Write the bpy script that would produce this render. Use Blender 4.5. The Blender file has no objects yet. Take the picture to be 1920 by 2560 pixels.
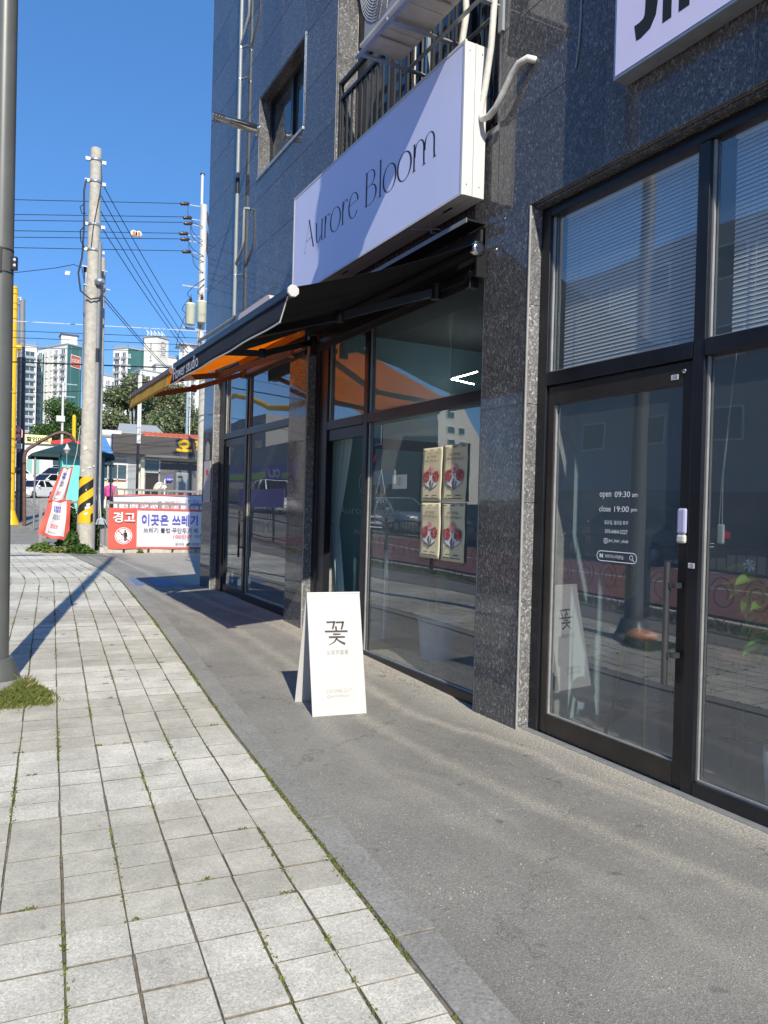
import bpy, bmesh, math, random
from mathutils import Vector, Matrix

random.seed(7)
SC = bpy.context.scene
COL = SC.collection
R = math.radians

# ------------------------------------------------------------------ camera, sky, sun, exposure
cam_d = bpy.data.cameras.new('camera')
cam = bpy.data.objects.new('camera', cam_d)
COL.objects.link(cam)
cam_d.sensor_fit = 'VERTICAL'
cam_d.sensor_height = 36.0
cam_d.lens = 1923.0 / 2560.0 * 36.0
cam_d.clip_start = 0.05
cam_d.clip_end = 3000.0
_yaw, _pitch, _roll = R(27.94), R(-0.39), R(1.53)
_f = Vector((math.sin(_yaw) * math.cos(_pitch), math.cos(_yaw) * math.cos(_pitch), math.sin(_pitch)))
_r0 = Vector((math.cos(_yaw), -math.sin(_yaw), 0))
_u0 = _r0.cross(_f)
_r = _r0 * math.cos(_roll) + _u0 * math.sin(_roll)
_u = -_r0 * math.sin(_roll) + _u0 * math.cos(_roll)
cam.matrix_world = Matrix(((_r.x, _u.x, -_f.x, 0), (_r.y, _u.y, -_f.y, 0), (_r.z, _u.z, -_f.z, 1.5), (0, 0, 0, 1)))
SC.camera = cam

SUN_AZ, SUN_EL = R(12.3), R(35.5)           # azimuth of the light's travel, from +Y towards +X
world = bpy.data.worlds.new('World')
SC.world = world
world.use_nodes = True
wn = world.node_tree.nodes
wl = world.node_tree.links
sky = wn.new('ShaderNodeTexSky')
sky.sky_type = 'NISHITA'
sky.sun_disc = False
sky.sun_elevation = SUN_EL
sky.sun_rotation = math.pi + SUN_AZ
sky.altitude = 0
sky.air_density = 0.7
sky.dust_density = 0.0
sky.ozone_density = 10.0
bg = wn['Background']
bg.inputs['Strength'].default_value = 0.15
sgm = wn.new('ShaderNodeGamma'); sgm.inputs[1].default_value = 0.55
shs = wn.new('ShaderNodeHueSaturation'); shs.inputs['Saturation'].default_value = 1.33; shs.inputs['Hue'].default_value = 0.508; shs.inputs['Value'].default_value = 1.50
wl.new(sky.outputs[0], sgm.inputs[0]); wl.new(sgm.outputs[0], shs.inputs['Color'])
wl.new(shs.outputs[0], bg.inputs['Color'])

sun_d = bpy.data.lights.new('sun', 'SUN')
sun_d.energy = 3.6
sun_d.angle = R(0.5)
sun_d.color = (1.0, 0.92, 0.78)
sun = bpy.data.objects.new('sun', sun_d)
COL.objects.link(sun)
_d = Vector((math.sin(SUN_AZ) * math.cos(SUN_EL), math.cos(SUN_AZ) * math.cos(SUN_EL), -math.sin(SUN_EL)))
sun.rotation_euler = _d.to_track_quat('-Z', 'Y').to_euler()
sun.location = (-3, -20, 20)

SC.view_settings.view_transform = 'Standard'
SC.view_settings.look = 'None'
SC.view_settings.gamma = 1.0
SC.view_settings.use_curve_mapping = False
SC.view_settings.exposure = 0.78
SC.render.engine = 'CYCLES'
SC.cycles.max_bounces = 8
SC.cycles.transparent_max_bounces = 24
SC.cycles.use_denoising = True

# ------------------------------------------------------------------ helpers
def tag(o, label=None, cat=None, group=None, kind=None):
    if label: o['label'] = label
    if cat: o['category'] = cat
    if group: o['group'] = group
    if kind: o['kind'] = kind
    return o

ROOTLOC = {}
def thing(name, label, cat, loc=(0, 0, 0), group=None):
    o = bpy.data.objects.new(name, None)
    o.empty_display_size = 0.1
    o.location = loc
    COL.objects.link(o)
    ROOTLOC[o.name] = Vector(loc)
    return tag(o, label, cat, group)

def rootloc(o):
    while o.parent is not None:
        o = o.parent
    return ROOTLOC.get(o.name, Vector((0, 0, 0)))

def inst(name, mesh, loc, parent=None, rotz=0.0, label=None):
    """one more object on a shared mesh; loc is in the world"""
    o = bpy.data.objects.new(name, mesh)
    COL.objects.link(o)
    l = Vector(loc)
    if parent is not None:
        o.parent = parent
        l = l - rootloc(parent)
    o.location = l
    o.rotation_euler = (0, 0, rotz)
    if label: o['label'] = label
    return o

class MB:
    """collects faces in world coordinates and links them as ONE mesh object"""
    def __init__(s):
        s.v = []; s.f = []; s.mi = []; s.cur = 0; s.sm = []
        s.smooth = False
    def m(s, i):
        s.cur = i; return s
    def _add(s, vs, fs):
        b = len(s.v)
        s.v.extend([tuple(p) for p in vs])
        for f in fs:
            s.f.append(tuple(b + i for i in f)); s.mi.append(s.cur); s.sm.append(s.smooth)
        return s
    def box(s, x0, x1, y0, y1, z0, z1):
        x0, x1 = min(x0, x1), max(x0, x1); y0, y1 = min(y0, y1), max(y0, y1); z0, z1 = min(z0, z1), max(z0, z1)
        return s._add([(x0, y0, z0), (x1, y0, z0), (x1, y1, z0), (x0, y1, z0), (x0, y0, z1), (x1, y0, z1), (x1, y1, z1), (x0, y1, z1)],
                      [(0, 3, 2, 1), (4, 5, 6, 7), (0, 1, 5, 4), (1, 2, 6, 5), (2, 3, 7, 6), (3, 0, 4, 7)])
    def obox(s, c, ax, ay, az):
        """box round centre c with half-axis vectors"""
        c, ax, ay, az = Vector(c), Vector(ax), Vector(ay), Vector(az)
        vs = [c + ax * i + ay * j + az * k for k in (-1, 1) for (i, j) in ((-1, -1), (1, -1), (1, 1), (-1, 1))]
        return s._add(vs, [(0, 3, 2, 1), (4, 5, 6, 7), (0, 1, 5, 4), (1, 2, 6, 5), (2, 3, 7, 6), (3, 0, 4, 7)])
    def bar(s, p, q, w, h=None, up=(0, 0, 1)):
        p, q = Vector(p), Vector(q); h = h or w
        d = (q - p).normalized(); u = Vector(up)
        if abs(d.dot(u)) > 0.98: u = Vector((1, 0, 0))
        a = d.cross(u).normalized(); b = a.cross(d).normalized()
        return s.obox((p + q) / 2, (q - p) / 2, a * w / 2, b * h / 2)
    def quad(s, a, b, c, d):
        return s._add([a, b, c, d], [(0, 1, 2, 3)])
    def poly(s, pts):
        return s._add(pts, [tuple(range(len(pts)))])
    def tube(s, pts, r, n=8, cap=True, r2=None):
        pts = [Vector(p) for p in pts]; N = len(pts)
        rs = r if isinstance(r, (list, tuple)) else [r + ((r2 if r2 is not None else r) - r) * i / max(1, N - 1) for i in range(N)]
        ref = None; vs = []
        for i, p in enumerate(pts):
            d = (pts[min(i + 1, N - 1)] - pts[max(i - 1, 0)]).normalized()
            if ref is None:
                ref = Vector((0, 0, 1)) if abs(d.z) < 0.9 else Vector((1, 0, 0))
            a = (ref - d * ref.dot(d)).normalized(); ref = a
            b = d.cross(a)
            for k in range(n):
                t = 2 * math.pi * k / n
                vs.append(p + (a * math.cos(t) + b * math.sin(t)) * rs[i])
        fs = []
        for i in range(N - 1):
            for k in range(n):
                k2 = (k + 1) % n
                fs.append((i * n + k, i * n + k2, (i + 1) * n + k2, (i + 1) * n + k))
        old = s.smooth; s.smooth = n > 6
        s._add(vs, fs)
        s.smooth = old
        if cap:
            s._add(vs[:n], [tuple(reversed(range(n)))]); s._add(vs[-n:], [tuple(range(n))])
        return s
    def lathe(s, c, prof, n=16, axis=(0, 0, 1)):
        """prof: list of (radius, height) along axis from c"""
        c = Vector(c); d = Vector(axis).normalized()
        ref = Vector((1, 0, 0)) if abs(d.x) < 0.9 else Vector((0, 1, 0))
        a = (ref - d * ref.dot(d)).normalized(); b = d.cross(a)
        vs = []
        for r, h in prof:
            for k in range(n):
                t = 2 * math.pi * k / n
                vs.append(c + d * h + (a * math.cos(t) + b * math.sin(t)) * r)
        fs = []
        for i in range(len(prof) - 1):
            for k in range(n):
                k2 = (k + 1) % n
                fs.append((i * n + k, i * n + k2, (i + 1) * n + k2, (i + 1) * n + k))
        old = s.smooth; s.smooth = True
        s._add(vs, fs); s.smooth = old
        s._add(vs[:n], [tuple(reversed(range(n)))]); s._add(vs[-n:], [tuple(range(n))])
        return s
    def prism(s, pts, vec):
        """closed outline pts pushed along vec"""
        v = Vector(vec); n = len(pts); a = [Vector(p) for p in pts]
        vs = a + [p + v for p in a]
        fs = [tuple(reversed(range(n))), tuple(range(n, 2 * n))] + [(i, (i + 1) % n, n + (i + 1) % n, n + i) for i in range(n)]
        return s._add(vs, fs)
    def grid(s, fn, nu, nv):
        vs = [fn(i / nu, j / nv) for j in range(nv + 1) for i in range(nu + 1)]
        fs = [(j * (nu + 1) + i, j * (nu + 1) + i + 1, (j + 1) * (nu + 1) + i + 1, (j + 1) * (nu + 1) + i) for j in range(nv) for i in range(nu)]
        old = s.smooth; s.smooth = True
        s._add(vs, fs); s.smooth = old
        return s
    def mesh(s, name, mats, off=(0, 0, 0)):
        me = bpy.data.meshes.new(name)
        ox, oy, oz = off
        me.from_pydata([(x - ox, y - oy, z - oz) for x, y, z in s.v], [], s.f)
        if not isinstance(mats, (list, tuple)): mats = [mats]
        for m_ in mats: me.materials.append(m_)
        me.polygons.foreach_set('material_index', s.mi)
        me.polygons.foreach_set('use_smooth', s.sm)
        me.update()
        return me
    def build(s, name, mats, parent=None, bevel=0.0, label=None, kind=None, solid=0.0):
        off = rootloc(parent) if parent is not None else Vector((0, 0, 0))
        me = s.mesh(name, mats, off)
        o = bpy.data.objects.new(name, me)
        COL.objects.link(o)
        if parent is not None: o.parent = parent
        if solid:
            md = o.modifiers.new('solid', 'SOLIDIFY'); md.thickness = solid; md.offset = 0
        if bevel:
            md = o.modifiers.new('bevel', 'BEVEL'); md.width = bevel; md.segments = 2; md.limit_method = 'ANGLE'
        if label: o['label'] = label
        if kind: o['kind'] = kind
        return o

def gz(y):
    """height of the ground along the street"""
    P = ((-60, 0), (5, 0), (9, .11), (14, .12), (21, .13), (26, .30), (32, .57), (66, 1.45), (75, 1.75), (120, 3.5), (400, 6), (900, 8))
    if y <= P[0][0]: return 0.0
    for (a, za), (b, zb) in zip(P, P[1:]):
        if y <= b: return za + (zb - za) * (y - a) / (b - a)
    return P[-1][1]

# ------------------------------------------------------------------ flat print
def text_mesh(s, size, sx=1.0, bold=0.0, shear=0.0, align='LEFT', depth=0.0, spacing=1.0):
    c = bpy.data.curves.new('t', 'FONT')
    c.body = s; c.size = size; c.offset = bold; c.shear = shear; c.align_x = align; c.extrude = depth; c.space_character = spacing
    c.resolution_u = 3
    o = bpy.data.objects.new('t', c); COL.objects.link(o)
    me = bpy.data.meshes.new_from_object(o.evaluated_get(bpy.context.evaluated_depsgraph_get()))
    bpy.data.objects.remove(o); bpy.data.curves.remove(c)
    for v in me.vertices: v.co.x *= sx
    return me

def text(s, org, eu, ev, size, m, name, parent, sx=1.0, bold=0.0, shear=0.0, align='LEFT', depth=0.0, spacing=1.0):
    me = text_mesh(s, size, sx, bold, shear, align, depth, spacing)
    eu, ev, org = Vector(eu).normalized(), Vector(ev).normalized(), Vector(org)
    n = eu.cross(ev)
    off = rootloc(parent)
    for v in me.vertices:
        p = org + eu * v.co.x + ev * v.co.y + n * v.co.z - off
        v.co = p
    me.materials.clear(); me.materials.append(m)
    me.name = name
    o = bpy.data.objects.new(name, me); COL.objects.link(o)
    o.parent = parent
    return o

def stroke(mb, fr, pts, w0, w1=None):
    """pen stroke on a frame fr(u, v) -> point; width w0..w1"""
    w1 = w0 if w1 is None else w1; n = len(pts)
    L, Rr = [], []
    for i, (x, y) in enumerate(pts):
        a = pts[max(0, i - 1)]; b = pts[min(n - 1, i + 1)]
        dx, dy = b[0] - a[0], b[1] - a[1]; l = math.hypot(dx, dy) or 1
        w = (w0 + (w1 - w0) * i / max(1, n - 1)) / 2
        L.append(fr(x - dy / l * w, y + dx / l * w)); Rr.append(fr(x + dy / l * w, y - dx / l * w))
    for i in range(n - 1):
        mb.quad(Rr[i], Rr[i + 1], L[i + 1], L[i])

def pen(mb, fr, pts, thin, thick):
    """broad-nib stroke: thick where it runs upright, thin where it runs level"""
    n = len(pts); L, Rr = [], []
    for i, (x, y) in enumerate(pts):
        a = pts[max(0, i - 1)]; b = pts[min(n - 1, i + 1)]
        dx, dy = b[0] - a[0], b[1] - a[1]; l = math.hypot(dx, dy) or 1
        w = (thin + (thick - thin) * abs(dy / l) ** 2.2) / 2
        L.append(fr(x - dy / l * w, y + dx / l * w)); Rr.append(fr(x + dy / l * w, y - dx / l * w))
    for i in range(n - 1):
        mb.quad(Rr[i], Rr[i + 1], L[i + 1], L[i])

def arc(cx, cy, rx, ry, a0, a1, n=20):
    return [(cx + rx * math.cos(R(a0 + (a1 - a0) * i / n)), cy + ry * math.sin(R(a0 + (a1 - a0) * i / n))) for i in range(n + 1)]

# ------------------------------------------------------------------ materials
def _nodes(name):
    m_ = bpy.data.materials.new(name); m_.use_nodes = True
    nt = m_.node_tree
    return m_, nt, nt.nodes, nt.links, nt.nodes['Principled BSDF']

def _rgba(c): return (c[0], c[1], c[2], 1.0)

def mat(name, col, rough=0.5, metal=0.0, spec=0.5, var=0.0, vs=6.0, bump=0.0, bs=120.0, col2=None, stretch=None, rnd=0.0, emit=None, estr=1.0, trans=0.0, coat=0.0):
    m_, nt, N, L, P = _nodes(name)
    P.inputs['Base Color'].default_value = _rgba(col)
    P.inputs['Roughness'].default_value = rough
    P.inputs['Metallic'].default_value = metal
    P.inputs['Specular IOR Level'].default_value = spec
    if coat: P.inputs['Coat Weight'].default_value = coat
    src = None
    if var or col2 or bump:
        geo = N.new('ShaderNodeNewGeometry'); src = geo.outputs['Position']
        if stretch:
            mp = N.new('ShaderNodeVectorMath'); mp.operation = 'MULTIPLY'; mp.inputs[1].default_value = stretch
            L.new(src, mp.inputs[0]); src = mp.outputs[0]
    out = None
    if var or col2:
        nz = N.new('ShaderNodeTexNoise'); nz.inputs['Scale'].default_value = vs; nz.inputs['Detail'].default_value = 6; nz.inputs['Roughness'].default_value = 0.65
        L.new(src, nz.inputs['Vector'])
        mr = N.new('ShaderNodeMapRange'); mr.inputs[1].default_value = 0.32; mr.inputs[2].default_value = 0.68
        L.new(nz.outputs[0], mr.inputs[0])
        mx = N.new('ShaderNodeMix'); mx.data_type = 'RGBA'
        a = col if col2 else [c * (1 - var) for c in col]
        b = col2 if col2 else [min(1, c * (1 + var)) for c in col]
        mx.inputs[6].default_value = _rgba(a); mx.inputs[7].default_value = _rgba(b)
        L.new(mr.outputs[0], mx.inputs[0]); out = mx.outputs[2]
    if rnd:
        oi = N.new('ShaderNodeObjectInfo')
        mr2 = N.new('ShaderNodeMapRange'); mr2.inputs[3].default_value = 1 - rnd; mr2.inputs[4].default_value = 1 + rnd
        L.new(oi.outputs['Random'], mr2.inputs[0])
        vm = N.new('ShaderNodeVectorMath'); vm.operation = 'SCALE'
        if out is None: vm.inputs[0].default_value = col
        else: L.new(out, vm.inputs[0])
        L.new(mr2.outputs[0], vm.inputs['Scale']); out = vm.outputs[0]
    if out is not None: L.new(out, P.inputs['Base Color'])
    if bump:
        nb = N.new('ShaderNodeTexNoise'); nb.inputs['Scale'].default_value = bs; nb.inputs['Detail'].default_value = 4
        L.new(src, nb.inputs['Vector'])
        bp = N.new('ShaderNodeBump'); bp.inputs['Strength'].default_value = bump; bp.inputs['Distance'].default_value = 0.01
        L.new(nb.outputs[0], bp.inputs['Height']); L.new(bp.outputs[0], P.inputs['Normal'])
    if emit:
        P.inputs['Emission Color'].default_value = _rgba(emit); P.inputs['Emission Strength'].default_value = estr
    if trans:
        tr = N.new('ShaderNodeBsdfTranslucent')
        if out is not None: L.new(out, tr.inputs['Color'])
        else: tr.inputs['Color'].default_value = _rgba(col)
        ms = N.new('ShaderNodeMixShader'); ms.inputs[0].default_value = trans
        L.new(P.outputs[0], ms.inputs[1]); L.new(tr.outputs[0], ms.inputs[2])
        L.new(ms.outputs[0], N['Material Output'].inputs['Surface'])
    return m_

def ramp(N, stops, interp='LINEAR'):
    r_ = N.new('ShaderNodeValToRGB'); r_.color_ramp.interpolation = interp
    e = r_.color_ramp.elements
    while len(e) < len(stops): e.new(0.5)
    for el, (p, c) in zip(e, stops):
        el.position = p; el.color = _rgba(c)
    return r_

def granite(name, k=1.0, rough=0.07, bump=0.0):
    """dark polished granite: grey flakes of one to two centimetres in a blue-black ground"""
    m_, nt, N, L, P = _nodes(name)
    geo = N.new('ShaderNodeNewGeometry')
    nz = N.new('ShaderNodeTexNoise'); nz.inputs['Scale'].default_value = 35; nz.inputs['Detail'].default_value = 3
    L.new(geo.outputs['Position'], nz.inputs['Vector'])
    ad = N.new('ShaderNodeVectorMath'); ad.operation = 'MULTIPLY_ADD'
    ad.inputs[1].default_value = (0.03, 0.03, 0.03)
    L.new(nz.outputs['Color'], ad.inputs[0]); L.new(geo.outputs['Position'], ad.inputs[2])
    st = N.new('ShaderNodeVectorMath'); st.operation = 'MULTIPLY'; st.inputs[1].default_value = (1.0, 1.3, 0.7)
    L.new(ad.outputs[0], st.inputs[0])
    v1 = N.new('ShaderNodeTexVoronoi'); v1.inputs['Scale'].default_value = 78
    v2 = N.new('ShaderNodeTexVoronoi'); v2.inputs['Scale'].default_value = 240
    L.new(st.outputs[0], v1.inputs['Vector']); L.new(st.outputs[0], v2.inputs['Vector'])
    s1 = N.new('ShaderNodeSeparateColor'); s2 = N.new('ShaderNodeSeparateColor')
    L.new(v1.outputs['Color'], s1.inputs[0]); L.new(v2.outputs['Color'], s2.inputs[0])
    c = lambda a, b, d: (a * k, b * k, d * k)
    r1 = ramp(N, [(0.0, c(.019, .019, .0195)), (0.45, c(.031, .031, .0325)), (0.75, c(.048, .050, .054)), (0.92, c(.088, .089, .090)), (1.0, c(.17, .166, .158))])
    r2 = ramp(N, [(0.0, c(.020, .020, .021)), (0.6, c(.037, .037, .039)), (0.9, c(.085, .085, .085)), (1.0, c(.22, .215, .20))])
    L.new(s1.outputs[0], r1.inputs[0]); L.new(s2.outputs[1], r2.inputs[0])
    mx = N.new('ShaderNodeMix'); mx.data_type = 'RGBA'; mx.inputs[0].default_value = 0.45
    L.new(r1.outputs[0], mx.inputs[6]); L.new(r2.outputs[0], mx.inputs[7])
    big = N.new('ShaderNodeTexNoise'); big.inputs['Scale'].default_value = 2.2; big.inputs['Detail'].default_value = 4
    L.new(geo.outputs['Position'], big.inputs['Vector'])
    oi = N.new('ShaderNodeObjectInfo')
    su = N.new('ShaderNodeMath'); su.operation = 'ADD'
    L.new(big.outputs[0], su.inputs[0]); L.new(oi.outputs['Random'], su.inputs[1])
    mr = N.new('ShaderNodeMapRange'); mr.inputs[1].default_value = 0.3; mr.inputs[2].default_value = 1.7; mr.inputs[3].default_value = 0.72; mr.inputs[4].default_value = 1.3
    L.new(su.outputs[0], mr.inputs[0])
    vm = N.new('ShaderNodeVectorMath'); vm.operation = 'SCALE'
    L.new(mx.outputs[2], vm.inputs[0]); L.new(mr.outputs[0], vm.inputs['Scale'])
    L.new(vm.outputs[0], P.inputs['Base Color'])
    sm = N.new('ShaderNodeTexNoise'); sm.inputs['Scale'].default_value = 5; sm.inputs['Detail'].default_value = 5
    L.new(geo.outputs['Position'], sm.inputs['Vector'])
    rr = N.new('ShaderNodeMapRange'); rr.inputs[1].default_value = 0.35; rr.inputs[2].default_value = 0.7; rr.inputs[3].default_value = rough; rr.inputs[4].default_value = rough * 2.4 + 0.02
    L.new(sm.outputs[0], rr.inputs[0]); L.new(rr.outputs[0], P.inputs['Roughness'])
    P.inputs['Specular IOR Level'].default_value = 0.42
    if bump:
        bp = N.new('ShaderNodeBump'); bp.inputs['Strength'].default_value = bump; bp.inputs['Distance'].default_value = 0.004
        L.new(s2.outputs[0], bp.inputs['Height']); L.new(bp.outputs[0], P.inputs['Normal'])
    return m_

def glass(name, tint=(.88, .93, .94), f0=0.20, veil=0.085):
    """window pane: clear sheet with the Schlick reflection of double glazing and a teal veil: dust plus painted-in room light"""
    m_, nt, N, L, P = _nodes(name)
    N.remove(P)
    tr = N.new('ShaderNodeBsdfTransparent'); tr.inputs[0].default_value = _rgba(tint)
    gl = N.new('ShaderNodeBsdfGlossy'); gl.inputs['Roughness'].default_value = 0.0; gl.inputs['Color'].default_value = (1, 1, 1, 1)
    geo = N.new('ShaderNodeNewGeometry')
    dot = N.new('ShaderNodeVectorMath'); dot.operation = 'DOT_PRODUCT'
    L.new(geo.outputs['Normal'], dot.inputs[0]); L.new(geo.outputs['Incoming'], dot.inputs[1])
    ab = N.new('ShaderNodeMath'); ab.operation = 'ABSOLUTE'; L.new(dot.outputs['Value'], ab.inputs[0])
    om = N.new('ShaderNodeMath'); om.operation = 'SUBTRACT'; om.inputs[0].default_value = 1.0; L.new(ab.outputs[0], om.inputs[1])
    p5 = N.new('ShaderNodeMath'); p5.operation = 'POWER'; p5.inputs[1].default_value = 5.0; L.new(om.outputs[0], p5.inputs[0])
    fr = N.new('ShaderNodeMath'); fr.operation = 'MULTIPLY_ADD'; fr.inputs[1].default_value = 1 - f0; fr.inputs[2].default_value = f0
    L.new(p5.outputs[0], fr.inputs[0])
    nz = N.new('ShaderNodeTexNoise'); nz.inputs['Scale'].default_value = 0.9; nz.inputs['Detail'].default_value = 1
    L.new(geo.outputs['Position'], nz.inputs['Vector'])
    bp = N.new('ShaderNodeBump'); bp.inputs['Strength'].default_value = 0.06; bp.inputs['Distance'].default_value = 0.05
    L.new(nz.outputs[0], bp.inputs['Height']); L.new(bp.outputs[0], gl.inputs['Normal'])
    mx = N.new('ShaderNodeMixShader')
    L.new(fr.outputs[0], mx.inputs[0]); L.new(tr.outputs[0], mx.inputs[1]); L.new(gl.outputs[0], mx.inputs[2])
    df = N.new('ShaderNodeBsdfDiffuse'); df.inputs[0].default_value = (.40, .48, .52, 1)  # teal film over the pane: dust, and faint interior light put into the colour
    m2 = N.new('ShaderNodeMixShader'); m2.inputs[0].default_value = veil
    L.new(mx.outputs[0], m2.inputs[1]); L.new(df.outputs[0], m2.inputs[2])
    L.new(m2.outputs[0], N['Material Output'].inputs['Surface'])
    return m_

def asphalt(name):
    m_, nt, N, L, P = _nodes(name)
    geo = N.new('ShaderNodeNewGeometry'); pos = geo.outputs['Position']
    v = N.new('ShaderNodeTexVoronoi'); v.inputs['Scale'].default_value = 200
    L.new(pos, v.inputs['Vector'])
    sp = N.new('ShaderNodeSeparateColor'); L.new(v.outputs['Color'], sp.inputs[0])
    grain = ramp(N, [(0.0, (.175, .170, .155)), (0.5, (.228, .223, .206)), (0.92, (.26, .254, .232)), (1.0, (.36, .345, .305))])
    L.new(sp.outputs[0], grain.inputs[0])
    n1 = N.new('ShaderNodeTexNoise'); n1.inputs['Scale'].default_value = 0.9; n1.inputs['Detail'].default_value = 7; n1.inputs['Roughness'].default_value = 0.7
    L.new(pos, n1.inputs['Vector'])
    mr = N.new('ShaderNodeMapRange'); mr.inputs[1].default_value = 0.3; mr.inputs[2].default_value = 0.7; mr.inputs[3].default_value = 0.80; mr.inputs[4].default_value = 1.22
    L.new(n1.outputs[0], mr.inputs[0])
    sc = N.new('ShaderNodeVectorMath'); sc.operation = 'SCALE'
    L.new(grain.outputs[0], sc.inputs[0]); L.new(mr.outputs[0], sc.inputs['Scale'])
    # sandy dust washed into long streaks that run with the shop fronts
    n3 = N.new('ShaderNodeTexNoise'); n3.inputs['Scale'].default_value = 0.5; n3.inputs['Detail'].default_value = 2
    L.new(pos, n3.inputs['Vector'])
    w = N.new('ShaderNodeVectorMath'); w.operation = 'MULTIPLY_ADD'; w.inputs[1].default_value = (0.9, 0, 0)
    L.new(n3.outputs['Color'], w.inputs[0]); L.new(pos, w.inputs[2])
    st = N.new('ShaderNodeVectorMath'); st.operation = 'MULTIPLY'; st.inputs[1].default_value = (3.6, 0.42, 1)
    L.new(w.outputs[0], st.inputs[0])
    n2 = N.new('ShaderNodeTexNoise'); n2.inputs['Scale'].default_value = 1.0; n2.inputs['Detail'].default_value = 4; n2.inputs['Roughness'].default_value = 0.55
    L.new(st.outputs[0], n2.inputs['Vector'])
    m2 = N.new('ShaderNodeMapRange'); m2.inputs[1].default_value = 0.58; m2.inputs[2].default_value = 0.80; m2.inputs[4].default_value = 0.6
    L.new(n2.outputs[0], m2.inputs[0])
    fine = N.new('ShaderNodeTexNoise'); fine.inputs['Scale'].default_value = 85; fine.inputs['Detail'].default_value = 3
    L.new(pos, fine.inputs['Vector'])
    fm = N.new('ShaderNodeMapRange'); fm.inputs[1].default_value = 0.42; fm.inputs[2].default_value = 0.60; fm.inputs[3].default_value = 0.10; fm.inputs[4].default_value = 1.0
    L.new(fine.outputs[0], fm.inputs[0])
    # a band of sand that collects along the foot of the building
    sx = N.new('ShaderNodeSeparateXYZ'); L.new(w.outputs[0], sx.inputs[0])
    foot = N.new('ShaderNodeMapRange'); foot.inputs[1].default_value = 3.48; foot.inputs[2].default_value = 3.78; foot.inputs[3].default_value = 0.0; foot.inputs[4].default_value = 0.85
    L.new(sx.outputs[0], foot.inputs[0])
    mxm = N.new('ShaderNodeMath'); mxm.operation = 'MAXIMUM'; L.new(m2.outputs[0], mxm.inputs[0]); L.new(foot.outputs[0], mxm.inputs[1])
    # three long swept streaks of dust, each a curve x = f(y)
    sp2 = N.new('ShaderNodeSeparateXYZ'); L.new(pos, sp2.inputs[0])
    ty = N.new('ShaderNodeMapRange'); ty.inputs[1].default_value = 1.5; ty.inputs[2].default_value = 10.0; L.new(sp2.outputs[1], ty.inputs[0])
    wob = N.new('ShaderNodeTexNoise'); wob.inputs['Scale'].default_value = 4.5; wob.inputs['Detail'].default_value = 6; wob.inputs['Roughness'].default_value = .7; L.new(pos, wob.inputs['Vector'])
    acc = mxm.outputs[0]
    for pts, wdt, amt in (([(1.5, 2.80), (2.0, 2.76), (2.6, 2.65), (3.2, 2.54), (3.7, 2.49), (5.0, 2.46), (6.5, 2.55), (8.4, 2.58), (10, 2.40)], .06, .50),
                          ([(1.5, 3.30), (2.3, 3.24), (2.84, 3.17), (3.3, 3.06), (3.75, 3.08), (4.05, 3.02), (4.5, 2.90), (5.0, 2.83), (6.0, 2.95), (7.7, 3.10), (10, 2.90)], .06, .70),
                          ([(1.5, 2.28), (2.4, 2.27), (2.65, 2.20), (3.4, 2.06), (4.4, 2.10), (6.4, 2.30), (10, 2.2)], .07, .28)):
        fc = N.new('ShaderNodeFloatCurve'); cv = fc.mapping.curves[0]
        q = [((y - 1.5) / 8.5, (x - 1.0) / 3.0) for y, x in pts]
        cv.points[0].location = q[0]; cv.points[1].location = q[-1]
        for p_ in q[1:-1]: cv.points.new(*p_)
        fc.mapping.update()
        L.new(ty.outputs[0], fc.inputs['Value'])
        fx_ = N.new('ShaderNodeMath'); fx_.operation = 'MULTIPLY_ADD'; fx_.inputs[1].default_value = 3.0; fx_.inputs[2].default_value = 1.0; L.new(fc.outputs[0], fx_.inputs[0])
        df_ = N.new('ShaderNodeMath'); df_.operation = 'SUBTRACT'; L.new(sp2.outputs[0], df_.inputs[0]); L.new(fx_.outputs[0], df_.inputs[1])
        wb = N.new('ShaderNodeMath'); wb.operation = 'MULTIPLY_ADD'; wb.inputs[1].default_value = .22; L.new(wob.outputs[0], wb.inputs[0]); L.new(df_.outputs[0], wb.inputs[2])
        w2 = N.new('ShaderNodeMath'); w2.operation = 'SUBTRACT'; w2.inputs[1].default_value = .11; L.new(wb.outputs[0], w2.inputs[0])
        a2 = N.new('ShaderNodeMath'); a2.operation = 'ABSOLUTE'; L.new(w2.outputs[0], a2.inputs[0])
        m3 = N.new('ShaderNodeMapRange'); m3.interpolation_type = 'SMOOTHSTEP'; m3.inputs[1].default_value = 0.0; m3.inputs[2].default_value = wdt * 1.7; m3.inputs[3].default_value = amt; m3.inputs[4].default_value = 0.0
        L.new(a2.outputs[0], m3.inputs[0])
        mm = N.new('ShaderNodeMath'); mm.operation = 'MAXIMUM'; L.new(acc, mm.inputs[0]); L.new(m3.outputs[0], mm.inputs[1]); acc = mm.outputs[0]
    mu = N.new('ShaderNodeMath'); mu.operation = 'MULTIPLY'; L.new(acc, mu.inputs[0]); L.new(fm.outputs[0], mu.inputs[1])
    mx = N.new('ShaderNodeMix'); mx.data_type = 'RGBA'
    mx.inputs[7].default_value = (.52, .48, .40, 1)
    L.new(mu.outputs[0], mx.inputs[0]); L.new(sc.outputs[0], mx.inputs[6])
    # dark blots (gum, oil drips) and hairline cracks
    n5 = N.new('ShaderNodeTexNoise'); n5.inputs['Scale'].default_value = 6.5; n5.inputs['Detail'].default_value = 2; L.new(pos, n5.inputs['Vector'])
    m5 = N.new('ShaderNodeMapRange'); m5.inputs[1].default_value = 0.69; m5.inputs[2].default_value = 0.74; m5.inputs[3].default_value = 1.0; m5.inputs[4].default_value = 0.66; L.new(n5.outputs[0], m5.inputs[0])
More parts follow.
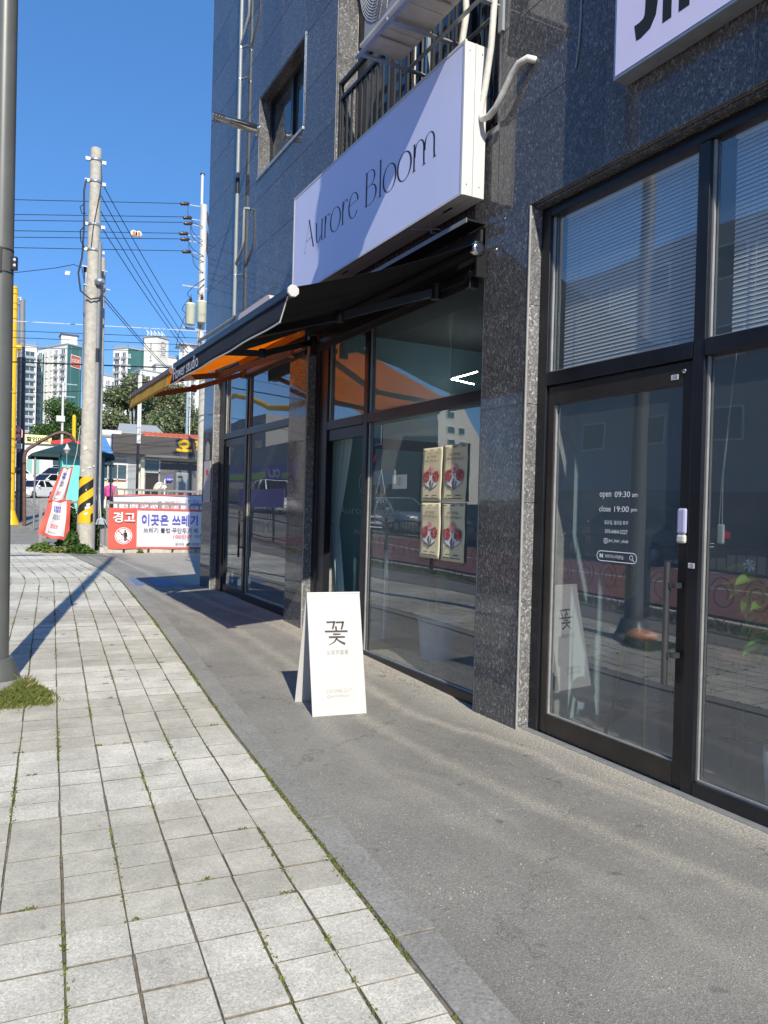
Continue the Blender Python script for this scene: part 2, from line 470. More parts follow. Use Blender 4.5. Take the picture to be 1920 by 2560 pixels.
    n6 = N.new('ShaderNodeTexVoronoi'); n6.feature = 'DISTANCE_TO_EDGE'; n6.inputs['Scale'].default_value = 0.55; n6.inputs['Randomness'].default_value = 1.0
    w6 = N.new('ShaderNodeVectorMath'); w6.operation = 'MULTIPLY_ADD'; w6.inputs[1].default_value = (.5, .5, 0); L.new(wob.outputs['Color'], w6.inputs[0]); L.new(pos, w6.inputs[2]); L.new(w6.outputs[0], n6.inputs['Vector'])
    m6 = N.new('ShaderNodeMapRange'); m6.inputs[1].default_value = 0.0; m6.inputs[2].default_value = 0.0035; m6.inputs[3].default_value = 0.62; m6.inputs[4].default_value = 1.0; L.new(n6.outputs['Distance'], m6.inputs[0])
    m7 = N.new('ShaderNodeMath'); m7.operation = 'MULTIPLY'; L.new(m5.outputs[0], m7.inputs[0]); L.new(m6.outputs[0], m7.inputs[1])
    v7 = N.new('ShaderNodeVectorMath'); v7.operation = 'SCALE'; L.new(mx.outputs[2], v7.inputs[0]); L.new(m7.outputs[0], v7.inputs['Scale'])
    L.new(v7.outputs[0], P.inputs['Base Color'])
    P.inputs['Roughness'].default_value = 0.9; P.inputs['Specular IOR Level'].default_value = 0.25
    bp = N.new('ShaderNodeBump'); bp.inputs['Strength'].default_value = 0.40; bp.inputs['Distance'].default_value = 0.004
    L.new(v.outputs['Distance'], bp.inputs['Height']); L.new(bp.outputs[0], P.inputs['Normal'])
    return m_

def stone(name, col, speck, rnd=0.08, sc_=170, bump=0.35, stain=0.28, moss=False):
    """exposed-aggregate concrete or granite: fine light and dark specks, a tone of its own for every stone"""
    m_, nt, N, L, P = _nodes(name)
    geo = N.new('ShaderNodeNewGeometry'); pos = geo.outputs['Position']
    v = N.new('ShaderNodeTexVoronoi'); v.inputs['Scale'].default_value = sc_
    L.new(pos, v.inputs['Vector'])
    sp = N.new('ShaderNodeSeparateColor'); L.new(v.outputs['Color'], sp.inputs[0])
    a, b, c = col
    r1 = ramp(N, [(0.0, [x * (1 - speck) for x in col]), (0.25, [x * (1 - speck * .3) for x in col]), (0.75, [x * (1 + speck * .25) for x in col]), (1.0, [min(.8, x * (1 + speck)) for x in col])])
    L.new(sp.outputs[0], r1.inputs[0])
    n1 = N.new('ShaderNodeTexNoise'); n1.inputs['Scale'].default_value = 3.0; n1.inputs['Detail'].default_value = 8; n1.inputs['Roughness'].default_value = 0.68
    L.new(pos, n1.inputs['Vector'])
    mr = N.new('ShaderNodeMapRange'); mr.inputs[1].default_value = 0.3; mr.inputs[2].default_value = 0.7; mr.inputs[3].default_value = 1 - stain; mr.inputs[4].default_value = 1 + stain * .6
    L.new(n1.outputs[0], mr.inputs[0])
    oi = N.new('ShaderNodeObjectInfo')
    m2 = N.new('ShaderNodeMapRange'); m2.inputs[3].default_value = 1 - rnd; m2.inputs[4].default_value = 1 + rnd
    L.new(oi.outputs['Random'], m2.inputs[0])
    mu = N.new('ShaderNodeMath'); mu.operation = 'MULTIPLY'; L.new(mr.outputs[0], mu.inputs[0]); L.new(m2.outputs[0], mu.inputs[1])
    # small dark blots: gum, tar and drips
    n4 = N.new('ShaderNodeTexNoise'); n4.inputs['Scale'].default_value = 11; n4.inputs['Detail'].default_value = 2; L.new(pos, n4.inputs['Vector'])
    m4 = N.new('ShaderNodeMapRange'); m4.inputs[1].default_value = 0.70; m4.inputs[2].default_value = 0.76; m4.inputs[3].default_value = 1.0; m4.inputs[4].default_value = 0.62
    L.new(n4.outputs[0], m4.inputs[0])
    mu2 = N.new('ShaderNodeMath'); mu2.operation = 'MULTIPLY'; L.new(mu.outputs[0], mu2.inputs[0]); L.new(m4.outputs[0], mu2.inputs[1]); mu = mu2
    vm = N.new('ShaderNodeVectorMath'); vm.operation = 'SCALE'
    L.new(r1.outputs[0], vm.inputs[0]); L.new(mu.outputs[0], vm.inputs['Scale'])
    L.new(vm.outputs[0], P.inputs['Base Color'])
    P.inputs['Roughness'].default_value = 0.85; P.inputs['Specular IOR Level'].default_value = 0.3
    bp = N.new('ShaderNodeBump'); bp.inputs['Strength'].default_value = bump; bp.inputs['Distance'].default_value = 0.003
    L.new(sp.outputs[1], bp.inputs['Height']); L.new(bp.outputs[0], P.inputs['Normal'])
    return m_

M = {}
M['granite'] = granite('polished_granite', 1.9, 0.03)
M['granite_rough'] = granite('flamed_granite', 3.2, 0.45, 0.4)
M['asphalt'] = asphalt('asphalt')
M['paver_light'] = stone('paver_light', (.575, .56, .495), .26, .06)
M['paver_grey'] = stone('paver_grey', (.475, .46, .395), .20, .06)
M['kerb'] = stone('kerb_granite', (.262, .262, .245), .26, .05, 120, .3, .15)
M['joint'] = mat('joint_sand', (.17, .15, .115), .95, var=.5, vs=25)
M['moss'] = mat('moss', (.10, .13, .025), .9, var=.5, vs=14, col2=(.17, .15, .05), trans=.2)
M['grass'] = mat('grass', (.10, .165, .025), .8, col2=(.21, .27, .06), vs=18, trans=.3)
M['drygrass'] = mat('dry_grass', (.30, .25, .11), .9, var=.3, vs=20, trans=.2)
M['weed'] = mat('weed_leaf', (.035, .085, .014), .6, col2=(.085, .16, .03), vs=5, trans=.25)
M['frame'] = mat('black_aluminium', (.010, .011, .015), .32, metal=0.0, spec=.5, var=.35, vs=3, bump=.04, bs=60)
M['frame_brown'] = mat('dark_bronze_aluminium', (.026, .021, .018), .36, spec=.5, var=.3, vs=4)
M['bead'] = mat('glazing_bead', (.42, .43, .42), .38, metal=.5, var=.15, vs=9)
M['bead_stone'] = mat('corner_bead_stone', (.30, .29, .27), .6, var=.15, vs=9)
M['handle'] = mat('dark_handle_steel', (.085, .087, .095), .35, metal=.6, var=.15, vs=6)
M['steel'] = mat('stainless_steel', (.62, .60, .57), .16, metal=1.0, var=.12, vs=8)
M['galv'] = mat('galvanised_steel', (.46, .50, .53), .38, metal=.75, var=.18, vs=7)
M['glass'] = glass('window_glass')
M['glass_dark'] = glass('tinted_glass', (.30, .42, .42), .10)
M['white'] = mat('white_paint', (.62, .62, .605), .45, var=.05, vs=3)
M['white_board'] = mat('white_board', (.52, .52, .51), .38, var=.015, vs=2)
M['white_dirty'] = mat('weathered_white', (.56, .55, .52), .5, var=.14, vs=5)
M['lavender'] = mat('lavender_sign_film', (.70, .74, .98), .34, spec=.4, var=.02, vs=2)
M['lavender2'] = mat('pale_violet_sign_film', (.80, .76, .98), .34, spec=.4, var=.02, vs=2)
M['ink'] = mat('dark_ink', (.014, .012, .022), .5)
M['ink_grey'] = mat('grey_ink', (.25, .25, .25), .6)
M['ink_brown'] = mat('warm_dark_ink', (.045, .035, .038), .55)
M['ink_white'] = mat('white_vinyl', (.82, .83, .85), .5)
M['ink_blue'] = mat('blue_ink', (.07, .07, .45), .6)
M['ink_red'] = mat('red_ink', (.70, .13, .10), .6)
M['awning_black'] = mat('black_awning_fabric', (.007, .0075, .010), .85, spec=.25, bump=.12, bs=300)
M['awning_navy'] = mat('dark_valance_fabric', (.022, .026, .036), .8, spec=.3, bump=.12, bs=300)
M['awning_orange'] = mat('orange_awning_fabric', (.88, .42, .065), .85, spec=.2, var=.08, vs=2, trans=.75)
M['awning_mustard'] = mat('mustard_valance_fabric', (.66, .42, .085), .8, spec=.2, var=.12, vs=3, trans=.3)
M['arm_black'] = mat('black_arm_paint', (.010, .010, .012), .4)
M['arm_brown'] = mat('brown_arm_paint', (.16, .085, .05), .5)
M['concrete'] = mat('pole_concrete', (.43, .41, .36), .88, var=.2, vs=9, bump=.2, bs=90)
M['pole_grey'] = mat('grey_pole_paint', (.10, .108, .108), .38, spec=.5, var=.1, vs=3, bump=.03, bs=160)
M['conduit'] = mat('grey_conduit', (.21, .215, .225), .5, var=.1, vs=4)
M['pipe_grey'] = mat('grey_plastic_pipe', (.27, .30, .31), .4, var=.08, vs=4)
M['hose'] = mat('taped_white_hose', (.64, .62, .56), .55, var=.18, vs=14, bump=.2, bs=40)
M['wire'] = mat('black_cable', (.012, .012, .016), .6)
M['rail'] = mat('black_railing_paint', (.016, .016, .018), .5, var=.3, vs=10)
M['yellow'] = mat('yellow_paint', (.78, .45, .01), .45, var=.06, vs=2)
M['navy'] = mat('dark_navy_paint', (.018, .020, .032), .4)
M['black'] = mat('matt_black', (.012, .012, .013), .6)
M['red'] = mat('red_paint', (.62, .03, .035), .45)
M['banner_red'] = mat('red_banner_cloth', (.66, .12, .09), .7, var=.07, vs=2, trans=.15)
M['banner_white'] = mat('white_banner_cloth', (.74, .74, .80), .7, var=.04, vs=2, trans=.2)
M['fence_grey'] = mat('grey_fence_paint', (.24, .225, .215), .5, var=.12, vs=5)
M['teal_cloth'] = mat('turquoise_tarp', (.16, .62, .55), .6, var=.08, vs=2)
M['teal_dark'] = mat('dark_teal_canvas', (.012, .042, .045), .75, var=.15, vs=2)
M['tealwall'] = mat('teal_wall_paint', (.20, .37, .40), .8, var=.04, vs=1.5)
M['curtain'] = mat('pale_teal_curtain', (.52, .70, .73), .85, var=.05, vs=3, trans=.3)
M['ceiling'] = mat('dark_ceiling', (.075, .085, .08), .9)
M['inside'] = mat('interior_plaster', (.45, .47, .48), .9, var=.05, vs=1)
M['inside_dark'] = mat('interior_dark', (.27, .35, .38), .9, var=.05, vs=1)
M['floor_in'] = mat('interior_floor', (.20, .20, .19), .35, var=.1, vs=2)
M['led'] = mat('led_tube', (.9, .9, .9), .5, emit=(.9, .95, 1.0), estr=26)
M['blind'] = mat('grey_blind_slat', (.82, .83, .83), .5)
M['poster'] = mat('cream_poster_paper', (.66, .60, .40), .75, var=.04, vs=6)
M['carn_red'] = mat('print_red', (.22, .022, .03), .8, col2=(.50, .11, .11), vs=160)
M['carn_pink'] = mat('print_pink', (.66, .28, .27), .8, col2=(.76, .46, .42), vs=160)
M['print_white'] = mat('print_white', (.70, .71, .70), .8)
M['print_green'] = mat('print_dark_green', (.06, .075, .07), .8)
M['cream'] = mat('cream_wall', (.72, .68, .52), .8, var=.06, vs=2)
M['darksign'] = mat('dark_brown_fascia', (.062, .055, .055), .6, var=.08, vs=2)
M['orange_roof'] = mat('orange_metal_roof', (.66, .16, .055), .5, var=.12, vs=3)
M['blue_roof'] = mat('blue_metal_roof', (.11, .27, .56), .45, var=.1, vs=3)
M['greywall'] = mat('grey_ribbed_wall', (.12, .125, .14), .55, var=.08, vs=2)
M['apt_white'] = mat('apartment_white', (.70, .70, .69), .8, var=.05, vs=.15)
M['apt_cream'] = mat('apartment_cream', (.66, .645, .60), .8, var=.05, vs=.15)
M['apt_green'] = mat('apartment_green', (.035, .125, .125), .75, var=.1, vs=.12)
M['apt_glass'] = mat('apartment_window', (.05, .085, .10), .12, spec=.6)
M['apt_grey'] = mat('apartment_grey', (.30, .32, .34), .8)
M['brick_red'] = mat('brick_red_panel', (.42, .10, .06), .7)
M['car_white'] = mat('white_car_paint', (.78, .79, .80), .25, spec=.5, coat=.6)
M['car_dark'] = mat('dark_car_paint', (.02, .022, .026), .2, spec=.5, coat=.8)
M['car_silver'] = mat('silver_car_paint', (.42, .43, .45), .3, metal=.6, coat=.6)
M['car_glass'] = mat('car_glass', (.010, .014, .018), .06, spec=.6)
M['tyre'] = mat('tyre_rubber', (.02, .02, .02), .85)
M['rim'] = mat('alloy_rim', (.45, .46, .47), .3, metal=.8)
M['taillight'] = mat('tail_light', (.45, .01, .012), .2)
M['headlight'] = mat('head_light', (.62, .64, .66), .1, spec=.6)
M['bark'] = mat('bark', (.10, .075, .05), .9, var=.4, vs=4)
M['leaf_a'] = mat('leaf_green', (.045, .115, .018), .6, col2=(.10, .19, .035), vs=.35, trans=.25)
M['leaf_b'] = mat('leaf_dark_green', (.022, .062, .012), .65, var=.4, vs=.6, trans=.2)
M['leaf_c'] = mat('leaf_olive', (.085, .115, .045), .7, col2=(.15, .18, .085), vs=.35, trans=.25)
M['leaf_d'] = mat('leaf_pale_blossom', (.25, .26, .165), .8, var=.25, vs=.5, trans=.25)
M['pink'] = mat('pink_jacket', (.55, .06, .24), .8, var=.12, vs=30)
M['hair'] = mat('black_hair', (.012, .010, .010), .6)
M['skin'] = mat('skin', (.50, .30, .21), .6)
M['trousers'] = mat('dark_trousers', (.022, .024, .03), .85)
M['bag_olive'] = mat('olive_bag_cloth', (.17, .18, .12), .85)
M['xfm'] = mat('transformer_paint', (.58, .60, .47), .5, var=.07, vs=4)
M['porcelain'] = mat('brown_porcelain', (.05, .028, .024), .25)
M['redlane'] = mat('red_road_surface', (.23, .085, .072), .85, var=.2, vs=1.2)
M['road'] = mat('road_asphalt', (.075, .075, .078), .9, var=.15, vs=2)
M['roadpaint'] = mat('white_road_paint', (.62, .62, .60), .8, var=.1, vs=6)
M['bluepaint'] = mat('worn_blue_paint', (.07, .16, .42), .85, col2=(.16, .20, .27), vs=9)
M['shop_purple'] = mat('purple_band', (.16, .075, .42), .5)
M['shop_green'] = mat('lime_band', (.36, .62, .06), .5)
M['bldg_mid'] = mat('mid_grey_render', (.30, .31, .315), .85, var=.08, vs=.6)
M['grout'] = mat('stone_grout', (.34, .33, .31), .9, var=.2, vs=8)
M['bldg_grey'] = mat('grey_render', (.11, .115, .12), .85, var=.08, vs=.6)
M['bldg_pale'] = mat('pale_render', (.62, .61, .57), .85, var=.06, vs=.6)
M['sand'] = mat('pale_grit', (.52, .47, .38), .95)
M['sensor'] = mat('lavender_plastic', (.40, .41, .60), .4)
M['stool_brown'] = mat('brown_seat', (.42, .14, .07), .5)
M['plant_leaf'] = mat('house_plant_leaf', (.12, .32, .035), .45, col2=(.22, .44, .07), vs=12, trans=.3)
M['plant_dry'] = mat('house_plant_dry_leaf', (.30, .12, .03), .6, trans=.2)
M['bucket'] = mat('white_bucket_plastic', (.55, .62, .68), .4)
# ------------------------------------------------------------------ ground, pavement, kerb, street across
YS = [-60, -30, -10, 0, 5, 7, 9, 11.5, 14, 17.5, 21, 23.5, 26, 29, 32, 43, 54, 66, 75, 90, 120, 190, 260, 330, 400, 600, 900]

def sheet(mb, x0, x1, y0, y1, dz):
    ys = [y0] + [y for y in YS if y0 < y < y1] + [y1]
    for a, b in zip(ys, ys[1:]):
        mb.quad((x0, a, gz(a) + dz), (x1, a, gz(a) + dz), (x1, b, gz(b) + dz), (x0, b, gz(b) + dz))
    return mb

sheet(MB(), -500, 500, -60, 900, 0).build('ground', M['asphalt'], kind='structure')

D1 = Vector((0.0787, 0.9969, 0)); E1 = Vector((0.9969, -0.0787, 0))
O1 = Vector((0.25, 2.81, 0)); OT = O1.dot(E1); TE = 1.1116
ROW, CW = 0.21, 0.208
_path = []                                   # left-hand spine of the pavement, one entry per row
def _mkpath():
    ang = 0.0; k0, k1 = -22, 96
    T0 = -1.15
    p = O1 + E1 * (T0 - OT) + D1 * (ROW * k0)
    for k in range(k0, k1):
        if 50 <= k < 58: ang += R(0.8)
        d = Vector((D1.x * math.cos(ang) - D1.y * math.sin(ang), D1.x * math.sin(ang) + D1.y * math.cos(ang), 0))
        e = Vector((d.y, -d.x, 0))
        _path.append((k, p.copy(), d, e))
        p = p + d * ROW
    return T0
T0 = _mkpath()

base = MB()
kerb_rows = []
for i in range(len(_path) - 1):
    k, p, d, e = _path[i]; k2, p2, d2, e2 = _path[i + 1]
    w = TE - T0 + 0.012
    a, b, c, q = p, p + e * w, p2 + e2 * w, p2
    base.quad(*[(v.x, v.y, gz(v.y) + .004) for v in (a, b, c, q)])
sidewalk = base.build('sidewalk', M['joint'], kind='structure')
ROOTLOC['sidewalk'] = Vector((0, 0, 0))

def paver_mb(w, l, h=0.05):
    b = MB(); c = 0.002
    x, y = w / 2, l / 2
    b._add([(-x, -y, -h), (x, -y, -h), (x, y, -h), (-x, y, -h), (-x, -y, -c), (x, -y, -c), (x, y, -c), (-x, y, -c),
            (-x + c, -y + c, 0), (x - c, -y + c, 0), (x - c, y - c, 0), (-x + c, y - c, 0)],
           [(0, 1, 5, 4), (1, 2, 6, 5), (2, 3, 7, 6), (3, 0, 4, 7), (4, 5, 9, 8), (5, 6, 10, 9), (6, 7, 11, 10), (7, 4, 8, 11), (8, 9, 10, 11)])
    b.mi = [1] * 4 + [1] * 4 + [0]
    return b
pav = {g: paver_mb(CW - .0058, ROW - .0030).mesh('paver', [M[g], M['joint']]) for g in ('paver_light', 'paver_grey')}
cells = []
cp = Vector((0, 0, 0))
for k, p, d, e in _path:
    ncol = 11
    for j in range(ncol):
        t = TE - CW * (j + 0.5) - T0
        if t < CW / 2: continue
        c = p + e * t + d * (ROW / 2)
        band = (k // 5) % 2
        cells.append((c, math.atan2(-d.x, d.y), band, d, e, j, k))
def in_view(c):
    v = Vector((c.x, c.y, 0)) - Vector((0, 0, 1.5)); z = v.dot(_f)
    return z > 0.3 and abs(v.dot(_r) / z) < 0.52 and abs(v.dot(_u) / z) < 0.69
vis = sorted([c for c in cells if in_view(c[0])], key=lambda c: c[0].length)
near = set(id(c) for c in vis[:300])
far_l, far_g = MB(), MB()
rp = random.Random(3)
light_mb = MB()
for c in cells:
    dz = .0125 + rp.uniform(-.0016, .0016)
    pos = (c[0].x + rp.uniform(-.0028, .0028), c[0].y + rp.uniform(-.0016, .0016), gz(c[0].y) + dz)
    rot = c[1] + rp.uniform(-.007, .007)
    light = c[2] == 1
    if id(c) in near:
        o = inst('paver', pav['paver_light' if light else 'paver_grey'], pos, sidewalk, rot)
        o.rotation_euler = (math.atan2(gz(c[0].y + .1) - gz(c[0].y), .1) * 0.98 + rp.uniform(-.004, .004), rp.uniform(-.004, .004), rot)
    else:
        light_mb.m(0 if light else 1)
        q = c[3] * (ROW - .005) / 2; w = c[4] * (CW - .011) / 2; ct = Vector(pos)
        pts = [ct - q - w, ct - q + w, ct + q + w, ct + q - w]
        pts = [Vector((v.x, v.y, gz(v.y) + dz)) for v in pts]
        light_mb._add(pts + [v - Vector((0, 0, .05)) for v in pts], [(0, 1, 2, 3), (0, 4, 5, 1), (1, 5, 6, 2), (2, 6, 7, 3), (3, 7, 4, 0)])
light_mb.build('pavers', [M['paver_light'], M['paver_grey']], sidewalk, kind='stuff')

# kerb: a flush band of granite stones along the edge of the pavement
kb = MB()
for i in range(len(_path) - 1):
    k, p, d, e = _path[i]; k2, p2, d2, e2 = _path[i + 1]
    a, b = TE - T0 + .012, TE - T0 + .175
    pts = [p + e * a, p + e * b, p2 + e2 * b, p2 + e2 * a]
    kb.quad(*[(v.x, v.y, gz(v.y) + .003) for v in pts])
kerb = kb.build('kerb', M['joint'], kind='structure')
ROOTLOC['kerb'] = Vector((0, 0, 0))
i = 0
while i + 5 < len(_path):
    s = MB(); n = 5
    k, p, d, e = _path[i]
    top, bot = [], []
    a, b = TE - T0 + .016, TE - T0 + .172
    ring = []
    for jj in range(n + 1):
        k2, p2, d2, e2 = _path[i + jj]
        sh = (0.004 if jj == 0 else (-0.004 if jj == n else 0))
        for t in (a, b):
            v = p2 + e2 * t + d2 * sh
            ring.append((v.x, v.y, gz(v.y) + .0145))
    vs = ring + [(x, y, z - .05) for x, y, z in ring]; m_ = len(ring); fs = []
    for jj in range(n):
        q = 2 * jj
        fs += [(q, q + 1, q + 3, q + 2), (q, q + 2, m_ + q + 2, m_ + q), (q + 1, m_ + q + 1, m_ + q + 3, q + 3)]
    fs += [(0, m_, m_ + 1, 1), (2 * n, 2 * n + 1, m_ + 2 * n + 1, m_ + 2 * n)]
    s._add(vs, fs); s.mi[-2:] = [1, 1]
    s.build('kerb_stone', [M['kerb'], M['joint']], kerb, bevel=.003)
    i += n

# moss and short grass in the joints
ms = MB(); rm = random.Random(11)
def tuft(mb, x, y, z, n, h, sp, rr, wid=.004):
    for _ in range(n):
        a = rr.uniform(0, 6.28); px, py = x + rr.gauss(0, sp), y + rr.gauss(0, sp)
        l = h * rr.uniform(.4, 1.1); lean = l * rr.uniform(.2, 1.0); w = wid * rr.uniform(.6, 1.5)
        ca, sa = math.cos(a), math.sin(a)
        tip = (px + ca * lean, py + sa * lean, z + l)
        mid = (px + ca * lean * .4, py + sa * lean * .4, z + l * .62)
        mb.m(0 if rr.random() < .7 else 1)
        mb.poly([(px - sa * w, py + ca * w, z), (px + sa * w, py - ca * w, z), (mid[0] + sa * w * .8, mid[1] - ca * w * .8, mid[2]), tip, (mid[0] - sa * w * .8, mid[1] + ca * w * .8, mid[2])])
for k, p, d, e in _path:
    y = p.y
    if y < 1.0 or y > 17: continue
    for j in range(0, 8):
        t = TE - CW * j - T0 + (.006 if j == 0 else 0)
        dens = 1.0 if j == 0 else (.50 if j in (1, 2, 5) else .36)
        for sub in range(6):
            c = p + e * t + d * (ROW * (sub + rm.random()) / 6)
            pn = math.sin(c.y * 2.3 + j * 1.7) + math.sin(c.y * 5.1 + j * 4.1) * .7 + rm.uniform(-.7, .7)
            if j == 0: ok = pn > -1.4
            else: ok = pn > (1.0 - dens * 2.2)
            if not ok: continue
            h = .019 if j == 0 else .015
            tuft(ms, c.x, c.y, gz(c.y) + .006, 14 if j == 0 else 6, h * .62 * (1 + .6 * (pn > .8)), .009 if j == 0 else .006, rm, .005)
    for j in range(0, 7):                        # the odd tuft in a cross joint
        if rm.random() < .09:
            c = p + e * (TE - CW * (j + rm.random()) - T0)
            for q in range(rm.randint(2, 5)):
                tuft(ms, c.x + e.x * .012 * q, c.y, gz(c.y) + .010, 4, .013, .004, rm, .004)
ms.build('moss', [M['moss'], M['grass']], kind='stuff')

# loose pale grit on the asphalt
gr = MB(); rg = random.Random(5)
def chip(x, y, s):
    z = gz(y) + .001; a = rg.uniform(0, 3)
    p = [(x + s * math.cos(a + q) * rg.uniform(.6, 1.2), y + s * math.sin(a + q) * rg.uniform(.6, 1.2), z) for q in (0, 1.6, 3.1, 4.7)]
    t = (x, y, z + s * .8)
    gr._add(p + [t], [(0, 1, 4), (1, 2, 4), (2, 3, 4), (3, 0, 4)])
for _ in range(800):
    y = 1.7 + 9 * rg.random() ** 1.6; x = rg.uniform(1.35 + .08 * y, 3.35)
    chip(x, y, rg.uniform(.0012, .004))
for cx, cy, sx, sy, n in ((2.25, 3.1, .12, .03, 60), (1.75, 2.45, .07, .05, 60), (2.6, 3.4, .05, .5, 120), (3.18, 3.0, .12, .9, 800), (3.2, 5.2, .1, .9, 350), (2.0, 2.3, .05, .05, 40), (2.9, 2.6, .12, .05, 70), (1.62, 3.0, .03, .6, 90)):
    for _ in range(n):
        chip(rg.gauss(cx, sx), rg.gauss(cy, sy), rg.uniform(.001, .0038))
gr.build('grit', M['sand'], kind='stuff')

# worn blue parking paint on the yard entrance
bp_ = MB()
rb = random.Random(2)
def blob(x, y, rx, ry, a, n=14):
    ca, sa = math.cos(a), math.sin(a)
    pts = []
    for i in range(n):
        t = 2 * math.pi * i / n; q = rb.uniform(.72, 1.1)
        u, v = rx * math.cos(t) * q, ry * math.sin(t) * q
        X, Y = x + u * ca - v * sa, y + u * sa + v * ca
        pts.append((X, Y, gz(Y) + .004))
    bp_.poly(pts)
blob(2.38, 13.55, .11, .85, .05)
blob(2.80, 13.25, .22, .55, .1)
blob(3.05, 12.72, .55, .13, -.12)
bp_.build('parking_paint', M['bluepaint'], kind='structure')

# the far side of the pavement and the street that the glass mirrors
vg = MB(); sheet(vg, -1.80, -1.19, -14, 40, .012)
vg.build('verge', M['joint'], kind='structure')
vgr = MB(); rv = random.Random(4)
for _ in range(2600):
    y = rv.uniform(2, 22); x = -1.5 + rv.gauss(0, .13)
    tuft(vgr, x, y, gz(y) + .012, 2, .09, .02, rv, .008)
vgr.build('grass', [M['grass'], M['drygrass']], kind='stuff')
rl = MB(); sheet(rl, -8.4, -1.81, -40, 26, .006); rl.build('red_lane', M['redlane'], kind='structure')
rd = MB(); sheet(rd, -17.0, -8.41, -60, 60, .006); rd.build('road', M['road'], kind='structure')
pt = MB(); sheet(pt, -2.2, -2.05, -40, 26, .010); sheet(pt, -5.6, -5.48, -40, 26, .010); sheet(pt, -8.9, -8.75, -40, 40, .010)
pt.build('road_marking', M['roadpaint'], kind='structure')

fence = thing('iron_fence', 'black ornamental iron fence with scrolls along the far edge of the pavement', 'fence', (-1.72, 8, gz(8)))
fr_ = MB()
for s_ in range(-2, 13):
    y0 = s_ * 2.0; y1 = y0 + 2.0
    for z in (.12, .72): fr_.bar((-1.72, y0, gz(y0) + z), (-1.72, y1, gz(y1) + z), .035)
    fr_.tube([(-1.72, y0 + 2 * i / 10, gz(y0) + .98 + .10 * math.sin(math.pi * i / 10)) for i in range(11)], .018, 5)
fr_.build('rail', M['rail'], fence)
for s_ in range(-2, 14):
    y0 = s_ * 2.0
    MB().box(-1.75, -1.69, y0 - .03, y0 + .03, gz(y0), gz(y0) + 1.12).build('post', M['rail'], fence)
bars = MB(); scr = MB()
for s_ in range(-2, 13):
    y0 = s_ * 2.0; g = gz(y0 + 1)
    for i in range(1, 14):
        yy = y0 + i * 2.0 / 14
        bars.bar((-1.72, yy, g + .72), (-1.72, yy, g + .98 + .10 * math.sin(math.pi * i / 14)), .012)
    for i in range(4):
        c = y0 + .25 + .5 * i
        scr.tube([(-1.72, c + .20 * math.cos(t * .35) * (1 - t * .022), g + .42 + .24 * math.sin(t * .35) * (1 - t * .022)) for t in range(0, 30)], .0065, 5)
bars.build('baluster', M['rail'], fence, kind='stuff')
scr.build('scroll', M['rail'], fence)
# ------------------------------------------------------------------ the granite building
X = 3.29                                        # face of the granite
GX = 3.43                                       # glass line
bld = thing('granite_building', 'dark polished granite shop building with two glazed shopfronts at street level', 'building', (3.6, 5.0, 0))
XB = X + .004
wall = MB()
def wbox(y0, y1, z0, z1, x1=3.75): wall.box(XB, x1, y0, y1, z0, z1)
wbox(4.20, 4.72, -.1, 3.585)                    # pillar between salon and flower shop
wbox(8.15, 8.71, -.1, 3.585)
wbox(12.05, 12.64, -.1, 3.585)
wbox(-6.0, .60, -.1, 3.585)
wbox(-6.0, 4.60, 3.585, 10.2)                   # upper wall, right of the balcony
wbox(7.55, 12.64, 3.585, 5.90)                  # upper wall, left of the balcony, round the small window
wbox(7.55, 8.46, 5.90, 7.0); wbox(10.13, 12.64, 5.90, 7.0); wbox(7.55, 12.64, 7.0, 10.2)
wbox(4.60, 7.55, 3.585, 4.30)
wbox(4.60, 7.55, 7.6, 10.2)
wall.box(3.60, 9.5, -6.0, 12.64, 3.62, 3.80)    # floor slab
wall.box(9.3, 9.5, -6.0, 12.64, -.1, 10.2)
wall.box(3.75, 9.3, 12.45, 12.64, -.1, 10.2)
wall.box(3.75, 9.3, -6.0, -5.8, -.1, 10.2)
wall.box(3.75, 9.3, -5.8, 12.45, 10.0, 10.2)
wall.build('wall', M['grout'], bld)

_pc = {}
def panel(y0, y1, z0, z1, x=X, m='granite', dj=.0022):
    w, h = round(y1 - y0, 4), round(z1 - z0, 4)
    if w < .02 or h < .02: return
    key = (w, h, m)
    if key not in _pc:
        b = MB(); c = .0022; a, d = w / 2 - dj, h / 2 - dj; t = .022
        b._add([(t, -a, -d), (t, a, -d), (t, a, d), (t, -a, d), (c, -a, -d), (c, a, -d), (c, a, d), (c, -a, d), (0, -a + c, -d + c), (0, a - c, -d + c), (0, a - c, d - c), (0, -a + c, d - c)],
               [(0, 4, 5, 1), (1, 5, 6, 2), (2, 6, 7, 3), (3, 7, 4, 0), (4, 8, 9, 5), (5, 9, 10, 6), (6, 10, 11, 7), (7, 11, 8, 4), (8, 11, 10, 9)])
        _pc[key] = b.mesh('granite_panel', M[m])
    inst('granite_panel', _pc[key], (x, (y0 + y1) / 2, (z0 + z1) / 2), bld)

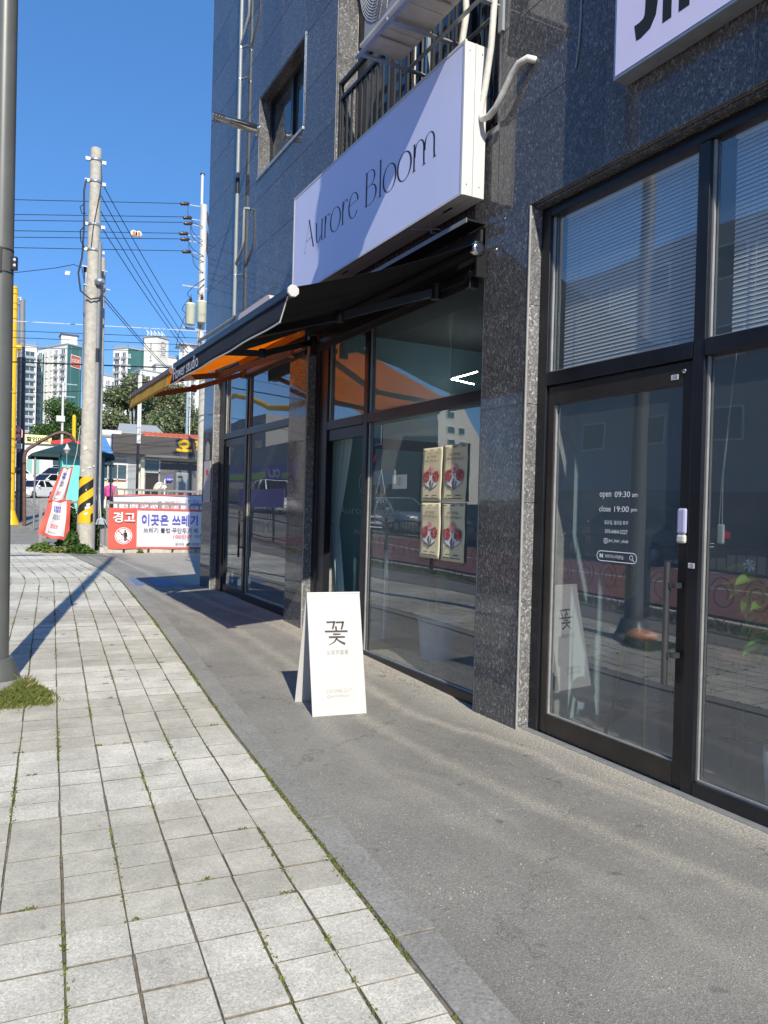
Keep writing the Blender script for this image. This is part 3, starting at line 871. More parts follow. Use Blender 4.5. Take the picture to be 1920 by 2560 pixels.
ZJ = [-.10, .03, .88, 1.555, 2.23, 2.905, 3.58, 4.258, 4.936, 5.612, 6.29, 6.97, 7.65, 8.33, 9.01, 9.69, 10.2]
def tile(ys, z0, z1, holes=()):
    zs = [z0] + [z for z in ZJ if z0 < z < z1] + [z1]
    for ya, yb in zip(ys, ys[1:]):
        for za, zb in zip(zs, zs[1:]):
            rects = [(ya, yb, za, zb)]
            for (ha, hb, hc, hd) in holes:
                out = []
                for (a, b, c, d) in rects:
                    if hb <= a or ha >= b or hd <= c or hc >= d: out.append((a, b, c, d)); continue
                    if c < hc: out.append((a, b, c, hc))
                    if d > hd: out.append((a, b, hd, d))
                    lo, hi = max(c, hc), min(d, hd)
                    if a < ha: out.append((a, ha, lo, hi))
                    if b > hb: out.append((hb, b, lo, hi))
                rects = out
            for r_ in rects: panel(*r_)
WIN = (8.46, 10.13, 5.90, 7.0)
tile([7.55, 8.46, 9.275, 10.085, 10.90, 11.71, 12.64], 3.58, 10.2, (WIN,))
tile([-6, -4, -2.7, -1.65, -.6, .45, 1.5, 2.5, 3.51, 4.575], 3.58, 10.2)
tile([4.575, 5.6, 6.6, 7.55], 3.58, 4.258)
tile([4.575, 5.6, 6.6, 7.55], 7.65, 10.2)
tile([4.21, 4.71], -.10, 3.58)
tile([8.16, 8.70], -.10, 3.58)
tile([12.06, 12.64], -.10, 3.58)
tile([-6, -4, -2.7, -1.65, -.6, .6], -.10, 3.58)

def reveal(y, face, x0, x1, z0, z1, m='granite_rough'):
    """granite lining of an opening's side; face = -1 looks towards -Y"""
    zs = [z0] + [z for z in ZJ if z0 < z < z1] + [z1]
    for a, b in zip(zs, zs[1:]):
        MB().box(x0, x1, y, y + .02 * (-face), a + .002, b - .002).build('granite_panel', M[m], bld)
reveal(4.188, -1, X + .008, 3.41, -.02, 3.575)
reveal(8.138, -1, X + .008, 3.41, .06, 3.575)
reveal(12.038, -1, X + .008, 3.41, .06, 3.575)
reveal(4.732, 1, X + .008, 3.41, -.02, 3.575)
reveal(8.722, 1, X + .008, 3.41, .06, 3.575)
reveal(7.53, -1, X + .008, 3.52, 4.31, 7.6)
reveal(4.62, 1, X + .008, 3.52, 4.31, 7.6)
for y in (4.196, 8.146, 12.046):                 # pale corner bead
    MB().tube([(X + .004, y, -.03 if y < 5 else .08), (X + .004, y, 3.575)], .009, 8).build('corner_bead', M['bead_stone'], bld)
# soffits of the shop openings
for y0, y1 in ((.60, 4.20), (4.72, 8.15), (8.71, 12.05)):
    MB().box(X + .03, 3.62, y0, y1, 3.56, 3.583).build('soffit', M['granite'], bld)

# ---------------------------------------------------------------- shopfronts
FX0, FX1 = 3.385, 3.465
def front(name, members, m='frame', label=None):
    b = MB()
    for y0, y1, z0, z1, *r_ in members:
        b.box(r_[0] if r_ else FX0, FX1, y0, y1, z0, z1)
    return b.build(name, M[m], bld, bevel=.004, label=label)
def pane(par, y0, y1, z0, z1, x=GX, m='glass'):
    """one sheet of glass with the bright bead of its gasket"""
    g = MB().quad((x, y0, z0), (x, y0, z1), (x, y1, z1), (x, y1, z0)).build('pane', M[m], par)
    return g
def bead(par, y0, y1, z0, z1, x=GX - .008, w=.012, bottom=True):
    b = MB()
    b.box(x - .012, x + .004, y1 - w, y1 + .001, z0, z1)
    if bottom: b.box(x - .012, x + .004, y0, y1 - w - .001, z0 - .001, z0 + w * .8)
    return b.build('glazing_bead', M['bead'], par)

# hair salon: transom lights above a swing door and a fixed light
sal = front('salon_frame', [(4.095, 4.185, -.02, 3.555), (.60, 4.09, 3.49, 3.555), (2.815, 2.89, -.02, 3.487), (1.60, 1.68, -.02, 3.487),
                            (2.895, 4.09, 2.345, 2.435), (1.685, 2.81, 2.345, 2.435, FX0 - .006), (1.685, 2.81, -.02, .085, FX0 - .006), (.6, 1.595, -.02, .085)])
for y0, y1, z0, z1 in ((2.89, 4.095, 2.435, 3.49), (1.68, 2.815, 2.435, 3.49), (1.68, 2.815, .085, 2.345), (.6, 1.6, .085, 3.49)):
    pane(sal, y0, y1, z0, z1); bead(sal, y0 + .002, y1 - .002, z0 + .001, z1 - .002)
MB().box(3.34, 3.384, .7, 4.18, -.02, .012).build('threshold', M['bead'], bld, bevel=.003)
door = MB()
for r_ in ((4.025, 4.088, .015, 2.335), (2.897, 2.965, .015, 2.335), (2.966, 4.024, 2.215, 2.335), (2.966, 4.024, .015, .14)):
    door.box(3.402, 3.452, r_[0], r_[1], r_[2], r_[3])
sdoor = door.build('door', M['frame_brown'], bld, bevel=.003, label='black framed glass salon door with opening hours')
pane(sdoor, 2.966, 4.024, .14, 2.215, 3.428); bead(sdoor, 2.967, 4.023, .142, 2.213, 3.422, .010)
hd = MB(); hd.tube([(3.345, 2.985, .57), (3.345, 2.985, 1.24)], .018, 14)
for z in (.735, 1.115): hd.box(3.345, 3.402, 2.925, 2.955, z - .014, z + .014); hd.box(3.337, 3.353, 2.955, 2.985, z - .014, z + .014)
hd.build('handle', M['handle'], sdoor)
MB().lathe((3.401, 2.955, 2.285), [(.0, 0), (.014, 0), (.014, .006), (.0, .006)], 12, (-1, 0, 0)).build('lock', M['steel'], sdoor)

# salon blinds behind the transom lights: one slat each
slat = {}
for (y0, y1) in ((2.93, 4.055), (1.70, 2.74)):
    w = y1 - y0
    b = MB(); b._add([(-.004, -w / 2, -.0103), (-.004, w / 2, -.0103), (.004, w / 2, .0103), (.004, -w / 2, .0103)], [(0, 1, 2, 3)])
    me = b.mesh('slat', M['blind'])
    bl = thing('window_blind', 'grey horizontal slat blind in the transom window above the salon door' if y0 > 2.8 else 'grey horizontal slat blind in the transom window right of the salon mullion', 'blind', (3.50, (y0 + y1) / 2, 2.44), 'salon window blinds')
    n = 44
    for i in range(n):
        inst('slat', me, (3.50, (y0 + y1) / 2, 2.455 + i * .0235), bl)
    MB().box(3.485, 3.515, y0, y1, 3.485, 3.515).build('head_rail', M['blind'], bl)
    for yy in (y0 + .14, y1 - .14):
        MB().tube([(3.488, yy, 2.45), (3.488, yy, 3.48)], .0015, 4).build('ladder_cord', M['bead'], bl)

# flower shop
flo = front('florist_frame', [(7.78, 7.90, .03, 3.555), (7.905, 8.02, .03, 3.555, FX0 + .012), (8.025, 8.13, .03, 3.555), (4.735, 7.775, 3.49, 3.555), (6.795, 6.875, .0, 3.487), (4.735, 6.79, 2.325, 2.415), (6.88, 7.775, 2.325, 2.415),
                              (4.735, 6.79, -.03, .075), (4.735, 4.752, .08, 2.32), (4.735, 4.752, 2.42, 3.487)])
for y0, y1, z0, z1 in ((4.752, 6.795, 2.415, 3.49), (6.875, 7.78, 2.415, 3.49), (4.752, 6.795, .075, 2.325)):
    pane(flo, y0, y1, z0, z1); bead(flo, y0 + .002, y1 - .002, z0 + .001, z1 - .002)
MB().box(3.405, 3.462, 6.88, 7.775, 2.205, 2.322).build('door_header', M['frame'], bld, bevel=.003)
door = MB()                                      # the leaf stands open, swung into the shop beside the mullion
for r_ in ((3.475, 3.54, .03, 2.19), (4.235, 4.30, .03, 2.19), (3.541, 4.234, 2.08, 2.19), (3.541, 4.234, .03, .15)):
    door.box(r_[0], r_[1], 6.885, 6.93, r_[2], r_[3])
fdoor = door.build('door', M['frame'], bld, bevel=.003, label='black framed flower shop door standing open into the shop')
MB().quad((3.541, 6.905, .15), (3.541, 6.905, 2.08), (4.234, 6.905, 2.08), (4.234, 6.905, .15)).build('pane', M['glass'], fdoor)

# neighbouring shop at the far end
las = front('end_shop_frame', [(11.76, 12.03, .09, 3.555), (8.735, 11.755, 3.49, 3.555), (10.62, 10.70, .1, 3.487), (8.735, 10.615, 2.475, 2.565), (10.705, 11.755, 2.475, 2.565), (8.735, 10.615, .07, .215)])
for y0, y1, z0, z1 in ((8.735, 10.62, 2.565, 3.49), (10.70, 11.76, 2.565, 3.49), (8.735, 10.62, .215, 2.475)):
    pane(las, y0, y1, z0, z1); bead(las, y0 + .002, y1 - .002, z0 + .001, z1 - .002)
door = MB()
for r_ in ((11.69, 11.755, .12, 2.468), (10.705, 10.77, .12, 2.468), (10.771, 11.689, 2.36, 2.468), (10.771, 11.689, .12, .24)):
    door.box(3.405, 3.455, r_[0], r_[1], r_[2], r_[3])
ldoor = door.build('door', M['frame'], bld, bevel=.003, label='black framed glass door with long black pull handle')
pane(ldoor, 10.771, 11.689, .24, 2.36, 3.43)
hd = MB(); hd.tube([(3.345, 10.74, .72), (3.345, 10.74, 1.38)], .016, 10)
for z in (.86, 1.24): hd.bar((3.345, 10.74, z), (3.41, 10.74, z), .02)
hd.build('handle', M['black'], ldoor)

# small window of the tower, set deep in the granite
rv_ = MB()
MB().box(X + .008, 3.47, 10.112, 10.13, 5.90, 7.0).build('granite_panel', M['granite_rough'], bld)
MB().box(X + .008, 3.47, 8.46, 8.478, 5.90, 7.0).build('granite_panel', M['granite'], bld)
MB().box(X + .008, 3.47, 8.48, 10.11, 6.98, 6.998).build('granite_panel', M['granite'], bld)
win = MB()
for r_ in ((8.48, 8.54, 5.93, 6.98), (10.05, 10.11, 5.93, 6.98), (8.54, 10.05, 6.92, 6.98), (8.54, 10.05, 5.93, 5.98), (9.25, 9.33, 5.98, 6.92)):
    win.box(3.445, 3.50, *r_)
w_ = win.build('window', M['frame'], bld)
MB().box(3.275, 3.47, 8.46, 10.14, 5.885, 5.925).build('sill', M['bead'], w_, bevel=.003)
MB().box(3.278, 3.30, 8.448, 8.475, 5.93, 7.02).build('side_trim', M['steel'], w_, bevel=.002)
MB().quad((3.475, 9.33, 5.98), (3.475, 9.33, 6.92), (3.475, 10.05, 6.92), (3.475, 10.05, 5.98)).build('pane', M['glass_dark'], w_)
MB().quad((3.485, 8.54, 5.98), (3.485, 8.54, 6.92), (3.485, 9.25, 6.92), (3.485, 9.25, 5.98)).build('pane', M['glass_dark'], w_)
MB().box(3.60, 3.62, 8.46, 10.13, 5.9, 7.0).build('backing', M['inside_dark'], w_)

# balcony opening: sliding windows set back, black railing in front
bw = MB()
for y in (4.64, 5.35, 6.05, 6.75, 7.36): bw.box(3.53, 3.59, y, y + .07, 4.32, 7.6)
bw.box(3.53, 3.59, 4.64, 7.43, 4.31, 4.38); bw.box(3.53, 3.59, 7.431, 7.52, 4.31, 7.6)
bwo = bw.build('balcony_window', M['frame'], bld)
for i, (a, b) in enumerate(((4.71, 5.35), (5.42, 6.05), (6.12, 6.75), (6.82, 7.36))):
    MB().quad((3.56, a, 4.38), (3.56, a, 7.6), (3.56, b, 7.6), (3.56, b, 4.38)).build('pane', M['glass_dark'], bwo)
MB().box(3.50, 3.53, 6.26, 6.33, 4.32, 7.6).build('sash_stile', M['white_dirty'], bwo)
MB().box(3.50, 3.53, 5.52, 5.60, 4.32, 7.6).build('sash_stile', M['white'], bwo)
cu = MB()
cu.grid(lambda u, v: (3.75 + .03 * math.sin(u * 60), 4.7 + 2.7 * u, 4.32 + 3.2 * v), 80, 1)
cu.build('net_curtain', M['inside'], bwo)
MB().box(3.9, 3.95, 4.6, 7.5, 4.3, 7.6).build('backing', M['inside_dark'], bwo)
rail = MB()
rail.bar((3.335, 4.60, 5.97), (3.335, 7.55, 5.97), .04); rail.bar((3.335, 4.60, 5.80), (3.335, 7.55, 5.80), .035)
rail.bar((3.335, 4.60, 4.40), (3.335, 7.55, 4.40), .03)
for y in (7.50, 6.05, 4.66): rail.bar((3.335, y, 5.97), (3.335, y, 4.34), .04)
rl_ = rail.build('railing', M['rail'], bld)
bal = MB().box(-.009, .009, -.011, .011, -.70, .70).mesh('baluster', M['rail'])
for i in range(25):
    inst('baluster', bal, (3.335, 4.70 + i * .115, 5.10), rl_)

# ---------------------------------------------------------------- rooms behind the glass
rooms = MB()
rooms.m(0).box(3.50, 9.2, 4.25, 4.66, .0, 3.60)                 # wall salon / florist
rooms.m(0).box(3.50, 9.2, -1.2, -1.0, .0, 3.60)
rooms.m(0).box(7.6, 7.7, -1, 4.25, .0, 3.6)
rooms.m(2).box(6.6, 6.7, 4.7, 8.2, .0, 3.6)
rooms.m(1).box(3.50, 9.2, 8.46, 8.66, .0, 3.60)
rooms.m(0).box(6.4, 6.5, 8.7, 12.4, .0, 3.6)
rooms.m(3).box(3.47, 9.2, -1, 12.4, 3.585, 3.60)
rooms.m(2).box(3.50, 9.2, 12.36, 12.42, 0, 3.6)
rooms.build('interior_wall', [M['inside_dark'], M['tealwall'], M['inside_dark'], M['ceiling']], bld)
fl = MB(); fl.box(3.47, 9.2, -1.0, 8.45, -.06, .012); fl.box(3.47, 9.2, 8.70, 12.35, -.06, .14)
fl.build('interior_floor', M['floor_in'], bld)
text('Aurore Bloom', (3.86, 8.455, 1.40), (1, 0, 0), (0, 0, 1), .15, M['ink_white'], 'lettering', bld, sx=.98, bold=-.002)
text('Flower studio', (4.08, 8.455, 1.16), (1, 0, 0), (0, 0, 1), .075, M['ink_white'], 'lettering', bld)
lg = MB()
stroke(lg, lambda u, v: (u, 8.455, v), arc(4.27, 1.78, .14, .17, 0, 360, 40), .008)
lg.build('wall_emblem', M['ink_white'], bld)
# ------------------------------------------------------------------ signs, awnings and fittings on the facade
def tfit(s, org, eu, ev, w, h, m, name, par, bold=0.0, shear=0.0):
    """text stretched to w x h with its lower left corner at org"""
    me = text_mesh(s, 1.0, 1.0, bold, shear)
    xs = [v.co.x for v in me.vertices]; ys = [v.co.y for v in me.vertices]
    x0, x1, y0, y1 = min(xs), max(xs), min(ys), max(ys)
    eu, ev, org = Vector(eu).normalized(), Vector(ev).normalized(), Vector(org)
    off = rootloc(par)
    for v in me.vertices:
        v.co = org + eu * ((v.co.x - x0) / (x1 - x0) * w) + ev * ((v.co.y - y0) / (y1 - y0) * h) - off
    me.materials.clear(); me.materials.append(m); me.name = name
    o = bpy.data.objects.new(name, me); COL.objects.link(o); o.parent = par
    return o
UY, UZ = (0, -1, 0), (0, 0, 1)

# --- the lavender light box over the flower shop
sg = thing('shop_sign', 'pale lavender light box sign lettered Aurore Bloom above the black awning', 'sign', (3.16, 6.4, 3.78))
SXF = 3.062
MB().box(SXF, 3.258, 4.705, 8.09, 3.782, 4.895).build('sign_box', M['white'], sg, bevel=.004)
MB().quad((SXF - .003, 8.07, 3.80), (SXF - .003, 4.725, 3.80), (SXF - .003, 4.725, 4.877), (SXF - .003, 8.07, 4.877)).build('sign_face', M['lavender'], sg)
tr = MB()
tr.box(SXF - .006, SXF + .01, 4.700, 4.722, 3.778, 4.899); tr.box(SXF - .006, SXF + .01, 8.073, 8.094, 3.778, 4.899)
tr.box(SXF - .006, SXF + .01, 4.722, 8.073, 3.778, 3.798); tr.box(SXF - .006, SXF + .01, 4.722, 8.073, 4.879, 4.899)
tr.box(3.155, 3.160, 4.7035, 8.091, 3.7805, 4.8965)
tr.build('edge_trim', M['white'], sg)
def sf(u, v): return (SXF - .0036, 7.745 - u, 4.20 + v)
def letter(*strokes):
    b = MB()
    for s_ in strokes:
        if s_[0] == 'p': pen(b, sf, s_[1], *s_[2:])
        else: stroke(b, sf, s_[1], *s_[2:])
    b.build('letter', M['ink'], sg)
def serif(u, v, w=.03, h=.007): return ('s', [(u - w, v), (u + w, v)], h)
TH, TK = .007, .028
letter(('s', [(.005, -.005), (.115, .315)], .006), ('s', [(.110, .318), (.245, .0)], .027, .030), ('s', [(.045, .105), (.190, .118)], .006), serif(.005, -.003, .022), ('s', [(.225, 0), (.262, .008)], .006), ('s', [(.096, .318), (.122, .318)], .007))
letter(('p', [(.315, .222), (.320, .09)] + arc(.372, .09, .052, .085, 180, 300, 12) + [(.432, .06)], TH, TK), ('s', [(.462, .222), (.462, .004)], TK), ('s', [(.290, .217), (.328, .222)], .006), ('s', [(.438, .217), (.474, .222)], .006), ('s', [(.452, .003), (.492, .010)], .006))
letter(('s', [(.545, .222), (.545, .002)], TK), serif(.545, .003, .030, .006), ('s', [(.521, .217), (.556, .222)], .006), ('p', arc(.612, .13, .056, .09, 178, 60, 14), .007, .016), ('s', [(.634, .208), (.648, .196)], .020, .024))
letter(('p', arc(.795, .108, .116, .117, 0, 360, 44), TH, .030))
letter(('s', [(.968, .222), (.968, .002)], TK), serif(.968, .003, .030, .006), ('s', [(.944, .217), (.980, .222)], .006), ('p', arc(1.035, .13, .056, .09, 178, 60, 14), .007, .016), ('s', [(1.056, .208), (1.070, .196)], .020, .024))
letter(('p', arc(1.205, .108, .098, .117, 12, 325, 40), TH, .028), ('s', [(1.118, .126), (1.300, .138)], .006))
letter(('s', [(1.475, .31), (1.475, .002)], .030), ('s', [(1.445, .308), (1.53, .308)], .006), ('p', arc(1.545, .240, .085, .068, 92, -90, 22), .006, .027), ('s', [(1.475, .170), (1.55, .172)], .006), ('p', arc(1.56, .088, .105, .085, 90, -90, 22), .006, .029), ('s', [(1.445, .003), (1.565, .003)], .006))
letter(('s', [(1.745, .325), (1.745, .002)], .027), ('s', [(1.718, .318), (1.757, .326)], .006), serif(1.745, .003, .030, .006))
letter(('p', arc(1.915, .108, .112, .117, 0, 360, 44), TH, .030))
letter(('p', arc(2.172, .108, .112, .117, 0, 360, 44), TH, .030))
letter(('s', [(2.335, .222), (2.335, .002)], .026), ('s', [(2.310, .217), (2.346, .222)], .006), serif(2.335, .003, .028, .006), ('p', [(2.345, .11)] + arc(2.415, .145, .070, .078, 165, 0, 16) + [(2.488, .06), (2.492, .002)], .006, .025), serif(2.492, .003, .028, .006),
       ('p', [(2.500, .11)] + arc(2.570, .145, .070, .078, 165, 0, 16) + [(2.642, .06), (2.648, .002)], .006, .025), serif(2.652, .003, .026, .006))
MB().box(3.150, 3.1535, 4.7036, 4.7046, 3.785, 4.892).build('side_seam', M['conduit'], sg)
MB().box(3.150, 3.1535, 4.71, 8.085, 3.7812, 3.7816).build('bottom_seam', M['conduit'], sg)
for x_, z_ in ((3.10, 4.83), (3.10, 3.86), (3.21, 4.83), (3.21, 3.86)): MB().lathe((x_, 4.7048, z_), [(.005, 0), (.005, .003), (.002, .004)], 8, (0, -1, 0)).build('screw', M['conduit'], sg)
br = MB()
for y in (5.35, 7.3):
    br.bar((3.09, y + .13, 3.765), (3.285, y, 3.765), .02, .006); br.bar((3.20, y, 3.777), (3.20, y, 3.72), .02, .006); br.bar((3.20, y, 3.722), (3.285, y, 3.722), .02, .006)
br.build('bracket', M['galv'], sg)
sl = MB()
for y in (4.95, 6.8): sl.box(3.13, 3.145, y, y + .12, 3.776, 3.781)
sl.build('vent_slot', M['black'], sg)

# --- the salon's sign
js = thing('shop_sign', 'pale violet wall sign with bold black letters above the salon window', 'sign', (3.22, 2.0, 3.97))
MB().box(3.170, 3.280, .5, 3.32, 3.97, 5.25).build('sign_box', M['galv'], js, bevel=.003)
MB().quad((3.167, 3.303, 3.987), (3.167, .52, 3.987), (3.167, .52, 5.23), (3.167, 3.303, 5.23)).build('sign_face', M['lavender2'], js)
for s_, u0 in (('J', 3.165), ('I', 2.965), ('N', 2.858), ('I', 2.40)):
    tfit(s_, (3.1664, u0, 4.105), UY, UZ, {'J': .165, 'I': .06, 'N': .30}[s_], .56, M['black'], 'letter', js, bold=.035)

# --- neighbour's small rounded sign above the mustard awning
es = thing('shop_sign', 'pale beige rounded sign box half hidden above the far mustard awning', 'sign', (3.2, 9.75, 3.60))
b = MB(); n = 6; pts = []
for cy, cz, a0 in ((9.20, 3.98, 0), (10.30, 3.98, 90), (10.30, 3.74, 180), (9.20, 3.74, 270)):
    for i in range(n + 1):
        a = R(a0 + 90 * i / n); pts.append((3.15, cy - .12 * math.cos(a), cz + .12 * math.sin(a)))
b.prism(pts, (.13, 0, 0)).build('sign_box', mat('beige_sign', (.62, .55, .52), .5), es)

# --- awnings
def awning(name, label, y0, y1, zr, fab, val, armm, capm, xf=1.76, zf=2.86, skew=.11):
    a = thing(name, label, 'awning', (3.2, (y0 + y1) / 2, zr))
    MB().tube([(3.20, y0 + .02, zr), (3.20, y1, zr)], .045, 12).build('roller', M[fab], a)
    MB().box(3.12, 3.285, y0 + .05, y1 - .02, zr + .20, zr + .215).build('hood', M[armm], a)
    MB().box(3.112, 3.119, y0 + .05, y1 - .02, zr + .185, zr + .218).build('hood_edge', M['conduit'], a)
    MB().box(3.262, 3.284, y0 + .08, y1 - .02, zr - .23, zr + .17).build('mounting_board', M['black'], a)
    MB().bar((3.235, y0 + .03, zr - .16), (3.235, y1, zr - .16), .05, .05).build('torsion_bar', M[armm], a)
    MB().grid(lambda u, v: (3.2 + (xf - 3.2) * v, y0 + (y1 - y0) * u, zr + .04 + (zf + .03 - zr - .04) * v - .035 * math.sin(math.pi * v) * (1 + .3 * math.sin(u * 9)) + .006 * math.sin(u * 34 + v * 3) * math.sin(math.pi * v)), 64, 12).build('canopy', M[fab], a, solid=.002)
    fb = MB().box(xf - .025, xf + .03, y0 + .02, y1, zf - .022, zf + .035).build('front_bar', M[armm], a, bevel=.006)
    for y in (y0, y1):
        s_ = -1 if y == y0 else 1
        oct_ = [(xf + .003 + .040 * math.cos(R(22.5 + 45 * i)), y, zf + .005 + .040 * math.sin(R(22.5 + 45 * i))) for i in range(8)]
        MB().prism(oct_, (0, .024 * s_, 0)).build('end_cap', M[capm], a, bevel=.002)
    def vp(u, v):
        yy = y0 + .03 + (y1 - y0 - .05) * u
        yy += skew * v * (1 - u) + .16 * v * u
        return (xf - .012 - .012 * v + .006 * math.sin(u * 22) * v, yy, zf - .012 - .155 * v)
    MB().grid(vp, 40, 4).build('valance', M[val], a, solid=.002)
    if armm == 'arm_black':
        MB().tube([vp(i / 40, 1.0) for i in range(41)], .006, 6).build('piping', M['white'], a)
        MB().tube([vp(0, i / 6) for i in range(7)], .0045, 6).build('piping', M['white'], a)
    return a
aw = awning('awning', 'black retractable awning with Flower studio on its valance', 4.66, 7.93, 3.405, 'awning_black', 'awning_navy', 'arm_black', 'white_board')
def arm(par, m, *pts):
    b = MB()
    for p, q in zip(pts, pts[1:]): b.bar(p, q, .045, .06)
    for p in pts[1:-1]: b.lathe((p[0], p[1], p[2] - .045), [(.035, 0), (.04, .01), (.04, .08), (.035, .09)], 10)
    b.lathe((pts[0][0], pts[0][1], pts[0][2] - .06), [(.045, 0), (.045, .12)], 8)
    b.build('folding_arm', M[m], par)
arm(aw, 'arm_black', (3.2, 7.78, 3.27), (2.5, 7.40, 3.00), (1.80, 6.62, 2.81))
arm(aw, 'arm_black', (3.2, 5.25, 3.22), (2.5, 5.55, 2.99), (1.80, 6.15, 2.83))
mo = MB(); mo.lathe((3.2, 4.66, 3.405), [(.03, 0), (.055, .005), (.055, .05), (.04, .06)], 12, (0, 1, 0)); mo.build('roller_cap', M['steel'], aw)
MB().box(3.19, 3.275, 4.675, 4.70, 3.20, 3.43).build('roller_bracket', M['arm_black'], aw)
for y in (4.78, 7.86): MB().box(3.20, 3.285, y, y + .06, 3.15, 3.30).build('wall_bracket', M['arm_black'], aw)
MB().tube([(3.19, 4.76, 3.25), (3.19, 4.76, 3.14)], .008, 6).build('crank_eye', M['steel'], aw)
tfit('Flower', (1.728, 7.86, 2.715), UY, (0, 0.28, 1), .50, .125, M['ink_white'], 'lettering', aw, bold=-.005, shear=.12)
tfit('studio', (1.728, 7.32, 2.715), UY, (0, 0.28, 1), .44, .125, M['ink_white'], 'lettering', aw, bold=-.005, shear=.12)
aw2 = awning('awning', 'orange retractable awning with a mustard valance at the far shop', 8.10, 10.34, 3.44, 'awning_orange', 'awning_mustard', 'arm_brown', 'arm_brown', zf=2.845)
arm(aw2, 'arm_brown', (3.2, 8.46, 3.27), (2.42, 8.72, 2.96), (1.82, 8.08, 2.77))
arm(aw2, 'arm_brown', (3.2, 10.25, 3.27), (2.45, 9.95, 2.96), (1.82, 9.20, 2.74))

# --- air conditioner on its bracket by the balcony
ac = thing('air_conditioner', 'white outdoor air conditioner unit on a steel bracket above the lavender sign', 'air conditioner', (2.85, 5.0, 5.21))
MB().box(2.68, 3.02, 4.62, 5.62, 5.225, 6.15).build('casing', M['white_dirty'], ac, bevel=.012)
MB().box(2.676, 2.681, 4.95, 5.60, 5.25, 6.12).build('fan_panel', M['apt_grey'], ac)
gri = MB()
gc = (2.664, 5.30, 5.72)
for i in range(1, 23):
    r_ = .018 * i
    gri.tube([(gc[0] + .02 * (i / 22) ** 2 - .01, gc[1] + r_ * math.cos(t * math.pi / 14), gc[2] + r_ * math.sin(t * math.pi / 14) * 1.12) for t in range(29)], .0026, 4, cap=False)
for t in range(20):
    a_ = 2 * math.pi * t / 20
    gri.tube([(gc[0] - .008 + .018 * (q / 4) ** 2, gc[1] + .40 * q / 4 * math.cos(a_ + q * .18), gc[2] + .45 * q / 4 * math.sin(a_ + q * .18)) for q in range(5)], .0026, 4)
gri.build('fan_grille', M['white'], ac)
tray = MB()
tray.box(2.655, 3.04, 4.60, 5.64, 5.195, 5.222)
for y in (4.95, 5.30): tray.box(2.67, 3.03, y, y + .03, 5.188, 5.194)
tray.build('drip_tray', M['white_dirty'], ac, bevel=.003)
ft = MB()
for y in (4.8, 5.4): ft.box(2.70, 3.0, y, y + .05, 5.165, 5.179)
ft.build('foot', M['white_dirty'], ac)
bk = thing('wall_bracket', 'grey angle iron bracket carrying the air conditioner at the balcony', 'bracket', (3.0, 5.1, 5.15))
for y in (5.65, 5.15, 4.61):
    b = MB(); b.bar((2.65, y, 5.15), (3.33, y, 5.15), .04, .008); b.bar((2.65, y + .018, 5.165), (3.33, y + .018, 5.165), .006, .036)
    b.build('arm', M['galv'], bk)
for x in (2.66, 3.10, 3.30):
    b = MB(); b.bar((x, 4.55, 5.138), (x, 5.70, 5.138), .035, .006); b.bar((x + .016, 4.55, 5.152), (x + .016, 5.70, 5.152), .005, .034)
    b.build('rail', M['galv'], bk)
b = MB()
for y in (5.65, 4.61): b.bar((3.30, y, 5.12), (3.30, y, 5.80), .03, .03)
b.build('upright', M['galv'], bk)

# --- pipes and hoses
hs = MB(); hs.tube([(3.25, 4.60, 6.4), (3.235, 4.595, 5.5), (3.23, 4.60, 5.18), (3.23, 4.625, 4.86), (3.225, 4.68, 4.58), (3.22, 4.715, 4.46), (3.215, 4.715, 4.395), (3.21, 4.68, 4.350), (3.21, 4.60, 4.335), (3.215, 4.52, 4.365), (3.22, 4.44, 4.44), (3.225, 4.36, 4.52), (3.23, 4.29, 4.568), (3.25, 4.22, 4.575), (3.30, 4.19, 4.56)], .024, 10)
tag(hs.build('insulated_hose', M['hose']), 'taped white hose looping down the granite beside the lavender sign', 'hose')
hs = MB(); hs.tube([(3.10, 4.98, 5.9), (3.19, 4.93, 5.45), (3.20, 4.92, 5.25), (3.20, 4.97, 5.05), (3.20, 5.0, 4.85)], .026, 8)
tag(hs.build('insulated_hose', M['hose']), 'short white wrapped pipe dropping behind the top of the lavender sign', 'hose')
cd = MB(); cd.box(3.268, 3.289, 4.548, 4.60, 4.95, 10.0)
tag(cd.build('cable_duct', M['pipe_grey']), 'narrow grey cable duct ending on the granite right of the white hose', 'cable duct')
cb = MB(); cb.tube([(3.283, 3.735, 10), (3.283, 3.735, 4.62), (3.283, 3.745, 4.45), (3.283, 3.77, 4.30)], .006, 6)
tag(cb.build('wall_cable', M['pipe_grey']), 'thin grey cable running down the granite left of the violet sign', 'cable')

dp = thing('drain_pipe', 'grey plastic drain pipe with a side branch on the far part of the granite wall', 'pipe', (3.2, 10.81, 4.15))
MB().tube([(3.215, 10.81, 10.1), (3.215, 10.81, 4.18)], .026, 10).build('downpipe', M['pipe_grey'], dp)
MB().tube([(3.215, 10.81, 6.15), (3.215, 10.81, 5.93)], .030, 10).build('coupling', M['black'], dp)
MB().tube([(3.215, 10.81, 4.20), (3.215, 10.84, 4.15), (3.213, 10.95, 4.15), (3.205, 12.72, 4.16)], .028, 10).build('horizontal_run', M['pipe_grey'], dp)
MB().tube([(3.285, 10.42, 5.60), (3.215, 10.44, 5.60), (3.212, 10.45, 5.57), (3.212, 10.45, 5.16), (3.215, 10.50, 5.08), (3.215, 10.79, 4.92)], .018, 8).build('branch', M['pipe_grey'], dp)
MB().tube([(3.285, 10.42, 8.6), (3.212, 10.44, 8.6), (3.212, 10.45, 8.56), (3.212, 10.45, 8.30), (3.215, 10.79, 8.05)], .018, 8).build('branch', M['pipe_grey'], dp)
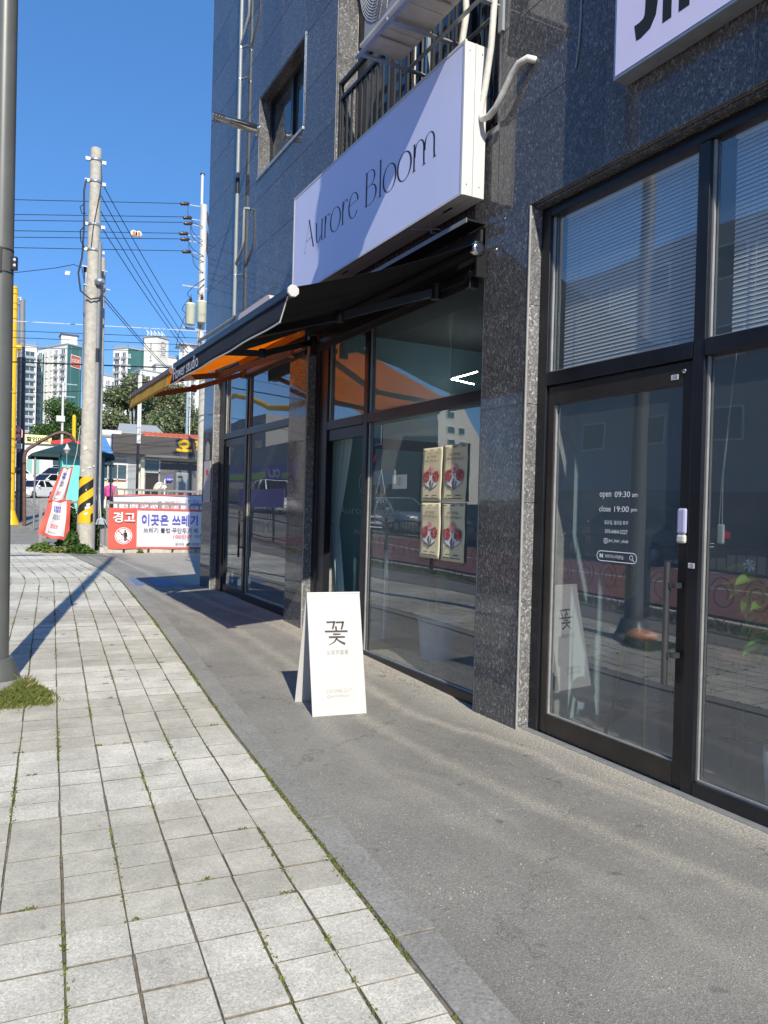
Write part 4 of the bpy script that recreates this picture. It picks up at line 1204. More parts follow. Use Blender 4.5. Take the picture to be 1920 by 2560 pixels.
for z in (4.75, 7.55, 8.0):
    b = MB(); b.lathe((3.215, 10.81, z), [(.030, 0), (.030, .025)], 10); b.bar((3.235, 10.79, z + .012), (3.288, 10.70, z + .012), .03, .012)
    b.build('clip', M['galv'], dp)

vt = thing('exhaust_vent', 'shiny steel flue pipe with slotted tip sticking out of the wall by the small window', 'vent pipe', (3.29, 10.17, 6.60))
MB().tube([(3.30, 10.17, 6.595), (2.90, 10.17, 6.61)], .060, 16).build('pipe', M['steel'], vt)
MB().tube([(2.895, 10.17, 6.61), (2.66, 10.17, 6.62)], .052, 16, r2=.050).build('slotted_tip', M['steel'], vt)
MB().lathe((3.286, 10.17, 6.595), [(.085, 0), (.085, .006), (.066, .014)], 18, (-1, 0, 0)).build('wall_collar', M['steel'], vt)
b = MB()
for i in range(16):
    a = 2 * math.pi * i / 16
    for x in (2.68, 2.72, 2.76, 2.80): b.obox((x, 10.17 + .0525 * math.cos(a), 6.618 + .0525 * math.sin(a)), (.013, 0, 0), (-.0035 * math.sin(a), .0035 * math.cos(a) * 0 + .0, .0035 * math.cos(a)), (0, .002 * math.cos(a), .002 * math.sin(a)))
b.build('slot', M['black'], vt)

# --- notices on the end pillar
nt = thing('notice', 'small arched black and white plaque high on the far granite pillar', 'plaque', (3.285, 12.3, 2.15))
b = MB(); b.prism([(3.281, 12.46, 2.14), (3.281, 12.16, 2.14), (3.281, 12.16, 2.42), (3.281, 12.31, 2.52), (3.281, 12.46, 2.42)], (.006, 0, 0)); b.build('plate', M['black'], nt)
b = MB(); b.prism([(3.279, 12.43, 2.17), (3.279, 12.19, 2.17), (3.279, 12.19, 2.41), (3.279, 12.31, 2.49), (3.279, 12.43, 2.41)], (.001, 0, 0)); b.build('print', mat('plaque_grey', (.38, .36, .30), .6), nt)
nt = thing('notice', 'long paper notice with a red square taped to the far granite pillar', 'notice', (3.285, 12.3, 1.50))
MB().box(3.279, 3.285, 12.10, 12.50, 1.50, 2.16).build('sheet', mat('notice_paper', (.50, .46, .44), .8), nt)
MB().box(3.2775, 3.2785, 12.22, 12.36, 1.93, 2.02).build('print', M['red'], nt)
b = MB()
for i in range(9): b.box(3.2775, 3.2785, 12.15, 12.46 - .03 * (i % 3), 1.54 + .036 * i, 1.55 + .036 * i)
b.build('print_line', M['ink_grey'], nt)

# --- four flower posters on the glass
def poster(label, y0, y1, z0, z1, ph):
    p = thing('poster', label, 'poster', (3.42, (y0 + y1) / 2, z0), 'flower posters on the shop window')
    w, h = y1 - y0, z1 - z0
    MB().grid(lambda u, v: (3.4205 - .0035 * math.sin(2.2 * v * math.pi + ph) ** 2 - .004 * (1 - v) ** 4 + .004 * 0, y1 - w * u + .004 * math.sin(v * 5 + ph), z0 + h * v), 10, 14).build('sheet', M['poster'], p, solid=.0008)
    f = lambda u, v: (3.4115, y1 - w * u, z0 + h * v)
    hw = MB()                                              # heart-shaped white wrapping with a fine outline
    heart = []
    for i in range(48):
        t = 2 * math.pi * i / 48
        heart.append((.5 + .024 * 16 * math.sin(t) ** 3 * .98, .38 + .0125 * (13 * math.cos(t) - 2.2 * math.cos(2 * t) - 2 * math.cos(3 * t) - math.cos(4 * t))))
    hw.poly([f(a, b) for a, b in heart][::-1]); hw.build('print_wrap', M['print_white'], p)
    ol = MB(); stroke(ol, lambda a, b: (3.4105,) + f(a, b)[1:], [(a, b) for a, b in heart] + [heart[0]], .009)
    for (a, b, c, d) in ((.42, .36, .47, .22), (.50, .40, .50, .20), (.58, .36, .53, .22), (.46, .40, .485, .24), (.62, .34, .55, .24)): stroke(ol, lambda q, r_: (3.4095,) + f(q, r_)[1:], [(a, b), (c, d)], .022, .012)
    stroke(ol, lambda q, r_: (3.4105,) + f(q, r_)[1:], [(.18, .20), (.25, .26), (.33, .26), (.38, .24)], .009)
    ol.build('print_line', M['print_green'], p)
    rr = random.Random(int(ph * 10))
    for (cu, cv, ru, rv_, m_, dx) in ((.5, .585, .13, .075, 'carn_pink', 0), (.26, .455, .165, .10, 'carn_red', .0004), (.745, .46, .165, .10, 'carn_red', .0002)):
        fl_ = MB(); pts = []
        for i in range(30):
            t = 2 * math.pi * i / 30; q = 1 + (.16 if i % 2 else -.10) + rr.uniform(-.13, .10)
            y = f(cu + ru * math.cos(t) * q, cv + rv_ * math.sin(t) * q); pts.append((3.4088 - dx, y[1], y[2]))
        fl_.poly(pts[::-1]); fl_.build('print_flower', M[m_], p)
        de = MB()
        for i in range(8):
            t = rr.uniform(0, 6.28); q = rr.uniform(.2, .75)
            stroke(de, lambda q_, r_: (3.4078 - dx,) + f(q_, r_)[1:], arc(cu + ru * q * math.cos(t), cv + rv_ * q * math.sin(t), .03, .018, rr.uniform(0, 360), rr.uniform(0, 360) + 150, 6), .010)
        de.build('print_petal_line', M['carn_pink' if m_ == 'carn_red' else 'carn_red'], p)
    tfit('5월 가정의달,', f(.25, .80)[:1] + f(.25, .80)[1:], UY, UZ, w * .5, h * .052, M['ink_brown'], 'lettering', p)
    tfit('카네이션 예약 받습니다', f(.13, .725), UY, UZ, w * .74, h * .048, M['ink_brown'], 'lettering', p)
    bl_ = MB()                                             # lines of print too small to read
    for (u, v, ww) in ((.08, .945, .16), (.42, .95, .17), (.80, .955, .14), (.20, .105, .20), (.55, .105, .24), (.12, .05, .10), (.26, .05, .17), (.46, .05, .2), (.69, .05, .16)):
        q = f(u, v); bl_.quad((3.4105, q[1], q[2]), (3.4105, q[1] - w * ww, q[2]), (3.4105, q[1] - w * ww, q[2] + .006), (3.4105, q[1], q[2] + .006))
    bl_.build('print_rule', M['ink_brown'], p)
    return p
poster('cream carnation poster on the shop glass, upper one on the side of the glass door', 5.435, 5.755, 1.556, 2.012, .3)
poster('cream carnation poster on the shop glass, upper one beside the granite pillar', 5.065, 5.415, 1.556, 2.020, 1.1)
poster('cream carnation poster on the shop glass, lower one on the side of the glass door', 5.440, 5.760, 1.075, 1.545, 2.0)
poster('cream carnation poster on the shop glass, lower one beside the granite pillar', 5.075, 5.415, 1.070, 1.547, 2.9)

# --- small things in the flower shop's window
op = thing('hanging_sign', 'small clear OPEN sign hung on strings inside the flower shop window', 'sign', (3.47, 6.62, 1.5))
MB().box(3.462, 3.468, 6.50, 6.73, 1.50, 1.625).build('plate', mat('smoky_plate', (.16, .16, .16), .2), op, bevel=.004)
tfit('OPEN', (3.460, 6.70, 1.535), UY, UZ, .17, .055, M['ink_white'], 'lettering', op)
b = MB(); b.tube([(3.465, 6.71, 1.625), (3.465, 6.61, 1.86), (3.465, 6.52, 1.625)], .002, 4); b.build('string', M['ink_white'], op)
ho = thing('window_lettering', 'white opening hours printed at the left edge of the flower shop window', 'lettering', (3.426, 6.6, 1.2))
for s_, z, y, w, h in (('open 10:00am', 1.385, 6.74, .235, .035), ('close 18:00pm', 1.325, 6.74, .235, .035)):
    tfit(s_, (3.4255, y, z), UY, UZ, w, h, M['ink_white'], 'letter', ho)
MB().quad((3.4255, 6.75, 1.298), (3.4255, 6.49, 1.298), (3.4255, 6.49, 1.304), (3.4255, 6.75, 1.304)).build('rule', M['ink_white'], ho)
cd = thing('card', 'small white card with a flower drawing stuck inside the flower shop window', 'card', (3.46, 6.25, 1.66))
MB().box(3.455, 3.457, 6.09, 6.36, 1.67, 1.80).build('sheet', M['print_white'], cd)
b = MB(); stroke(b, lambda u, v: (3.4535, 6.22 - u, 1.74 + v), arc(0, 0, .03, .035, 0, 360, 16), .006); stroke(b, lambda u, v: (3.4535, 6.22 - u, 1.74 + v), [(0, -.03), (0, .04)], .006)
b.build('drawing', M['ink_grey'], cd)
cd = thing('sticker', 'red and white letter sticker at the upper left of the flower shop window', 'sticker', (3.426, 6.7, 1.93))
tfit('F', (3.4255, 6.72, 1.93), UY, UZ, .09, .07, M['red'], 'letter', cd, bold=.03, shear=.3)

def curtain(label, y0, y1, z0, z1, x, tie=None, amp=.03, nf=6):
    c = thing('curtain', label, 'curtain', (x, (y0 + y1) / 2, z0))
    def fn(u, v):
        k = 1.0
        if tie: k = .42 + .58 * min(1, abs(v - tie) * 2.2) ** .8
        yc = y1 - .03
        y = yc - (y1 - y0) * u * k
        return (x + amp * math.sin(u * nf * 6.28) * k + .02 * math.sin(v * 3 + u * 5), y, z0 + (z1 - z0) * v)
    MB().grid(fn, 60, 24).build('cloth', M['curtain'], c)
    if tie:
        zt = z0 + (z1 - z0) * tie
        MB().tube([(x - .05, y1 - .02, zt + .05), (x - .055, y1 - .1, zt), (x - .05, y1 - (y1 - y0) * .45, zt - .02)], .008, 6).build('tie_band', M['pipe_grey'], c)
    return c
curtain('pale teal curtain tied back beside the flower shop door', 7.72, 8.28, .05, 2.45, 3.66, .52)
curtain('pale teal curtain hanging at the pillar end of the flower shop window', 4.76, 4.98, .05, 3.40, 3.56, None, .02, 3)
bu = thing('bucket', 'pale blue plastic bucket standing inside the flower shop window', 'bucket', (4.0, 6.32, .012))
MB().lathe((4.0, 6.32, .012), [(.17, 0), (.175, .03), (.185, .034), (.18, .06), (.215, .40), (.225, .41), (.225, .425), (.205, .425), (.17, .03)], 24).build('body', M['bucket'], bu)
pp = MB(); pp.box(3.78, 3.81, 7.05, 7.09, .012, 1.05)
tag(pp.build('white_post', M['bucket']), 'thin pale upright standing inside the flower shop window', 'post')
le = thing('ceiling_light', 'bright white angled tube light on the flower shop ceiling', 'light', (5.0, 7.79, 3.05))
MB().tube([(5.0, 7.79, 3.05), (4.96, 7.20, 3.05)], .007, 6).build('tube', M['led'], le)
MB().tube([(5.0, 7.79, 3.05), (5.42, 7.94, 3.05)], .007, 6).build('tube', M['led'], le)
MB().tube([(5.0, 7.79, 3.06), (5.0, 7.79, 3.58)], .004, 5).build('hanger', M['black'], le)

# --- salon door print and fittings
sp_ = thing('window_lettering', 'white opening hours and contact print on the salon door glass', 'lettering', (3.4235, 3.45, 1.2))
for s_, y, z, w, h in (('open', 3.60, 1.585, .098, .040), ('09:30', 3.473, 1.596, .125, .034), ('am', 3.332, 1.596, .042, .020), ('close', 3.60, 1.507, .098, .036), ('19:00', 3.473, 1.507, .118, .034), ('pm', 3.337, 1.503, .045, .024),
                     ('일요일, 월요일 휴무', 3.552, 1.428, .195, .026), ('010-6464-5227', 3.545, 1.375, .185, .024), ('jini_hair_ohak', 3.513, 1.316, .163, .026), ('여주지니미용실', 3.538, 1.222, .150, .024)):
    tfit(s_, (3.4235, y, z), UY, UZ, w, h, M['ink_white'], 'letter', sp_)
tfit('N', (3.4235, 3.585, 1.222), UY, UZ, .028, .026, M['ink_white'], 'letter', sp_, bold=.06)
b = MB(); fs = lambda u, v: (3.4235, 3.445 - u, 1.234 + v)
stroke(b, fs, arc(-.133, 0, .030, .030, 90, 270, 12) + arc(.133, 0, .030, .030, -90, 90, 12) + [(-.133, .030)], .005)
stroke(b, fs, arc(.120, .003, .013, .013, 0, 360, 16), .004); stroke(b, fs, [(.129, -.007), (.142, -.018)], .005)
fi = lambda u, v: (3.4235, 3.537 - u, 1.328 + v)
stroke(b, fi, [(-.010, .014), (.010, .014), (.014, .010), (.014, -.010), (.010, -.014), (-.010, -.014), (-.014, -.010), (-.014, .010), (-.010, .014)], .004); stroke(b, fi, arc(0, 0, .006, .006, 0, 360, 12), .003)
b.build('icon', M['ink_white'], sp_)
ds = thing('door_sensor', 'white and lavender plastic device fixed beside the salon door handle', 'device', (3.39, 2.925, 1.34))
MB().box(3.374, 3.402, 2.900, 2.958, 1.395, 1.535).build('body', M['sensor'], ds, bevel=.012)
MB().box(3.372, 3.402, 2.900, 2.958, 1.345, 1.393).build('base', M['white_dirty'], ds, bevel=.012)
for z, y, lb, w in ((2.245, 3.045, 'small white barcode label at the top of the salon door', .05), (1.215, 2.878, 'small white label on the salon mullion below the sensor', .04)):
    st = thing('label', lb, 'label', (3.38, y, z))
    x = 3.4005 if z > 2 else 3.3835
    MB().box(x - .0015, x, y - w, y, z, z + .028).build('sheet', M['print_white'], st)
    b = MB()
    for i in range(4): b.box(x - .0022, x - .0017, y - w + .006, y - .005 - .01 * (i % 2), z + .004 + i * .006, z + .007 + i * .006)
    b.build('print', M['ink_grey'], st)
cp_ = thing('blind_cord', 'pale blind cord with a plastic weight hanging in the right salon window', 'cord', (3.50, 2.76, 1.36))
MB().tube([(3.50, 2.70, 2.44), (3.50, 2.775, 1.70), (3.50, 2.785, 1.45)], .003, 5).build('cord', M['bead'], cp_)
MB().tube([(3.50, 2.70, 2.44), (3.50, 2.77, 1.70), (3.50, 2.765, 1.45)], .003, 5).build('cord', M['bead'], cp_)
MB().box(3.492, 3.510, 2.752, 2.792, 1.35, 1.455).build('weight', mat('clear_weight', (.45, .50, .47), .15), cp_, bevel=.008)
rb_ = thing('round_board', 'dark round board hanging behind the glass of the salon door', 'board', (3.62, 3.55, 1.05))
MB().lathe((3.62, 3.60, 1.08), [(.0, 0), (.125, 0), (.125, .012), (0, .012)], 28, (-1, 0, 0)).build('disc', M['black'], rb_)
for (x, y, lb) in ((3.78, 3.53, 'brown topped bar stool behind the salon door glass'), (3.80, 2.86, 'brown topped bar stool behind the right salon window')):
    st = thing('bar_stool', lb, 'stool', (x, y, .012), 'bar stools inside the salon')
    MB().lathe((x, y, .70), [(.05, 0), (.10, .01), (.115, .03), (.11, .05), (.07, .062), (0.01, .065)], 20).build('seat', M['stool_brown'], st)
    for sx, sy in ((-1, -1), (1, -1), (1, 1), (-1, 1)):
        MB().tube([(x + .08 * sx, y + .08 * sy, .71), (x + .17 * sx, y + .17 * sy, .012)], .014, 7).build('leg', M['black'], st)
    MB().tube([(x + .16 * math.cos(i * math.pi / 8), y + .16 * math.sin(i * math.pi / 8), .28) for i in range(17)], .008, 6).build('foot_ring', M['black'], st)
bp2 = thing('cabinet', 'dark salon counter with a small white card behind the door glass', 'counter', (5.2, 3.6, .012))
MB().box(4.9, 5.4, 2.9, 3.9, .012, .75).build('body', mat('dark_counter', (.05, .055, .06), .5), bp2, bevel=.01)
MB().box(4.896, 4.899, 3.0, 3.3, .35, .45).build('card', M['lavender'], bp2)
pl = thing('potted_plant', 'leafy green house plant with a white bloom inside the right salon window', 'plant', (3.68, 2.5, .012))
MB().lathe((3.70, 2.45, .012), [(.10, 0), (.13, .02), (.15, .30), (.14, .30), (.12, .27)], 18).build('pot', M['white_dirty'], pl)
stem = [(3.70, 2.45, .28), (3.68, 2.48, .65), (3.70, 2.53, .90), (3.67, 2.62, 1.08), (3.66, 2.69, 1.22)]
MB().tube(stem, .009, 6).build('stem', M['weed'], pl)
MB().tube([(3.68, 2.48, .65), (3.68, 2.38, .88), (3.70, 2.28, 1.12)], .007, 6).build('stem', M['weed'], pl)
def leafmesh(m_):
    b = MB(); L_, W_ = .15, .034
    pr = [(0, 0), (.25, .8), (.5, 1), (.75, .7), (1, 0)]
    mid = [(L_ * t, 0, -.03 * t * t) for t, _ in pr]
    lf = [(L_ * t, W_ * w, -.03 * t * t + .010 * w) for t, w in pr]; rt = [(L_ * t, -W_ * w, -.03 * t * t + .010 * w) for t, w in pr]
    for i in range(4):
        b.quad(mid[i], mid[i + 1], lf[i + 1], lf[i]); b.quad(rt[i], rt[i + 1], mid[i + 1], mid[i])
    return b.mesh('leaf', m_)
lm = [leafmesh(M['plant_leaf']), leafmesh(M['plant_dry'])]
rl2 = random.Random(9)
for i in range(80):
    t = rl2.random()
    if i < 50: q = stem[1].__class__(Vector(stem[int(t * 2) + 2]).lerp(Vector(stem[min(4, int(t * 2) + 3)]), (t * 2) % 1)) if t < .999 else stem[4]
    else: q = Vector((3.68, 2.38, .88)).lerp(Vector((3.70, 2.28, 1.12)), t)
    q = Vector(q)
    o = inst('leaf', lm[1 if (q.z < .95 and rl2.random() < .5) else 0], q + Vector((rl2.uniform(-.02, .02), rl2.uniform(-.02, .02), rl2.uniform(-.1, .04))), pl)
    o.rotation_euler = (rl2.uniform(-.5, .5), rl2.uniform(-.2, .9), rl2.uniform(0, 6.28)); s_ = rl2.uniform(.9, 1.45); o.scale = (s_, s_, s_)
b = MB()
for i in range(7):
    a = i * .9; b.poly([(3.65, 2.70, 1.24), (3.65 - .015 * math.cos(a) - .01, 2.70 + .03 * math.cos(a), 1.24 + .03 * math.sin(a)), (3.64, 2.70 + .034 * math.cos(a + .5), 1.24 + .034 * math.sin(a + .5))])
b.build('bloom', M['white'], pl)

# --- the A-board on the asphalt
af = thing('a_board', 'white folding pavement board with a large dark Korean character', 'sandwich board', (2.33, 5.19, 0))
FBL, FBR, FT = Vector((2.130, 5.012, .001)), Vector((2.530, 4.955, .001)), Vector((2.142, 5.205, .852))
eu = (FBR - FBL).normalized(); ev = (FT - FBL).normalized(); nn = eu.cross(ev).normalized()
W_ = (FBR - FBL).length; H_ = (FT - FBL).length
def slab(p, e1, e2, n_, w, h, t): 
    return MB().obox(p + e1 * w / 2 + e2 * h / 2 - n_ * t / 2, e1 * w / 2, e2 * h / 2, n_ * t / 2)
slab(FBL, eu, ev, nn, W_, H_, .011).build('front_board', M['white_board'], af, bevel=.0015)
BBL = Vector((2.152, 5.412, .001)); BT = FT + Vector((.002, .012, -.003)); ev2 = (BT - BBL).normalized(); n2 = eu.cross(ev2).normalized()
slab(BBL, eu, ev2, n2, W_, (BT - BBL).length, .011).build('back_board', M['white_board'], af, bevel=.0015)
hg = MB().tube([FT - eu * 0 - nn * .004 + ev * .002, FT + eu * W_ - nn * .004 + ev * .002], .008, 8); hg.build('hinge', M['white'], af)
def ff(px, py):                                           # board's own coordinates
    v = (2170 - (py + (px - 425) * .075)) / 2125.0
    l = 425 - 57 * v; r_ = 1357 - 85 * v
    return FBL + eu * W_ * (px - l) / (r_ - l) + ev * H_ * v + nn * .0012
b = MB(); fk = lambda u, v: ff(u, v)
for pts, w0, w1 in (([(690, 540), (838, 527)], 34, 30), ([(822, 510), (812, 580), (792, 655)], 36, 30), ([(845, 535), (992, 522)], 34, 30), ([(972, 508), (965, 580), (942, 655)], 36, 30),
                    ([(848, 602), (858, 690)], 34, 30), ([(660, 703), (1050, 680)], 34, 36), ([(800, 745), (930, 738)], 34, 24), ([(727, 800), (1002, 783)], 36, 32), ([(872, 790), (820, 880), (730, 938)], 34, 12), ([(850, 820), (920, 870), (1005, 908)], 22, 46)):
    stroke(b, fk, pts, w0, w1)
b.build('character', M['ink_brown'], af)
for s_, px, py, w, h in (('오로르블룸', 683, 1112, 375, 78), ('010-5940-2517', 668, 1772, 435, 66), ('@aurorebloom_', 676, 1862, 425, 72)):
    o_ = ff(px, py); o2 = ff(px + w, py)
    tfit(s_, o_, eu, ev, (o2 - o_).length, h / 2125.0 * H_, M['ink_grey'] if s_[0] != '오' else M['ink_brown'], 'lettering', af, bold=-.012)

# --- grey lamp post at the edge of the pavement
lp = thing('lamp_post', 'tall grey steel lamp post standing on the pavement in the foreground', 'lamp post', (.16, 6.45, gz(6.45)))
g0 = gz(6.45)
MB().tube([(.140, 6.45, g0 + .18), (.130, 6.45, 3.3), (.125, 6.45, 5.2), (.115, 6.45, 9.6)], [.104, .083, .077, .062], 28).build('pole', M['pole_grey'], lp)
MB().lathe((.14, 6.45, g0 + .10), [(.185, 0), (.175, .035), (.135, .14), (.118, .155), (.110, .155)], 28).build('base_collar', M['pole_grey'], lp)
MB().lathe((.14, 6.45, g0 - .02), [(.235, 0), (.225, .06), (.19, .115), (.17, .12)], 20).build('footing', mat('grey_concrete', (.22, .225, .235), .9, var=.15, vs=9, bump=.3, bs=50), lp)
MB().tube([(.115, 6.45, 9.5), (-.2, 6.40, 9.85), (-1.6, 6.3, 10.0)], .045, 10).build('arm', M['pole_grey'], lp)
MB().obox((-1.9, 6.28, 10.0), (.38, .03, 0), (0, .14, 0), (0, 0, .05)).build('lamp_head', M['pole_grey'], lp, bevel=.02)
b = MB(); b.obox((.214, 6.40, 3.24), (.020, -.01, 0), (.006, .02, 0), (0, 0, .048)); b.build('sensor_box', M['navy'], lp)
b = MB()
for z in (3.263, 3.222): b.lathe((.217, 6.379, z), [(.0, 0), (.013, 0), (.012, .006), (.004, .008)], 12, (.15, -1, 0))
b.build('sensor_lens', M['white'], lp)
b = MB(); b.lathe((.130, 6.45, 3.16), [(.0855, 0), (.0855, .012)], 28); b.lathe((.130, 6.45, 3.33), [(.085, 0), (.085, .012)], 28); b.obox((.08, 6.365, 3.25), (.05, 0, 0), (0, .015, 0), (0, 0, .09))
b.build('strap', M['black'], lp)
b = MB()
for z, a in ((1.62, 1.5), (2.02, 1.35), (2.30, 1.2), (1.30, 1.2)):
    c_, s_ = math.sin(a), -math.cos(a)
    b.obox((.135 + .093 * c_, 6.45 + .093 * s_, z), (-.012 * s_, .012 * c_, .01), (.001 * c_, .001 * s_, 0), (.004, 0, .014))
b.build('tape_scrap', mat('green_tape', (.02, .30, .20), .5), lp)
wd = MB(); rw = random.Random(21)
for (bx, by, bs, n_, hh) in ((.30, 6.12, .075, 900, .085), (.38, 6.02, .06, 700, .07), (.24, 5.98, .06, 500, .055), (.43, 6.16, .045, 350, .06), (.12, 5.99, .07, 350, .05), (.34, 6.22, .05, 350, .10), (.46, 5.93, .03, 120, .04)):
    for _ in range(n_):
        x = rw.gauss(bx, bs); y = rw.gauss(by, bs)
        if (x - .14) ** 2 + (y - 6.45) ** 2 < .05: continue
        q = math.hypot(x - bx, y - by) / bs
        tuft(wd, x, y, gz(y) + .012 + rw.random() * hh * .6 * max(0, 1 - q * .5), 2, hh * (1.1 - .28 * min(q, 2.4)), .012, rw, .0026)
for i_ in range(len(wd.mi)):
    if rw.random() < .16: wd.mi[i_] = 2
tag(wd.build('weed_clump', [M['grass'], M['moss'], M['drygrass']]), 'bright green clump of fine weeds at the foot of the lamp post', 'weeds')
sd = MB(); rg2 = random.Random(8)
gr = sd
for _ in range(700):
    chip(rg2.uniform(.02, .36), 5.87 + rg2.gauss(0, .05), rg2.uniform(.002, .008))
sd.build('sand', M['sand'], kind='stuff')
# ------------------------------------------------------------------ the yard beyond the building
def cyl(x, y, z0, z1, r, n=14, r2=None):
    return MB().tube([(x, y, z0), (x, y, (z0 + z1) / 2), (x, y, z1)], r, n, r2=r2)

# concrete utility pole with its pipe and bands
up = thing('utility_pole', 'weathered concrete utility pole with a black and yellow wrap standing in the weeds', 'utility pole', (2.48, 21.0, gz(21)))
MB().tube([(2.50, 21.0, .05), (2.53, 21.0, 10.45)], .205, 20, r2=.135).build('pole', M['concrete'], up)
cyl(2.66, 20.90, .05, 8.05, .055, 10).build('conduit', M['conduit'], up)
cyl(2.66, 20.90, 5.0, 5.35, .062, 10).build('conduit_coupling', M['navy'], up)
wr = MB(); wr2 = MB()
rad = lambda z: .205 - .07 * z / 10.4 + .006
def wrap(mb, fn, dr=0.0):
    n = 28
    for i in range(n):
        a0, a1 = 2 * math.pi * i / n, 2 * math.pi * (i + 1) / n
        (l0, h0), (l1, h1) = fn(a0), fn(a1)
        mb.quad(*[(2.503 + (rad(z) + dr) * math.cos(a), 21 + (rad(z) + dr) * math.sin(a), z) for a, z in ((a0, l0), (a1, l1), (a1, h1), (a0, h0))])
wrap(wr, lambda a: (.88, 2.06)); wr.build('warning_wrap', M['yellow'], up)
for k in range(-1, 5):
    b = MB()
    def st(a, k=k):
        t = ((a + 1.2) % (2 * math.pi)) / (2 * math.pi)
        lo = .88 + k * .44 + t * .88; return lo, lo + .22
    n = 56
    for i in range(n):
        a0 = -1.2 + 2 * math.pi * i / n; a1 = -1.2 + 2 * math.pi * (i + .9999) / n
        (l0, h0), (l1, h1) = st(a0 + 1e-6), st(a1)
        l0, h0, l1, h1 = [min(2.06, max(.88, q)) for q in (l0, h0, l1, h1)]
        if h0 - l0 < 1e-3 and h1 - l1 < 1e-3: continue
        b.quad(*[(2.503 + (rad(z) + .003) * math.cos(a), 21 + (rad(z) + .003) * math.sin(a), z) for a, z in ((a0, l0), (a1, l1), (a1, h1), (a0, h0))])
    if b.v: b.build('wrap_stripe', M['black'], up)
for z in (10.15, 9.60, 8.50, 7.85):
    b = MB(); r_ = rad(z) + .004
    b.lathe((2.50 + z * .003, 21, z - .035), [(r_, 0), (r_ + .006, .002), (r_ + .006, .068), (r_, .07)], 20)
    b.box(2.525 - r_ - .10, 2.525 - r_ + .01, 20.96, 21.04, z - .03, z + .05); b.box(2.525 + r_ - .01, 2.525 + r_ + .10, 20.96, 21.04, z - .06, z + .02)
    b.build('band', M['galv'], up)
for p_, q_ in (((2.20, 20.95, 7.42), (2.86, 20.95, 7.36)), ((2.3, 20.95, 6.95), (2.95, 20.95, 6.9))): MB().bar(p_, q_, .025).build('step_bolt', M['galv'], up)
b = MB(); b.lathe((2.67, 20.80, 6.95), [(.04, 0), (.12, .03), (.14, .10), (.10, .16), (.02, .18)], 14); b.build('security_camera', M['galv'], up)
b = MB(); b.tube([(2.30, 20.9, 9.6), (2.25, 20.88, 9.3), (2.27, 20.88, 8.4), (2.24, 20.88, 7.6), (2.16, 20.88, 7.2), (2.22, 20.86, 6.75), (2.45, 20.76, 6.55), (2.66, 20.78, 6.62), (2.80, 20.82, 6.85)], .022, 6)
b.tube([(2.64, 20.9, 10.0), (2.66, 20.86, 9.7), (2.62, 20.84, 9.3), (2.48, 20.82, 8.4), (2.44, 20.82, 7.9)], .012, 5)
b.tube([(2.26, 20.88, 8.95), (2.16, 20.86, 8.85), (2.2, 20.86, 8.7), (2.3, 20.86, 8.72)], .012, 5)
b.tube([(2.28, 20.88, 8.4), (2.18, 20.86, 8.25), (2.2, 20.86, 8.0), (2.29, 20.86, 7.85)], .014, 5)
b.build('cable', M['wire'], up)
b = MB(); rr = random.Random(4)
for i in range(16):
    a = rr.uniform(3.4, 5.9); z = rr.uniform(2.1, 3.2) if i < 9 else rr.uniform(.9, 2.0); r_ = rad(z) + .008; s_ = rr.uniform(.02, .06)
    c_, d_ = math.cos(a), math.sin(a)
    b.obox((2.525 + r_ * c_, 21 + r_ * d_, z), (-d_ * s_, c_ * s_, s_ * .2), (0, 0, s_ * rr.uniform(.5, 1)), (c_ * .001, d_ * .001, 0))
b.build('paper_scrap', M['white'], up)
u2 = thing('steel_flue', 'slim silver flue pipe rising just behind the left side of the utility pole', 'pipe', (2.26, 21.4, gz(21.4)))
MB().tube([(2.50, 21.5, .1), (2.425, 21.5, 7.42)], .072, 14).build('pipe', M['galv'], u2)
cyl(2.425, 21.5, 7.40, 7.55, .08, 14).build('cap', M['black'], u2)
b = MB()
for z in (6.9, 6.35, 5.75, 5.2, 4.55, 3.9, 3.2): b.lathe((2.50 - z * .010, 21.5, z), [(.078, 0), (.080, .004), (.080, .016), (.078, .02)], 14)
b.build('joint', M['conduit'], u2)
u3 = thing('rear_pole', 'thin concrete pole close behind the right side of the utility pole', 'utility pole', (2.86, 21.6, gz(21.6)))
cyl(2.82, 21.7, .1, 7.9, .125, 14, .10).build('pole', M['concrete'], u3)
sp3 = thing('service_post', 'short dark metal post with a cap at the right foot of the utility pole', 'post', (2.88, 20.75, gz(20.7)))
cyl(2.88, 20.75, .08, .86, .075, 12).build('post', M['conduit'], sp3)
MB().lathe((2.88, 20.75, .84), [(.08, 0), (.09, .01), (.09, .05), (.06, .09), (.0, .1)], 12).build('cap', M['black'], sp3)
mp = thing('mop', 'old mop with a pale handle leaning upside down by the utility pole', 'mop', (2.84, 20.55, .9))
MB().tube([(2.76, 20.6, 1.62), (2.80, 20.6, 1.02)], .014, 6).build('handle', M['white_dirty'], mp)
b = MB(); rr = random.Random(6)
for i in range(16):
    a = rr.uniform(0, 6.28); b.tube([(2.81, 20.6, 1.02), (2.81 + .08 * math.cos(a), 20.6 + .05 * math.sin(a), .98), (2.82 + .13 * math.cos(a), 20.6 + .06 * math.sin(a), .86)], .018, 5)
b.build('head', mat('grey_mop', (.33, .38, .42), .9, var=.3, vs=30), mp)

